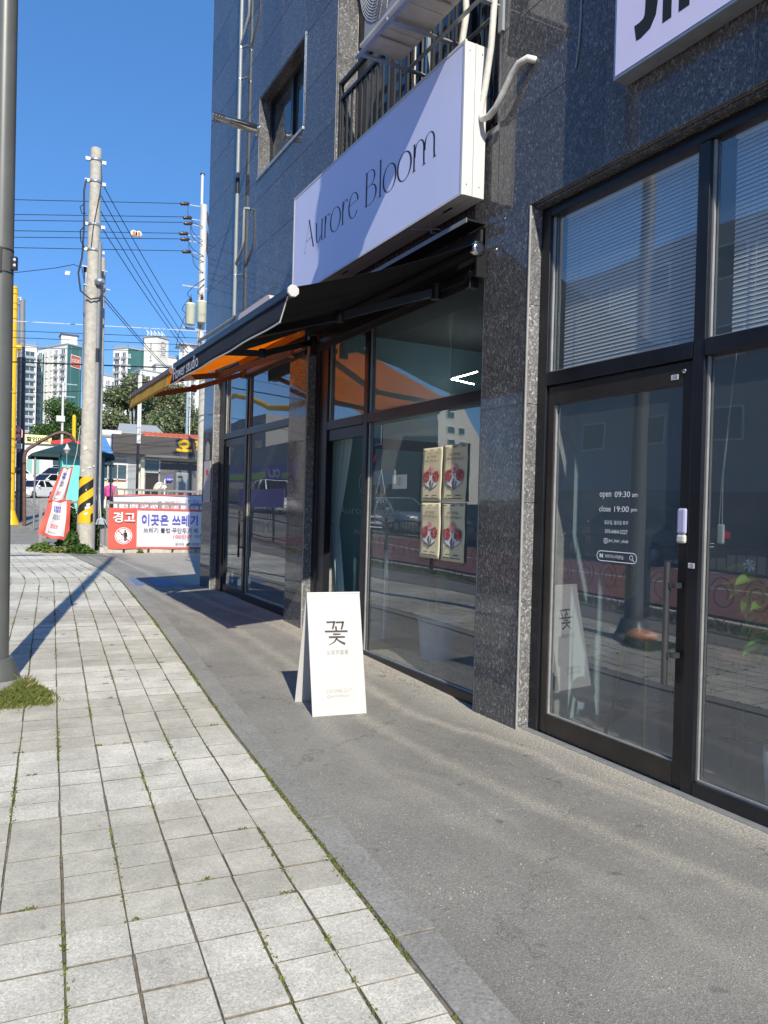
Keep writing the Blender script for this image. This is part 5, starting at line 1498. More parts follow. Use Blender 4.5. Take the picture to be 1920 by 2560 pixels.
# fences and banners
YF = 20.75
fn_ = thing('yard_fence', 'low grey metal fence carrying the red warning banner', 'fence', (4.5, YF, gz(YF)))
def fence_(par, x0, x1, y0, y1, zt, zb, step, postn):
    L_ = math.hypot(x1 - x0, y1 - y0)
    P_ = lambda t, z: (x0 + (x1 - x0) * t, y0 + (y1 - y0) * t, z)
    MB().bar(P_(0, zt), P_(1, zt), .06).build('rail', M['fence_grey'], par)
    MB().bar(P_(0, zb), P_(1, zb), .05).build('rail', M['fence_grey'], par)
    n = int(L_ / step); me = None
    for i in range(1, n):
        if i % postn == 0: continue
        q = P_(i / n, (zt + zb) / 2)
        if me is None: me = MB().box(-.018, .018, -.018, .018, -(zt - zb) / 2 + .03, (zt - zb) / 2 - .03).mesh('bar', M['fence_grey'])
        inst('bar', me, q, par)
    for i in range(0, n + 1, postn):
        q = P_(i / n, 0); MB().box(q[0] - .04, q[0] + .04, q[1] - .04, q[1] + .04, gz(q[1]) - .05, zt + .06).build('post', M['fence_grey'], par)
fence_(fn_, 2.98, 7.2, YF, YF + .1, 1.42, .36, .26, 5)
cb_ = thing('stone_edging', 'row of pale concrete blocks along the foot of the banner fence', 'edging', (4.5, YF - .02, gz(YF)))
ed = MB().box(-.28, .28, -.09, .09, -.1, .11).mesh('block', M['concrete'])
for i in range(7): inst('block', ed, (3.08 + i * .62, YF, gz(YF) + .03), cb_)
fl2 = thing('yard_fence', 'grey metal fence corner behind the crumpled banner', 'fence', (2.0, 22.0, gz(22)))
fence_(fl2, 1.52, 2.42, 22.35, 21.95, 1.40, .45, .3, 3)
fb_ = thing('yard_fence', 'grey fence at the back of the yard behind the reversed banner', 'fence', (5.0, 24, gz(24)))
fence_(fb_, 3.75, 8.0, 24.6, 24.9, 1.82, .7, .26, 5)

bn = thing('banner', 'red and white warning banner about dumping rubbish tied to the low fence', 'banner', (4.8, 20.62, .25))
def cl(x, z): return 20.64 + .012 * math.sin(x * 5 + z * 3) + .010 * math.sin(x * 1.7 - z * 7) + .02 * (z - .25) * 0
x0, x1, z0, z1 = 2.99, 6.75, .245, 1.295
b = MB(); b.grid(lambda u, v: (x0 + (3.70 - x0) * u, cl(x0 + (3.70 - x0) * u, v), z0 + (z1 - z0) * v - .012 * math.sin(u * 3.1)), 10, 10); b.build('red_field', M['banner_red'], bn)
b = MB(); b.grid(lambda u, v: (3.70 + (x1 - 3.70) * u, cl(3.70 + (x1 - 3.70) * u, v), z0 - .02 * u + (z1 - z0) * v), 40, 10); b.build('white_field', M['banner_white'], bn)
b = MB()
for (za, zb) in ((z0 - .004, z0 + .045), (z1 - .05, z1 + .004)):
    b.grid(lambda u, v: (3.70 + (x1 - 3.70) * u, cl(3.70 + (x1 - 3.70) * u, (za - z0) / (z1 - z0)) - .014, za - .02 * u + (zb - za) * v), 40, 1)
b.build('red_border', M['banner_red'], bn)
YB = 20.605
EX, EZ = (1, 0, 0), (0, 0, 1)
tfit('경고', (3.10, YB, .915), EX, EZ, .54, .27, M['ink_white'], 'lettering', bn, bold=.02)
tfit('이곳은 쓰레기', (3.81, YB, .855), (1, 0, -.006), EZ, 1.46, .29, M['ink_blue'], 'lettering', bn, bold=.018)
tfit('배출장소가 아닙니다', (5.42, YB, .845), (1, 0, -.006), EZ, 1.28, .28, M['ink_red'], 'lettering', bn, bold=.03)
tfit('쓰레기 불법·무단투기 배', (3.86, YB, .66), (1, 0, -.01), EZ, 1.42, .14, M['ink'], 'lettering', bn, bold=.004)
tfit('100만원', (4.63, YB, .515), EX, EZ, .49, .105, M['ink_red'], 'lettering', bn, bold=.008)
tfit('이하', (5.20, YB, .510), EX, EZ, .24, .105, M['ink'], 'lettering', bn, bold=.004)
tfit('문의처 :', (4.69, YB, .325), EX, EZ, .27, .075, M['ink'], 'lettering', bn)
tfit('자원', (5.12, YB, .320), EX, EZ, .20, .075, M['ink'], 'lettering', bn, bold=.004)
b = MB(); b.poly([(5.03 + .05 * math.cos(t) - .02 * math.sin(t), YB, .36 + .022 * math.sin(t) + .03 * math.cos(t)) for t in [2 * math.pi * i / 14 for i in range(14)]]); b.build('leaf_emblem', M['leaf_a'], bn)
ic = MB(); fic = lambda u, v: (3.365 + u, YB + .004, .575 + v)
ic.poly([fic(*p) for p in arc(0, 0, .215, .215, 0, 360, 36)[:-1]]); ic.build('icon_disc', M['ink_white'], bn)
ic = MB(); f2 = lambda u, v: (3.365 + u, YB + .001, .575 + v)
stroke(ic, f2, arc(0, 0, .188, .188, 0, 360, 40), .022); stroke(ic, f2, [(-.135, .135), (.135, -.135)], .03); ic.build('icon_ring', M['banner_red'], bn)
ic = MB(); f3 = lambda u, v: (3.365 + u, YB - .002, .575 + v)
ic.poly([f3(.04 + .026 * math.cos(t), .125 + .026 * math.sin(t)) for t in [2 * math.pi * i / 14 for i in range(14)]])
stroke(ic, f3, [(.045, .09), (.045, -.01)], .07); stroke(ic, f3, [(.03, 0), (.028, -.13)], .03); stroke(ic, f3, [(.063, 0), (.063, -.13)], .03); stroke(ic, f3, [(.015, .075), (-.02, .03), (-.07, .03)], .022); stroke(ic, f3, [(.078, .08), (.092, -.03)], .02)
stroke(ic, f3, [(-.115, -.03), (-.095, -.125), (-.045, -.125), (-.025, -.03)], .014)
ic.build('icon_figure', M['ink'], bn)
b = MB(); b.bar((2.99, 20.66, 1.28), (2.97, 20.72, 1.40), .012); b.bar((2.99, 20.66, .25), (2.82, 20.70, .36), .014); b.build('tie', M['white'], bn)

bb = thing('banner', 'reversed back of a white banner tied to the fence behind the warning banner', 'banner', (5.0, 23.0, 1.0))
b = MB(); b.grid(lambda u, v: (3.46 + 3.9 * u, 23.0 + .015 * math.sin(u * 14), 1.02 + .10 * u + (.60 + .05 * u) * v + .03 * math.sin(u * 9) * (v - .5)), 40, 6); b.build('cloth', M['banner_white'], bb)
b = MB(); b.grid(lambda u, v: (3.46 + 3.9 * u, 22.965, 1.60 + .148 * u + .03 * math.sin(u * 9) * .5 + .03 * v), 30, 1); b.build('red_border', M['banner_red'], bb)
pk = mat('show_through_pink', (.62, .38, .40), .8); bu_ = mat('show_through_blue', (.36, .36, .62), .8)
tfit('배출장소가 아닙니다', (5.36, 22.955, 1.27), (-1, 0, -.04), EZ, 1.62, .26, pk, 'lettering', bb, bold=.02)
tfit('쓰레기', (6.15, 22.955, 1.31), (-1, 0, -.04), EZ, .66, .28, bu_, 'lettering', bb, bold=.02)
tfit('쓰레기 불법·무단투기', (6.05, 22.955, 1.10), (-1, 0, -.03), EZ, 1.7, .11, M['ink_grey'], 'lettering', bb)

hb = thing('banner', 'crumpled red and white banner hanging loose from the fence corner', 'banner', (1.9, 21.6, .35))
def ruled(Lp, Rp, amp, yb):
    def fn(u, v):
        t = v * (len(Lp) - 1); i = min(int(t), len(Lp) - 2); q = t - i
        l = Vector((Lp[i][0], 0, Lp[i][1])).lerp(Vector((Lp[i + 1][0], 0, Lp[i + 1][1])), q)
        r_ = Vector((Rp[i][0], 0, Rp[i][1])).lerp(Vector((Rp[i + 1][0], 0, Rp[i + 1][1])), q)
        p = l.lerp(r_, u)
        return (p.x, yb + amp * math.sin(u * 11 + v * 4) + amp * .8 * math.sin(u * 5 - v * 9) - .05 * v, p.z + .02 * math.sin(u * 9 + v))
    return fn
for (Lp, Rp, yb) in (([(1.96, 2.30), (1.86, 2.05), (1.72, 1.65), (1.62, 1.40)], [(2.22, 2.32), (2.16, 2.0), (2.08, 1.62), (2.02, 1.36)], 21.62),
                     ([(1.64, 1.42), (1.60, 1.20), (1.48, .85), (1.40, .57)], [(2.17, 1.45), (2.17, 1.1), (2.16, .7), (2.14, .36)], 21.55)):
    fn = ruled(Lp, Rp, .025, yb)
    b = MB(); n = 24
    for j in range(n):
        for i in range(n):
            u0, u1, v0, v1 = i / n, (i + 1) / n, j / n, (j + 1) / n
            b.m(0 if (i < 5 or j < 1 or j >= n - 2 or i >= n - (3 if yb > 21.6 else 4)) else 1)
            b.quad(fn(u0, v0), fn(u0, v1), fn(u1, v1), fn(u1, v0))
    b.build('cloth', [M['banner_red'], M['banner_white']], hb, solid=.003)
    pr = MB(); pb = MB(); pc = MB()
    fq = lambda u, v: Vector(fn(u, v)) + Vector((0, -.014, 0))
    for (mb, v0, us, w) in ((pb, .16, ((.30, .42), (.44, .60)), .10), (pc, .40, ((.33, .37), (.39, .46), (.48, .53), (.55, .62)), .06), (pr, .62, ((.34, .40), (.42, .50), (.52, .58)), .06), (pc, .82, ((.3, .34), (.36, .44), (.46, .55)), .03)):
        for (ua, ub) in us:
            for q in range(4):
                va = v0 + w * (q % 2) ; ux = ua + (ub - ua) * (q // 2) * .6
                mb.quad(fq(ux, va), fq(ux, va + w * .8), fq(ux + (ub - ua) * .35, va + w * .8), fq(ux + (ub - ua) * .35, va))
    pb.build('print', M['ink_blue'], hb); pc.build('print', M['ink_grey'], hb); pr.build('print', M['ink_red'], hb)
b = MB(); b.tube([(2.22, 21.6, 2.32), (2.30, 21.6, 2.7), (2.36, 21.5, 3.4)], .008, 4); b.tube([(2.02, 21.55, 1.37), (2.25, 21.5, 1.25), (2.40, 21.9, 1.2)], .008, 4); b.build('tie', M['white'], hb)

# weeds and bushes at the foot of the pole and fence
def leafy(name, label, cat, cx, cy, z0, rx, ry, h, n, s_, mats, seed, stems=0):
    rr = random.Random(seed); o = thing(name, label, cat, (cx, cy, z0))
    b = MB()
    for _ in range(n):
        a = rr.uniform(0, 6.28); q = rr.random() ** .5; t = rr.random()
        k = (1 - .55 * t ** 2)
        x, y, z = cx + rx * q * math.cos(a) * k, cy + ry * q * math.sin(a) * k, z0 + h * t * (1 - .35 * q * q) + rr.uniform(-.02, .03)
        s2 = s_ * rr.uniform(.5, 1.3); d = Vector((rr.gauss(0, 1), rr.gauss(0, 1), rr.gauss(.3, .6))).normalized(); e = d.cross(Vector((rr.gauss(0, 1), rr.gauss(0, 1), rr.gauss(0, 1)))).normalized()
        p = Vector((x, y, z)); b.m(rr.choice(range(len(mats))))
        b.poly([p - d * s2, p - d * s2 * .2 + e * s2 * .45, p + d * s2 * .5 + e * s2 * .35, p + d * s2, p + d * s2 * .4 - e * s2 * .4, p - d * s2 * .3 - e * s2 * .4])
    b.build('leaves', mats, o)
    sb = MB()
    for _ in range(stems or 8):
        a = rr.uniform(0, 6.28); q = rr.random() * .7
        sb.tube([(cx + rx * q * .5 * math.cos(a), cy + ry * q * .5 * math.sin(a), z0 - .03), (cx + rx * q * math.cos(a), cy + ry * q * math.sin(a), z0 + h * .8)], .007, 4, r2=.003)
    sb.build('stem', M['weed'], o)
    return o
W3 = [M['weed'], M['leaf_a'], M['leaf_b']]
leafy('bush', 'dark green bush filling the fence corner left of the utility pole', 'bush', 2.22, 22.1, .15, .33, .3, 1.30, 1000, .07, [M['leaf_b'], M['weed']], 1)
leafy('bush', 'dark green bush between the utility pole and the banner fence', 'bush', 3.05, 21.6, .15, .34, .3, 1.15, 900, .07, [M['leaf_b'], M['weed']], 2)
leafy('weed_plant', 'tall bright weeds under the crumpled banner beside the utility pole', 'weeds', 2.18, 20.95, .12, .26, .25, .62, 600, .06, W3, 3)
leafy('weed_plant', 'low weeds spreading at the left end of the crumpled banner', 'weeds', 1.50, 21.2, .12, .42, .25, .24, 500, .06, [M['weed'], M['grass']], 4)
leafy('weed_plant', 'low weeds at the kerb in front of the utility pole', 'weeds', 2.30, 20.35, .12, .40, .2, .26, 520, .05, [M['weed'], M['leaf_a']], 5)
leafy('weed_plant', 'dry yellow weeds along the pavement under the crumpled banner', 'weeds', 1.85, 20.62, .11, .42, .16, .18, 420, .05, [M['drygrass'], M['grass']], 6)
leafy('weed_plant', 'small weed sprouting under the banner between two blocks', 'weeds', 3.78, 20.55, .10, .10, .06, .14, 60, .04, [M['grass'], M['weed']], 7)

# second pole with transformers, behind the end of the building
tp = thing('transformer_pole', 'tall pale utility pole with two cream transformers at the building corner', 'utility pole', (7.2, 28.0, gz(28)))
cyl(7.24, 28.0, .2, 7.3, .165, 16, .145).build('pole', M['concrete'], tp)
cyl(7.10, 28.0, 7.3, 12.3, .135, 14, .12).build('upper_pole', M['white_dirty'], tp)
cyl(7.02, 28.0, 12.25, 13.4, .05, 10).build('mast', M['white'], tp)
MB().box(6.94, 7.10, 27.95, 28.05, 13.38, 13.42).build('cap', M['black'], tp)
for (x, z0, z1) in ((6.64, 7.83, 8.58), (7.04, 7.95, 8.72)):
    t_ = MB().lathe((x, 27.72, z0), [(.155, 0), (.175, .02), (.175, z1 - z0 - .05), (.182, z1 - z0 - .04), (.182, z1 - z0), (.12, z1 - z0 + .03), (0, z1 - z0 + .035)], 20).build('transformer', M['xfm'], tp)
    b = MB(); b.lathe((x, 27.72, z1 + .02), [(.035, 0), (.035, .05), (.07, .06), (.04, .10), (.07, .12), (.04, .16), (.05, .18), (.02, .24), (.02, .30)], 12); b.build('bushing', M['porcelain'], t_)
tfit('人 50', (7.04 - .09, 27.535, 8.18), EX, EZ, .18, .12, M['ink_grey'], 'lettering', tp)
for z in (12.2, 11.7, 11.5, 11.1, 10.9, 10.5): MB().bar((6.55, 28.0, z), (7.2, 28.0, z + .02), .025).build('cross_arm', M['galv'], tp)
MB().bar((6.4, 27.9, 7.75), (7.5, 27.9, 7.7), .07).build('cross_arm', M['galv'], tp); MB().bar((6.4, 28.1, 9.3), (7.5, 28.1, 9.3), .05).build('cross_arm', M['galv'], tp)
for z, x in ((12.20, 6.41), (11.72, 6.52), (11.52, 6.55), (11.13, 6.40), (10.93, 6.45), (10.50, 6.52)):
    MB().lathe((x - .17, 28.0, z - .03), [(.03, 0), (.07, .06), (.05, .12), (.075, .16), (.05, .22), (.075, .26), (.03, .34)], 10, (1, 0, .18)).build('insulator', M['porcelain'], tp)
b = MB()
for z0, z1 in ((12.1, 11.2), (11.4, 10.4), (11.0, 9.9)):
    b.obox((7.28, 28.0, z0 - .35), (.04, 0, -.01), (0, .04, 0), (.08, 0, -.33))
b.build('fuse_switch', M['porcelain'], tp)
b = MB()
for (x0_, z0_, x1_, z1_, sag) in ((6.5, 12.1, 7.05, 11.45, .35), (6.6, 11.55, 7.05, 10.95, .2), (6.6, 11.4, 7.05, 10.8, .25), (6.5, 11.05, 7.1, 10.4, .25), (6.55, 10.8, 7.1, 10.2, .3), (6.7, 10.4, 7.1, 9.8, .2), (7.15, 9.6, 6.64, 8.85, .5), (7.15, 9.4, 7.04, 9.0, .3), (6.64, 8.8, 6.38, 8.35, .12), (6.38, 8.35, 6.55, 8.1, -.05), (7.04, 7.9, 6.9, 6.4, .0), (6.5, 8.2, 6.2, 7.0, .1)):
    b.tube([(x0_ + (x1_ - x0_) * t - sag * .6 * math.sin(math.pi * t), 27.85, z0_ + (z1_ - z0_) * t - sag * .35 * math.sin(math.pi * t)) for t in [i / 8 for i in range(9)]], .012, 5)
b.build('jumper_wire', M['wire'], tp)

def wire(label, pts, r=.010, sag=0.0, m='wire', group=None):
    P_ = []
    a, c = Vector(pts[0]), Vector(pts[-1])
    for i in range(21):
        t = i / 20; p = a.lerp(c, t); p.z -= sag * 4 * t * (1 - t); P_.append(p)
    tag(MB().tube(P_, r, 5).build('power_line', M[m]), label, 'cable', group)
names = ['highest', 'second', 'third', 'fourth', 'fifth', 'lowest']
for nm, za, zb in zip(names, (11.19, 10.71, 10.52, 10.18, 9.97, 9.63), (12.20, 11.72, 11.52, 11.13, 10.93, 10.50)):
    s_ = (zb - za) / 5.5
    wire(f'level black power line ending on the transformer pole, {nm} of the six', [(-14, 28, za - s_ * 15), (6.35, 28, zb)], .012, 0, group='power lines on the transformer pole')
for nm, z0_, ze in zip(('highest', 'second', 'third', 'lowest'), (9.70, 9.34, 8.94, 8.58), (7.69, 7.38, 7.0, 6.86)):
    wire(f'sloping black line from the utility pole to the transformer pole, {nm} of its four', [(2.64, 21, z0_), ({7.38: 6.55}.get(ze, 6.65), 28, ze)], .011, .12, group='lines between the two poles')
for nm, z0_, ze in (('upper', 6.87, 6.42), ('lower', 6.77, 6.36)):
    wire(f'{nm} of the two lower sloping lines leaving the utility pole', [(2.90, 21.6, z0_), (7.0, 30, ze - .35)], .011, .1, group='lower lines between the poles')
for lb, a, c, r_, m_ in (('pale twisted cable crossing the sky below the power lines', (-6, 26, 6.31), (7.1, 26, 7.31), .014, 'white'), ('thin cable crossing just above the apartment roofs', (-6, 26, 5.94), (7.1, 26, 7.08), .010, 'wire'),
                        ('thin cable crossing the roof of the apartment with the red sign', (-6, 26, 5.79), (7.1, 26, 6.83), .010, 'wire'), ('thin cable crossing below the apartment roofs', (-6, 26, 5.42), (7.1, 26, 6.60), .009, 'wire'),
                        ('thick black cable crossing in front of the red apartment sign', (-6, 26, 5.11), (7.1, 26, 6.03), .022, 'wire'), ('thin black cable crossing low in front of the far apartments', (-6, 26, 3.77), (2.9, 26, 4.90), .010, 'wire'), ('black cable rising right across the pale blossoming tree', (2.9, 26, 4.94), (7.1, 26, 5.88), .014, 'wire')):
    wire(lb, [a, c], r_, 0, m_)
tag(MB().tube([(-4, 24.5, 7.55), (.88, 24.5, 7.92), (1.9, 24.5, 8.22), (2.30, 23.4, 8.1), (2.36, 22, 7.65), (2.42, 21.5, 6.9), (2.45, 21.3, 6.3)], .010, 5).build('power_line', M['wire']), 'black cable sagging from the left to the silver flue with a white tag', 'cable')
tag(MB().obox((2.23, 24.45, 8.12), (.065, 0, .005), (0, .004, 0), (.01, 0, .055)).build('cable_tag', M['white']), 'small square white tag hanging on the cable left of the silver flue', 'tag')
mk = thing('line_marker', 'orange line marker hung between the power lines in the sky', 'marker', (4.74, 27.9, 10.78))
b = MB()
for dx in (-.085, .085): b.lathe((4.74 + dx, 27.93, 10.78), [(.0, 0), (.115, 0), (.115, .03), (0, .03)], 16, (0, -1, 0))
b.build('plate', M['white'], mk)
b = MB()
for dx in (-.085, .085):
    for dz in (-.04, .04): b.lathe((4.74 + dx, 27.90, 10.78 + dz), [(0, 0), (.045, 0), (.045, .008), (0, .008)], 10, (0, -1, 0))
b.build('reflector', mat('orange_reflector', (.85, .25, .03), .4), mk)

# street furniture at the left
yp = thing('signal_pole', 'yellow traffic signal pole partly hidden by the lamp post', 'pole', (1.05, 30.5, gz(30.5)))
MB().tube([(1.106, 30.5, gz(30.5)), (1.049, 30.5, 8.98)], .12, 12).build('pole', M['yellow'], yp)
MB().tube([(1.07, 30.5, 6.84), (1.31, 30.5, 6.84)], .095, 10).build('arm_stub', M['yellow'], yp)
MB().lathe((1.115, 30.5, gz(30.5)), [(.30, 0), (.20, .25), (.13, .5)], 8).build('base', M['yellow'], yp)
MB().tube([(1.14, 30.5, 8.6), (1.26, 30.4, 8.6), (1.24, 30.4, 8.5)], .03, 6).build('lamp_hook', M['white'], yp)
dk = thing('street_pole', 'dark navy street pole right beside the yellow signal pole', 'pole', (1.42, 33, gz(33)))
MB().tube([(1.50, 33, gz(33)), (1.44, 33, 6.9)], .15, 12).build('lower_pole', M['navy'], dk)
MB().tube([(1.44, 33, 6.85), (1.42, 33, 9.15)], .13, 12, r2=.10).build('upper_pole', M['conduit'], dk)
MB().tube([(1.42, 33, 8.95), (1.05, 33, 8.95)], .06, 8).build('arm', M['conduit'], dk)
ss = thing('stop_sign', 'red octagonal stop sign peeking out beside the lamp post', 'road sign', (1.20, 31.6, 3.87))
b = MB(); b.prism([(1.17 + .33 * math.cos(R(22.5 + 45 * i)), 31.58, 3.86 + .33 * math.sin(R(22.5 + 45 * i))) for i in range(8)], (0, .01, 0)); b.build('plate', M['red'], ss)
b = MB(); stroke(b, lambda u, v: (1.17 + u, 31.574, 3.86 + v), [(.305 * math.cos(R(22.5 + 45 * i)), .305 * math.sin(R(22.5 + 45 * i))) for i in range(9)], .018); b.build('border', M['ink_white'], ss)
tfit('정지', (.98, 31.572, 3.89), EX, EZ, .38, .18, M['ink_white'], 'lettering', ss, bold=.02); tfit('STOP', (.95, 31.572, 3.67), EX, EZ, .44, .16, M['ink_white'], 'lettering', ss, bold=.02)
b = MB(); b.box(1.0, 1.46, 31.59, 31.60, 3.30, 3.48); b.build('lower_plate', M['white'], ss)
tfit('호구역', (1.22, 31.585, 3.34), EX, EZ, .22, .10, M['ink'], 'lettering', ss)
ar = thing('pipe_arch', 'rusty brown bent pipe arch over the yard entrance', 'pipe arch', (1.5, 30, gz(30)))
MB().tube([(1.52, 30, gz(30)), (1.47, 30, 2.9), (1.50, 30, 3.08), (1.60, 30, 3.22), (1.98, 30, 3.50), (2.45, 30, 3.80), (2.62, 30, 3.86), (2.80, 30, 3.86), (2.95, 30, 3.80), (3.06, 30, 3.66), (3.10, 30, 3.45), (3.12, 30, gz(30))], .06, 8).build('pipe', mat('rusty_pipe', (.12, .062, .045), .6, var=.3, vs=6), ar)
wp = thing('light_column', 'slim white post on a dark lower shaft in front of the brown shop fascia', 'post', (5.36, 30, gz(30)))
MB().box(5.29, 5.43, 29.95, 30.05, 3.64, 6.2).build('upper_post', M['white'], wp, bevel=.01)
MB().tube([(5.34, 30, gz(30)), (5.35, 30, 3.64)], .05, 8).build('shaft', M['navy'], wp)
MB().box(5.36, 5.375, 29.944, 29.949, 3.9, 5.6).build('screw_strip', M['galv'], wp)

# turquoise kiosk under a dark green canopy
kz = gz(28)
ki = thing('kiosk', 'turquoise tarpaulin stall under a dark green pitched canopy', 'stall', (3.2, 28, kz))
MB().box(2.52, 3.30, 27.9, 29.2, kz, 2.98).build('tarpaulin', M['teal_cloth'], ki, bevel=.02)
MB().box(3.31, 3.90, 28.0, 29.4, kz, 2.98).build('side_sheet', mat('blue_grey_tarp', (.075, .17, .20), .6, var=.1, vs=2), ki, bevel=.02)
def cano(name, x0, x1, xm, y0, y1, ze, zp, m):
    b = MB(); A, B_, C_, D_ = (x0, y0, ze), (x1, y0, ze), (x1, y1, ze), (x0, y1, ze); T = (xm, (y0 + y1) / 2, zp)
    for a, c in ((A, B_), (B_, C_), (C_, D_), (D_, A)): b.poly([a, c, T])
    for a, c in ((A, B_), (B_, C_), (C_, D_), (D_, A)): b.quad((a[0], a[1], a[2] - .10), (c[0], c[1], c[2] - .10), c, a)
    return b.build(name, M[m], ki, solid=.01)
cano('canopy', 1.62, 4.25, 2.95, 28.2, 30.6, 2.98, 3.52, 'teal_dark')
cano('front_canopy', 2.48, 4.10, 3.25, 27.5, 29.4, 3.02, 3.36, 'teal_dark')
b = MB()
for x in (1.72, 4.15): b.tube([(x, 28.3, kz), (x, 28.3, 2.95)], .03, 6)
b.build('canopy_leg', M['conduit'], ki)
lc = thing('weather_vane', 'small white conical fitting on a thin rod above the turquoise stall', 'fitting', (2.29, 24, 2.8))
MB().lathe((2.29, 24, 2.80), [(.03, 0), (.05, .02), (.05, .05), (.08, .06), (.08, .10), (.11, .11), (.06, .16), (.0, .30)], 14).build('cone', M['white'], lc)
MB().tube([(2.29, 24, 1.3), (2.29, 24, 2.82)], .010, 5).build('rod', M['galv'], lc)

# restaurant with a dark fascia
rz = gz(38); RY = 38.0
rs = thing('restaurant', 'low restaurant with a dark brown fascia and big yellow letters under an orange roof', 'restaurant', (7.5, RY, rz))
b = MB(); b.m(0).box(5.0, 7.0, RY + .6, 44, rz - .2, 3.9); b.m(1).box(7.0, 13.0, RY + .5, 44, rz - .2, 4.4); b.build('wall', [M['white_dirty'], M['cream']], rs)
MB().box(5.61, 13.0, RY - .05, RY + .45, 3.70, 4.60).build('fascia', M['darksign'], rs, bevel=.01)
MB().box(5.61, 13.0, RY - .06, RY - .052, 4.14, 4.155).build('fascia_joint', M['black'], rs)
b = MB(); b.box(6.9, 13, RY - .35, RY - .051, 3.58, 3.69); 
b.build('awning_edge', M['greywall'], rs)
tfit('오', (8.58, RY - .07, 3.93), EX, EZ, .76, .60, M['yellow'], 'letter', rs, bold=.06)
tfit('학', (9.46, RY - .07, 3.90), EX, EZ, .74, .66, M['yellow'], 'letter', rs, bold=.05)
rf = MB(); rf.prism([(7.10, RY + .2, 4.61), (13, RY + .2, 4.61), (13, RY + 2.6, 4.98), (7.35, RY + 2.6, 4.98)], (0, .02, .03)); orf = rf.build('orange_roof', M['orange_roof'], rs)
rm_ = MB().bar((0, 0, 0), (.06, 2.4, .37), .03, .03).mesh('roof_seam', M['orange_roof'])
for i in range(22): inst('roof_seam', rm_, (7.18 + i * .27, RY + .22, 4.66), orf)
rf = MB(); rf.prism([(4.4, RY - .3, 3.66), (5.60, RY - .3, 3.66), (5.60, RY + 2.2, 4.55), (4.4, RY + 2.2, 4.55)], (0, .02, .03)); brf = rf.build('blue_roof', M['blue_roof'], rs)
rm_ = MB().bar((0, 0, 0), (.30, 2.4, .86), .03, .03).mesh('roof_seam', M['blue_roof'])
for i in range(5): inst('roof_seam', rm_, (4.42 + i * .27, RY - .28, 3.71), brf)
MB().box(7.00, 7.16, RY + .35, RY + .498, rz, 3.58).build('corner_post', M['cream'], rs)
wl_ = MB().box(7.92, 9.8, RY + .42, RY + .49, rz, 3.46).build('ribbed_wall', M['greywall'], rs)
rib = MB().box(-.02, .02, -.02, .02, -1.30, 1.30).mesh('rib', M['greywall'])
for i in range(26): inst('rib', rib, (7.96 + i * .071, RY + .41, 2.12), wl_)
dd = MB(); dd.box(7.17, 7.92, RY + .40, RY + .49, 2.84, 2.92); dd.box(7.17, 7.92, RY + .40, RY + .49, 3.46, 3.55); dd.box(7.85, 7.92, RY + .40, RY + .419, rz, 3.46); dd.box(7.17, 7.22, RY + .40, RY + .49, rz, 2.83)
do = dd.build('door', M['bead'], rs)
MB().box(7.22, 7.85, RY + .45, RY + .46, 2.92, 3.46).build('pane', M['apt_glass'], do); MB().box(7.22, 7.85, RY + .45, RY + .46, rz, 2.84).build('pane', M['black'], do)
ww = MB()
for (a, b2, c, d) in ((5.02, 5.08, 1.95, 3.55), (5.48, 5.53, 1.95, 3.55), (6.34, 6.42, .9, 3.25), (5.92, 5.96, 1.95, 3.16), (5.08, 6.34, 3.16, 3.24), (5.08, 6.34, 2.44, 2.50), (5.08, 6.34, 3.45, 3.52)):
    ww.box(a, b2, RY + .50, RY + .60, c, d)
wo = ww.build('window', M['white_dirty'], rs)
MB().box(5.08, 6.34, RY + .56, RY + .57, 2.50, 3.16).build('pane', M['apt_glass'], wo); MB().box(5.08, 6.34, RY + .56, RY + .57, 3.24, 3.45).build('pane', M['apt_grey'], wo)
MB().box(5.08, 6.34, RY + .57, RY + .58, .9, 2.44).build('lower_panel', M['cream'], wo)
MB().box(5.3, 6.34, RY + .555, RY + .565, 2.36, 2.47).build('red_strip', mat('red_brown_strip', (.42, .14, .08), .6), wo)
MB().box(6.42, 6.80, RY + .50, RY + .58, .9, 3.2).build('frosted_panel', M['apt_grey'], rs)
pk_ = MB(); pk_.box(8.10, 8.16, RY + .30, RY + .35, rz, 2.56); pk_.box(8.10, 8.52, RY + .30, RY + .35, 2.54, 2.58); pk_.build('pipe_frame', M['white'], rs)
np_ = thing('house_number', 'blue house number plate on the ribbed grey restaurant wall', 'plate', (8.32, RY + .28, 2.5))
MB().box(8.20, 8.46, RY + .28, RY + .30, 2.47, 2.72).build('plate', M['ink_blue'], np_); tfit('343', (8.24, RY + .275, 2.52), EX, EZ, .18, .09, M['ink_white'], 'lettering', np_)
tk = thing('water_tank', 'tall grey plastic tank in front of the ribbed restaurant wall', 'tank', (8.88, 36.6, rz))
MB().box(8.22, 8.84, 36.3, 36.9, 1.0, 2.86).build('body', mat('grey_plastic', (.19, .215, .23), .5, var=.08, vs=3), tk, bevel=.08)
MB().box(8.30, 8.50, 36.285, 36.298, 2.60, 2.68).build('grip', M['black'], tk)
ub = thing('parasol', 'cream parasol leaning over the yard fence by the dark doorway', 'parasol', (6.8, 33, gz(33)))
MB().lathe((6.82, 33, 2.02), [(.30, -.02), (.27, .10), (.18, .20), (.06, .27), (.0, .28)], 12, (-.25, 0, 1)).build('canopy', mat('cream_cloth', (.72, .68, .52), .8), ub)
MB().tube([(6.86, 33, gz(33)), (6.80, 33, 2.2)], .015, 6).build('stem', M['galv'], ub)
oh = thing('old_house', 'old low house with a grey tiled roof behind the restaurant', 'house', (10, 58, gz(58)))
MB().box(9.1, 12.0, 58, 62, gz(58), 6.35).build('wall', M['cream'], oh)
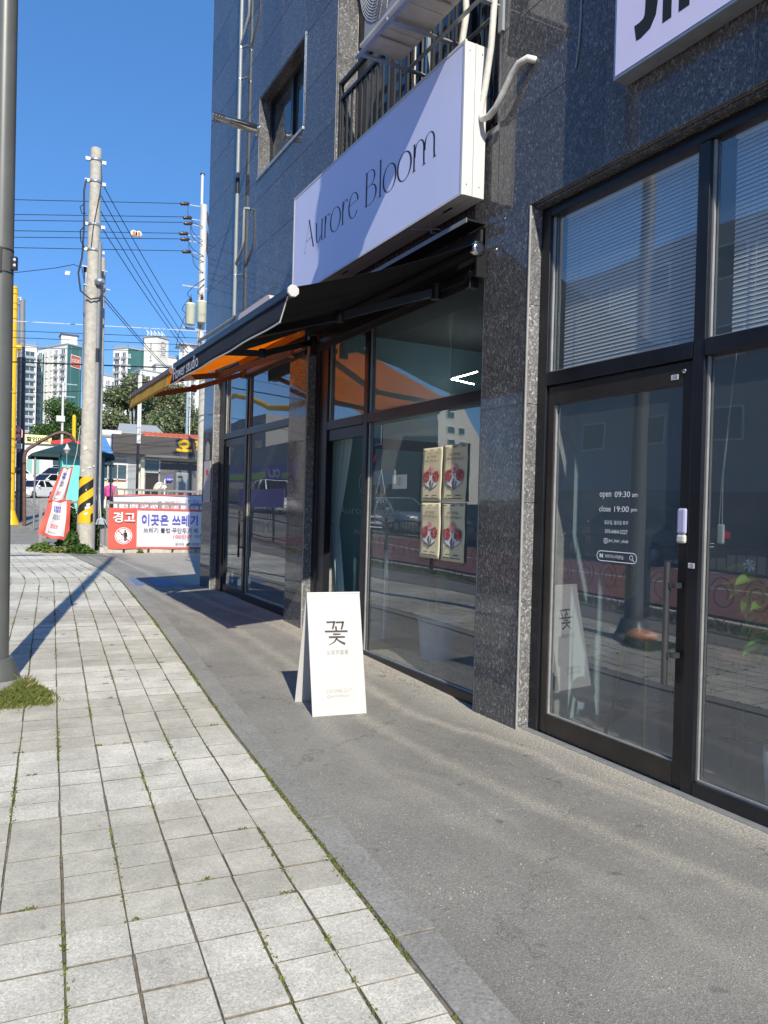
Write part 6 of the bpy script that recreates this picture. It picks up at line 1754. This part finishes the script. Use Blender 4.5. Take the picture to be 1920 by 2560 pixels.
MB().prism([(8.8, 57.6, 6.30), (12.2, 57.6, 6.30), (12.0, 60, 7.15), (9.3, 60, 7.15)], (0, .05, .06)).build('roof', M['apt_grey'], oh)
lh = thing('low_house', 'white fabric covered shed roof left of the grey tiled house', 'shed', (8.4, 56, gz(56)))
MB().box(7.2, 8.7, 56, 58, gz(56), 6.0).build('wall', M['apt_cream'], lh); MB().tube([(7.1, 56, 6.05), (8.8, 56, 6.05)], .26, 10).build('roof_roll', M['white'], lh)

# person with bags by the yard
ps = thing('person', 'person in a pink jacket with bags walking away behind the yard fence', 'person', (4.99, 34.0, gz(34.0)))
px, py, pz = 4.99, 34.0, gz(34.0)
V_ = [((0, 0, .98), .15), ((0, 0, 1.15), .155), ((0, 0, 1.35), .17), ((0, 0, 1.46), .10), ((0, -.01, 1.53), .062), ((0, .01, 1.63), .095), ((0, .01, 1.71), .075),
      ((-.20, 0, 1.40), .075), ((-.25, .02, 1.14), .06), ((-.24, .12, .94), .045), ((-.24, .16, .86), .035), ((.20, 0, 1.40), .075), ((.26, 0, 1.13), .06), ((.25, .06, .90), .045), ((.25, .08, .82), .035),
      ((-.09, 0, .86), .10), ((-.10, .04, .48), .07), ((-.10, -.02, .09), .05), ((-.10, .12, .04), .045), ((.09, 0, .86), .10), ((.10, .10, .48), .07), ((.10, -.08, .10), .05), ((.10, .06, .04), .045)]
E_ = [(0, 1), (1, 2), (2, 3), (3, 4), (4, 5), (5, 6), (2, 7), (7, 8), (8, 9), (9, 10), (2, 11), (11, 12), (12, 13), (13, 14), (0, 15), (15, 16), (16, 17), (17, 18), (0, 19), (19, 20), (20, 21), (21, 22)]
me = bpy.data.meshes.new('body'); me.from_pydata([v for v, _ in V_], E_, [])
bo = bpy.data.objects.new('body', me); COL.objects.link(bo); bo.parent = ps
me.materials.append(M['pink'])
sk = bo.modifiers.new('skin', 'SKIN'); bo.modifiers.new('sub', 'SUBSURF').render_levels = 2
for d, (_, r_) in zip(me.skin_vertices[0].data, V_): d.radius = (r_, r_ * .85); 
me.skin_vertices[0].data[0].use_root = True
bpy.context.view_layer.update()
dm = bpy.data.meshes.new_from_object(bo.evaluated_get(bpy.context.evaluated_depsgraph_get()))
bo.modifiers.clear(); bo.data = dm; dm.name = 'body'
dm.materials.clear()
for k in ('pink', 'trousers', 'skin', 'black'): dm.materials.append(M[k])
for p in dm.polygons:
    z = p.center.z; p.use_smooth = True
    p.material_index = 3 if z < .10 else 1 if (z < .90 and abs(p.center.x) < .19) else 2 if z > 1.50 or (z < .90) else 0
b = MB(); b.lathe((px, py + .01, pz + 1.60), [(.098, 0), (.118, .05), (.11, .12), (.06, .165), (0, .175)], 14); b.build('hair', M['hair'], ps)
bg_ = thing('backpack', 'pink rucksack slung on the left of the person in pink', 'bag', (px - .10, py - .2, pz + 1.0))
MB().box(px - .25, px + .03, py - .34, py - .16, pz + .98, pz + 1.36).build('body', mat('pink_bag', (.48, .05, .22), .7, var=.15, vs=20), bg_, bevel=.06)
MB().box(px - .19, px - .03, py - .38, py - .34, pz + 1.0, pz + 1.16).build('pocket', M['pink'], bg_, bevel=.015)
bg_ = thing('shoulder_bag', 'olive grey bag carried at the right side of the person in pink', 'bag', (px + .18, py - .2, pz + .9))
MB().box(px + .05, px + .29, py - .28, py - .16, pz + .82, pz + 1.10).build('body', M['bag_olive'], bg_, bevel=.03)
MB().tube([(px + .07, py - .22, pz + 1.1), (px + .13, py - .20, pz + 1.3), (px + .23, py - .22, pz + 1.1)], .012, 5).build('strap', M['bag_olive'], bg_)

# ------------------------------------------------------------------ cars
def car(name, label, cat, loc, rot, paint, L_=3.6, W2=.80, H_=1.5, suv=False, group=None):
    c = thing(name, label, cat, (0, 0, 0), group)
    zb, zl = .20, .62 if not suv else .72
    bel = .92 if not suv else 1.02
    S_ = [(-L_ / 2, .70, .38, .60, .62), (-L_ / 2 + .12, .76, .22, .66, .70), (-L_ * .30, .80, .20, .74, bel - .06), (-L_ * .17, .80, .20, .78, bel), (L_ * .10, .80, .20, .78, bel), (L_ * .36, .80, .20, .77, bel + .02), (L_ / 2 - .10, .78, .24, .74, bel), (L_ / 2, .72, .36, .68, bel - .08)]
    b = MB()
    ring = [[(x, -w, z0), (x, -w * 1.0, z0 + .22), (x, -wb, zt), (x, wb, zt), (x, w, z0 + .22), (x, w, z0)] for x, w, z0, wb, zt in [(s[0], s[1] * W2 / .8, s[2], s[3] * W2 / .8, s[4]) for s in S_]]
    vs = [p for r_ in ring for p in r_]; fs = []
    for i in range(len(ring) - 1):
        for k in range(6): fs.append((i * 6 + k, i * 6 + (k + 1) % 6, (i + 1) * 6 + (k + 1) % 6, (i + 1) * 6 + k))
    fs += [tuple(range(6)), tuple(reversed(range(len(vs) - 6, len(vs))))]
    b._add(vs, fs)
    xa, xb, xc, xd = -L_ * .22, -L_ * .03, L_ * .30, L_ * .44
    wr, wb2 = W2 * .74, W2 * .94
    roof = [(xb, H_ - .03), ((xb + xc) / 2, H_), (xc, H_ - .05)]
    for (x, z), (x2, z2) in zip(roof, roof[1:]):
        b._add([(x, -wr, z), (x2, -wr, z2), (x2, wr, z2), (x, wr, z), (x, -wr, z - .06), (x2, -wr, z2 - .06), (x2, wr, z2 - .06), (x, wr, z - .06)], [(0, 1, 2, 3), (4, 7, 6, 5), (0, 4, 5, 1), (3, 2, 6, 7), (0, 3, 7, 4), (1, 5, 6, 2)])
    for s in (-1, 1):                                   # pillars
        for p, q in (((xa, s * wb2, bel), (xb, s * wr, H_ - .04)), ((L_ * .12, s * wb2, bel), (L_ * .12, s * wr, H_ - .02)), ((xd, s * wb2, bel), (xc, s * wr, H_ - .06))): b.bar(p, q, .07, .07)
    b.build('body', M[paint], c, bevel=.02)
    g = MB(); k = .96
    g._add([(xa + .03, -wb2 * k, bel - .02), (xb, -wr * k, H_ - .05), (xc, -wr * k, H_ - .07), (xd - .03, -wb2 * k, bel - .02), (xa + .03, wb2 * k, bel - .02), (xb, wr * k, H_ - .05), (xc, wr * k, H_ - .07), (xd - .03, wb2 * k, bel - .02)],
           [(0, 1, 2, 3), (4, 7, 6, 5), (0, 4, 5, 1), (3, 2, 6, 7)])
    g.build('window', M['car_glass'], c)
    r_ = .30 if not suv else .34
    for x in (-L_ * .31, L_ * .31):
        for s in (-1, 1):
            w = MB().lathe((x, s * (W2 - .16), r_), [(r_ * .6, 0), (r_ * .95, .0), (r_, .03), (r_, .14), (r_ * .95, .17), (r_ * .62, .17)], 18, (0, s, 0)).build('wheel', M['tyre'], c)
            MB().lathe((x, s * (W2 + .0), r_), [(.02, 0), (r_ * .62, .005), (r_ * .62, .015), (.02, .012)], 14, (0, s, 0)).build('rim', M['rim'], w)
    for s in (-1, 1):
        MB().obox((-L_ / 2 + .13, s * W2 * .70, .66), (.12, s * .03, .03), (.03, s * .14, .0), (0, 0, .06)).build('headlight', M['headlight'], c, bevel=.015)
        MB().obox((L_ / 2 - .05, s * W2 * .78, bel - .16), (.06, 0, 0), (0, .13, 0), (0, 0, .09)).build('tail_light', M['taillight'], c, bevel=.015)
        MB().obox((xa + .22, s * (wb2 + .10), bel + .06), (.05, 0, 0), (0, .09, 0), (0, 0, .06)).build('mirror', M[paint], c, bevel=.02)
    MB().box(-L_ / 2 - .012, -L_ / 2 + .02, -.42 * W2 / .8, .42 * W2 / .8, .36, .52).build('grille', M['black'], c, bevel=.01)
    MB().box(-L_ / 2 - .03, -L_ / 2 - .014, -.26, .26, .38, .48).build('number_plate', M['print_white'], c)
    MB().box(L_ / 2 - .01, L_ / 2 + .015, -.26, .26, .55, .66).build('number_plate', M['print_white'], c)
    c.location = loc; c.rotation_euler = (0, 0, rot)
    return c
GP = 'white cars parked beyond the yard'
car('parked_car', 'small white hatchback parked in front of the other white cars', 'car', (4.0, 66.6, 1.42), R(52), 'car_white', 3.6, .80, 1.46, group=GP)
car('parked_car', 'larger white car parked right behind the small white hatchback', 'car', (5.3, 72, 1.95), R(40), 'car_white', 4.5, .93, 1.62, True, group=GP)
car('parked_car', 'white car half hidden by the turquoise stall, third in the row', 'car', (6.6, 79, 2.75), R(50), 'car_white', 4.5, .93, 1.66, True, group=GP)
car('parked_car', 'white car farthest back beside the turquoise stall', 'car', (7.6, 86, 3.35), R(55), 'car_white', 4.4, .90, 1.55, group=GP)
car('parked_car', 'white car nose just showing at the white house by the dark pole', 'car', (2.1, 72, 2.55), R(8), 'car_white', 4.2, .88, 1.5, group=GP)
car('parked_car', 'dark saloon car standing across the street by the red lane', 'car', (-9.6, 23.5, gz(23.5)), R(92), 'car_dark', 4.5, .90, 1.46)
car('parked_car', 'silver car with red tail lights across the street', 'car', (-9.4, 29.3, gz(29.3)), R(88), 'car_silver', 4.5, .90, 1.5)
car('parked_car', 'black estate car across the street nearest the camera', 'car', (-9.8, 16.0, gz(16)), R(-90), 'car_dark', 4.7, .92, 1.6, True)
vn = car('parked_van', 'white minibus across the street in front of the purple shop', 'van', (-9.6, 45.5, gz(45.5)), R(90), 'car_white', 5.0, .95, 2.1, True)

# ------------------------------------------------------------------ trees
def tree(label, x, y, z0, h, rad_, mats, n, ls, seed, trunk_h, lobes=9, squash=.8):
    rr = random.Random(seed); t = thing('broadleaf_tree', label, 'tree', (x, y, z0))
    tb = MB(); tb.tube([(x, y, z0 - .2), (x + .1, y, z0 + trunk_h * .5), (x - .05, y, z0 + trunk_h), (x, y, z0 + h * .7)], [rad_ * .06, rad_ * .05, rad_ * .04, rad_ * .015], 8)
    L_ = []
    for i in range(lobes):
        a = 2 * math.pi * i / lobes * 2.4; q = rad_ * (.25 + .55 * rr.random())
        hh = z0 + trunk_h + (h - trunk_h) * (.12 + .72 * rr.random())
        lim = rad_ * (1.0 - .55 * max(0, (hh - z0 - trunk_h) / (h - trunk_h) - .3))
        q = min(q, lim * .7)
        c = Vector((x + q * math.cos(a), y + q * math.sin(a), hh)); r_ = rad_ * rr.uniform(.34, .52)
        L_.append((c, r_)); tb.tube([(x, y, z0 + trunk_h * rr.uniform(.7, 1.1)), Vector((x, y, hh)).lerp(c, .5) - Vector((0, 0, .3)), c], [rad_ * .03, rad_ * .02, rad_ * .006], 6)
    L_.append((Vector((x, y, z0 + h - rad_ * .38)), rad_ * .42))
    tb.build('trunk', M['bark'], t)
    b = MB()
    for i in range(n):
        c, r_ = rr.choice(L_); d = Vector((rr.gauss(0, 1), rr.gauss(0, 1), rr.gauss(0, 1))).normalized()
        q = r_ * (rr.random() ** .35) * rr.uniform(.85, 1.12)
        p = c + Vector((d.x, d.y, d.z * squash)) * q
        s_ = ls * rr.uniform(.5, 1.25)
        e = Vector((rr.gauss(0, 1), rr.gauss(0, 1), rr.gauss(0, .7))).normalized(); f_ = e.cross((d + Vector((rr.gauss(0, .7), rr.gauss(0, .7), rr.gauss(0, .7)))).normalized())
        if f_.length < .1: continue
        f_.normalize(); b.m(rr.choices(range(len(mats)), [k for _, k in mats])[0])
        b.poly([p - e * s_, p - e * s_ * .1 + f_ * s_ * .55, p + e * s_, p + e * s_ * .1 - f_ * s_ * .5])
    b.build('crown', [M[m_] for m_, _ in mats], t)
    return t
GA = [('leaf_a', 5), ('leaf_b', 3)]; GB = [('leaf_c', 5), ('leaf_d', 4), ('leaf_a', 2), ('leaf_b', 2)]
tree('round green tree in front of the apartment with the red sign', 8.1, 98, 2.6, 10.9, 3.7, GA, 13000, .17, 1, 2.5, 12)
tree('smaller green tree right behind the concrete utility pole', 10.7, 99, 2.6, 9.9, 2.9, GA, 9000, .17, 2, 2.5)
tree('tall pale blossoming tree above the blue roof', 12.2, 70, 1.8, 11.0, 3.3, GB, 20000, .16, 3, 2.5, 13)
tree('pale blossoming tree behind the mustard awning', 16.2, 73, 1.8, 11.0, 3.3, GB, 18000, .16, 4, 2.5, 13)
tree('low pale tree above the white shed roof', 9.8, 68, 1.8, 6.9, 2.3, GB, 9000, .15, 5, 1.5)
tree('low olive tree over the orange restaurant roof', 14.2, 66, 1.8, 7.6, 2.7, GB, 10000, .15, 6, 1.5)
tree('pale blossoming tree at the transformer pole', 19.8, 72, 1.8, 9.5, 3.0, GB, 13000, .16, 7, 2)
fp = thing('street_pole', 'thin white pole with a box and cross bars in front of the round green tree', 'pole', (5.35, 60, gz(60)))
cyl(5.38, 60, gz(60), 9.9, .09, 8).build('pole', M['white_dirty'], fp)
MB().box(4.95, 5.53, 59.8, 60.1, 7.0, 7.42).build('box', M['white_dirty'], fp, bevel=.03)
b = MB(); b.bar((4.7, 60, 8.85), (6.2, 60, 8.85), .06); b.bar((4.3, 60, 9.75), (6.3, 60, 9.75), .06); b.build('cross_bar', M['galv'], fp)
ya = thing('signal_pole', 'short yellow post rising behind the brown pipe arch', 'pole', (4.62, 45, gz(45)))
MB().tube([(4.66, 45, gz(45)), (4.62, 45, 5.95)], .10, 10).build('post', M['yellow'], ya); MB().lathe((4.62, 45, 5.95), [(.10, 0), (.07, .08), (0, .12)], 10).build('cap', M['yellow'], ya)
lp2 = thing('lattice_pole', 'grey steel pole with rungs in front of the blossoming trees', 'pole', (12.0, 50, gz(50)))
MB().box(11.86, 12.0, 49.95, 50.05, gz(50), 9.4).build('pole', M['galv'], lp2); MB().tube([(12.12, 50, gz(50)), (12.10, 50, 9.4)], .04, 6).build('rod', M['white'], lp2)
b = MB()
for i in range(9): b.bar((11.9, 49.93, 4 + i * .6), (12.12, 49.93, 4 + i * .6), .03)
b.build('rung', M['galv'], lp2)

# mart across the yard
mt = thing('mart', 'white low mart building with a pale yellow lettered sign behind the cars', 'shop', (5.5, 90, gz(90)))
s_ = 90 / 75.0
MB().box(1.0, 10.2, 90, 98, gz(90) - .5, 7.45).build('wall', M['white'], mt)
MB().prism([(6.9, 89.6, 7.35), (10.4, 89.6, 7.35), (10.4, 89.6, 7.6), (8.6, 89.6, 7.95), (6.9, 89.6, 7.6)], (0, .1, 0)).build('roof_edge', M['red'], mt)
MB().box(4.15, 7.0, 89.7, 89.95, 7.25, 8.15).build('sign_board', mat('pale_yellow_board', (.74, .74, .36), .6), mt)
tfit('할인마트', (4.55, 89.68, 7.42), EX, EZ, 2.2, .52, M['ink'], 'lettering', mt, bold=.03)
for x in (3.9, 4.6, 5.3):
    w = MB().box(x, x + .6, 89.93, 89.99, 4.0, 5.6).build('window', M['white_dirty'], mt); MB().box(x + .05, x + .55, 89.90, 89.925, 4.05, 5.55).build('pane', mat('mint_pane', (.25, .46, .42), .2), w)
MB().box(7.2, 10.0, 89.9, 89.98, 3.2, 5.6).build('shop_window', M['apt_glass'], mt)

# ------------------------------------------------------------------ apartment blocks on the horizon
_wm = {}
def winmesh(w, h, kind):
    k = (round(w, 2), round(h, 2), kind)
    if k not in _wm:
        b = MB(); fm = .12
        b.m(1).quad((-w / 2, -.16, -h / 2), (w / 2, -.16, -h / 2), (w / 2, -.16, h / 2), (-w / 2, -.16, h / 2))
        b.m(0)
        for (a, c, d, e) in ((-w / 2, -w / 2 + fm, -h / 2, h / 2), (w / 2 - fm, w / 2, -h / 2, h / 2), (-w / 2 + fm, w / 2 - fm, h / 2 - fm, h / 2), (-w / 2 + fm, w / 2 - fm, -h / 2, -h / 2 + fm), (-.05, .05, -h / 2 + fm, h / 2 - fm)): b.box(a, c, -.30, -.02, d, e)
        if kind == 'rail': b.m(2).box(-w / 2 - .2, w / 2 + .2, -.9, -.02, -h / 2 - .9, -h / 2 - .02)
        b.m(0).box(-w / 2 - .1, w / 2 + .1, -.4, -.02, -h / 2 - .16 if kind != 'rail' else h / 2 + .02, -h / 2 - .03 if kind != 'rail' else h / 2 + .15)
        _wm[k] = b.mesh('window', [M['apt_white'], M['apt_glass'], M['apt_grey']])
    return _wm[k]
def facade(par, P0, P1, z0, z1, cols, m_, fl=2.9, skip=None):
    """windows on the wall from P0 to P1, seen from the side where P0 is left"""
    P0, P1 = Vector(P0), Vector(P1); d = P1 - P0; L_ = d.length; d.normalize(); rot = math.atan2(d.y, d.x)
    n = int((z1 - z0 - 2.2) / fl)
    for i in range(n):
        z = z1 - 2.6 - i * fl
        for (t, w, h, kind) in cols:
            q = P0 + d * (t * L_); inst('window', winmesh(w, h, kind), (q.x, q.y, z), par, rot)
def block(label, pts, z1, mats, z0=4, roofrail=True):
    """pts: outline counter-clockwise from the left front corner; mats per side"""
    c = thing('apartment_building', label, 'apartment block', (pts[0][0], pts[0][1], z0))
    b = MB(); n = len(pts)
    for i in range(n):
        p, q = pts[i], pts[(i + 1) % n]; b.m(i)
        b.quad((p[0], p[1], z0), (q[0], q[1], z0), (q[0], q[1], z1), (p[0], p[1], z1))
    b.m(0).poly([(p[0], p[1], z1) for p in pts])
    b.build('wall', [M[mats[min(i, len(mats) - 1)]] for i in range(n)], c)
    r_ = MB()
    for i in range(n):
        p, q = Vector(pts[i] + (z1,)), Vector(pts[(i + 1) % n] + (z1,))
        r_.bar(p + Vector((0, 0, .25)), q + Vector((0, 0, .25)), .5, .5)
        if roofrail:
            r_.bar(p + Vector((0, 0, 1.5)), q + Vector((0, 0, 1.5)), .12)
            for k in range(13): r_.bar(p.lerp(q, k / 12) + Vector((0, 0, .5)), p.lerp(q, k / 12) + Vector((0, 0, 1.5)), .10)
    r_.build('parapet', M['apt_grey'], c)
    return c
# A: cream block at the left
a_ = block('cream apartment block at the far left beside the yellow pole', [(11.0, 330), (19.8, 331), (20.5, 344), (11.0, 344)], 60.5, ['apt_cream'])
facade(a_, (11, 330), (19.8, 331), 6, 60, [(.22, 1.0, 1.8, 'n'), (.47, .8, 1.8, 'n'), (.72, 3.4, 1.9, 'rail')], 'apt_cream')
# B: long block with the green gable and the red sign
b_ = block('long white apartment block with a dark green gable and a square red sign', [(20.0, 352), (30.8, 330), (36.6, 333.4), (26, 355)], 62.6, ['apt_white', 'apt_green', 'apt_white'])
MB().quad((20.0 - .05, 351.95, 5), (23.4, 345.02, 5), (23.4, 345.02, 60.4), (19.95, 351.95, 60.4)).build('green_panel', M['apt_green'], b_)
facade(b_, (20.0, 352), (30.8, 330), 6, 62.6, [(.07, 2.2, 1.8, 'rail'), (.22, 2.4, 1.8, 'rail'), (.40, 1.2, 1.7, 'n'), (.55, 1.0, 1.7, 'n'), (.70, 1.8, 1.7, 'rail'), (.90, 2.6, 1.8, 'rail')], 'apt_white')
MB().box(29.0, 35.0, 336, 343, 62.6, 67.4).build('stair_head', M['apt_white'], b_); MB().box(28.6, 35.6, 335.5, 343.5, 67.4, 67.9).build('stair_roof', M['darksign'], b_)
gd = Vector((5.8, 3.4, 0)).normalized(); gn = Vector((gd.y, -gd.x, 0))
def gp(t, z, o=.1): 
    q = Vector((30.8, 330, 0)) + gd * t + gn * o; return (q.x, q.y, z)
b = MB()
for t in (1.6, 5.6): b.quad(gp(t, 8, .06), gp(t + .1, 8, .06), gp(t + .1, 62, .06), gp(t, 62, .06))
b.build('gable_line', M['apt_grey'], b_)
MB().quad(gp(1.4, 54.0, .25), gp(6.1, 53.6, .25), gp(6.1, 58.6, .25), gp(1.4, 59.0, .25)).build('sign_border', M['apt_white'], b_)
MB().quad(gp(1.6, 54.25, .3), gp(5.9, 53.85, .3), gp(5.9, 58.35, .3), gp(1.6, 58.75, .3)).build('sign_board', M['brick_red'], b_)
tfit('ODE', gp(2.0, 56.0, .35), gd, EZ, 3.5, 1.35, M['apt_white'], 'lettering', b_)
# C: block with green gable, middle
c_ = block('white apartment block with a dark green gable in the middle of the skyline', [(49.0, 336), (53.9, 330), (60.9, 333), (56, 342)], 63.9, ['apt_cream', 'apt_green', 'apt_white'])
facade(c_, (49, 336), (53.9, 330), 6, 63.9, [(.30, 2.4, 1.8, 'rail'), (.78, 1.8, 1.8, 'rail')], 'apt_white')
for i in range(10):
    inst('window', winmesh(.9, 1.6, 'n'), (54.5, 330.2, 60.8 - i * 4.4), c_, math.atan2(3, 7))
# D: tower with vertical letters
d_ = block('white apartment tower with grey letters down its side and a glass crown', [(60.6, 332), (65.0, 327), (70.4, 331), (68, 340), (62, 340)], 69.4, ['apt_cream', 'apt_cream', 'apt_cream', 'apt_white', 'apt_white'], roofrail=False)
MB().prism([(60.2, 332, 69.4), (65.0, 326.5, 69.4), (70.9, 331, 69.4), (68, 341, 69.4), (62, 341, 69.4)], (0, 0, .6)).build('cornice', M['apt_grey'], d_)
b = MB()
for x in (62, 63.5, 65, 66.6, 68): b.tube([(x, 333, 70), (x + .3, 333, 71.5), (x - .3, 333, 73)], .18, 6); b.bar((x, 333, 72.6), (x + 1.4, 333, 71.2), .2)
b.build('roof_crown', M['apt_white'], d_)
gd2 = Vector((5.4, 4.0, 0)).normalized(); gn2 = Vector((gd2.y, -gd2.x, 0))
o_ = Vector((65, 327, 0)) + gn2 * .15
tfit('ODE', o_ + gd2 * 1.9 + Vector((0, 0, 68.0)), (0, 0, -1), gd2, 6.6, 3.0, M['apt_grey'], 'lettering', d_)
for z in (66, 61): inst('window', winmesh(1.0, 2.2, 'n'), (63.0, 329.2, z), d_, math.atan2(-5, 4.4))
MB().box(57.5, 62.0, 338, 346, 4, 63).build('side_wing', M['apt_cream'], d_)
# E: right-hand blocks
e_ = block('white apartment wing right of the lettered tower', [(69.5, 334), (75.5, 335), (76, 346), (69.5, 346)], 62.6, ['apt_white'])
facade(e_, (69.5, 334), (75.5, 335), 6, 60, [(.8, 1.2, 1.8, 'n')], 'apt_white')
f_ = block('white apartment block right of the lettered tower with a grey flat cap', [(73.9, 326), (76.5, 322), (84.5, 326), (82, 334)], 66.6, ['apt_white'])
MB().box(73.5, 84.8, 321.5, 333, 66.6, 67.2).build('flat_cap', M['apt_grey'], f_)
facade(f_, (73.9, 326), (76.5, 322), 6, 66.5, [(.5, 1.3, 1.9, 'n')], 'apt_white'); facade(f_, (76.5, 322), (84.5, 326), 6, 60, [(.3, 1.6, 1.8, 'rail')], 'apt_white')
g_ = block('lower white apartment block right of the utility pole', [(38.0, 310), (46.4, 314), (46.4, 325), (38, 325)], 49.0, ['apt_white'])
facade(g_, (38, 310), (46.4, 314), 6, 49, [(.42, .9, 1.8, 'n'), (.62, .9, 1.6, 'n'), (.72, 1.0, 1.8, 'rail'), (.92, 1.2, 1.8, 'n')], 'apt_white')
h_ = block('lower white apartment block behind the blossoming tree', [(55.8, 312), (72.5, 318), (72, 330), (55, 330)], 52.5, ['apt_white'])
facade(h_, (55.8, 312), (72.5, 318), 6, 52.5, [(.08, 1.3, 1.8, 'n'), (.20, 1.3, 1.8, 'n'), (.33, 1.8, 1.8, 'rail'), (.55, 1.3, 1.8, 'n'), (.75, 1.3, 1.8, 'n')], 'apt_white')
MB().box(63.0, 70.5, 318, 325, 52.5, 56.2).build('stair_head', M['apt_white'], h_); MB().box(62.5, 71, 317.5, 325.5, 56.2, 56.7).build('stair_roof', M['apt_grey'], h_)

# ------------------------------------------------------------------ buildings across the street, which the shop glass mirrors
def across(name, label, x1, y0, y1, h, m_, cols, floors, z0=0, ground=True, dep=9):
    c = thing(name, label, 'building', (x1, y0, z0))
    MB().box(x1 - dep, x1, y0, y1, z0 - .3, z0 + h).build('wall', M[m_], c)
    for k in range(floors):
        for i in range(cols):
            y = y0 + (y1 - y0) * (i + .5) / cols; z = z0 + 1.9 + 3.2 * (k + (1 if ground else 0))
            if z + .9 > z0 + h: continue
            w = MB().box(x1, x1 + .06, y - .75, y + .75, z - .65, z + .65).build('window', M['apt_white'], c)
            MB().box(x1 + .061, x1 + .066, y - .68, y + .68, z - .58, z + .58).build('pane', M['apt_glass'], w)
    if ground:
        MB().box(x1, x1 + .08, y0 + .5, y1 - .5, z0 + .2, z0 + 2.5).build('shop_window', M['apt_glass'], c)
    return c
across('grey_building', 'tall grey rendered building across the street', -19, 15, 33, 13.0, 'bldg_mid', 5, 3)
across('pale_building', 'pale rendered building across the street behind the camera', -18.5, -16, 10, 8.5, 'bldg_pale', 6, 2)
db_ = across('dark_building', 'dark low building with a white sign board across the street', -15.5, 42.5, 49.8, 6.2, 'bldg_grey', 4, 1, gz(46), dep=4)
MB().box(-12.1, -12.0, 34.6, 37.2, 2.7, 3.4).build('sign_board', M['white'], db_)
z_ = gz(62)
cu_ = across('purple_shop', 'convenience store with a purple and lime band across the street', -13, 50, 76, 4.6, 'bldg_mid', 5, 1, z_)
MB().box(-12.99, -12.80, 50, 76, 3.3, 4.4).build('band', M['shop_purple'], cu_); MB().box(-12.79, -12.77, 56.5, 75.5, 3.45, 3.95).build('lime_band', M['shop_green'], cu_); MB().box(-12.79, -12.77, 50.5, 53.4, 3.4, 3.8).build('lime_band', M['shop_green'], cu_)
tfit('CU', (-12.76, 53.8, 3.5), (0, 1, 0), EZ, 2.0, .6, M['ink_white'], 'lettering', cu_, bold=.05)
across('grey_building', 'row of mid grey houses farther up across the street', -20, 78, 128, 8.5, 'bldg_mid', 12, 2, gz(95))
wb_ = thing('white_house', 'sunlit white house across the street behind the dark low building', 'building', (-30, 57, gz(57)))
MB().prism([(-33.4, 57, 0), (-28.4, 57, 0), (-28.4, 57, 10.5), (-31.0, 57, 10.6), (-33.4, 57, 7.2)], (0, 6, 0)).build('wall', M['bldg_pale'], wb_)
for (x_, z_) in ((-29.6, 9.6), (-29.6, 8.3), (-30.8, 8.3), (-29.6, 7.2), (-30.9, 7.1)):
    w = MB().box(x_ - .4, x_ + .4, 56.93, 56.99, z_ - .3, z_ + .3).build('window', M['apt_white'], wb_); MB().box(x_ - .34, x_ + .34, 56.90, 56.925, z_ - .25, z_ + .25).build('pane', M['apt_glass'], w)
ym = thing('mast_arm', 'yellow curved traffic signal mast arm over the road', 'signal arm', (-8.2, 52, gz(52)))
MB().tube([(-8.2, 52, gz(52)), (-8.2, 52, 8.4), (-8.2, 51.2, 8.75), (-8.1, 49.5, 8.6), (-8, 45.6, 7.9), (-8, 42.4, 7.05), (-8, 39.0, 6.7), (-8, 34, 6.6)], .17, 10).build('mast', M['yellow'], ym)
pb_ = thing('banner', 'purple banner on the railing across the street', 'banner', (-5.0, 35, 1.3))
MB().box(-5.02, -5.0, 31.5, 38.3, 1.35, 2.2).build('cloth', mat('purple_cloth', (.30, .20, .46), .7), pb_)
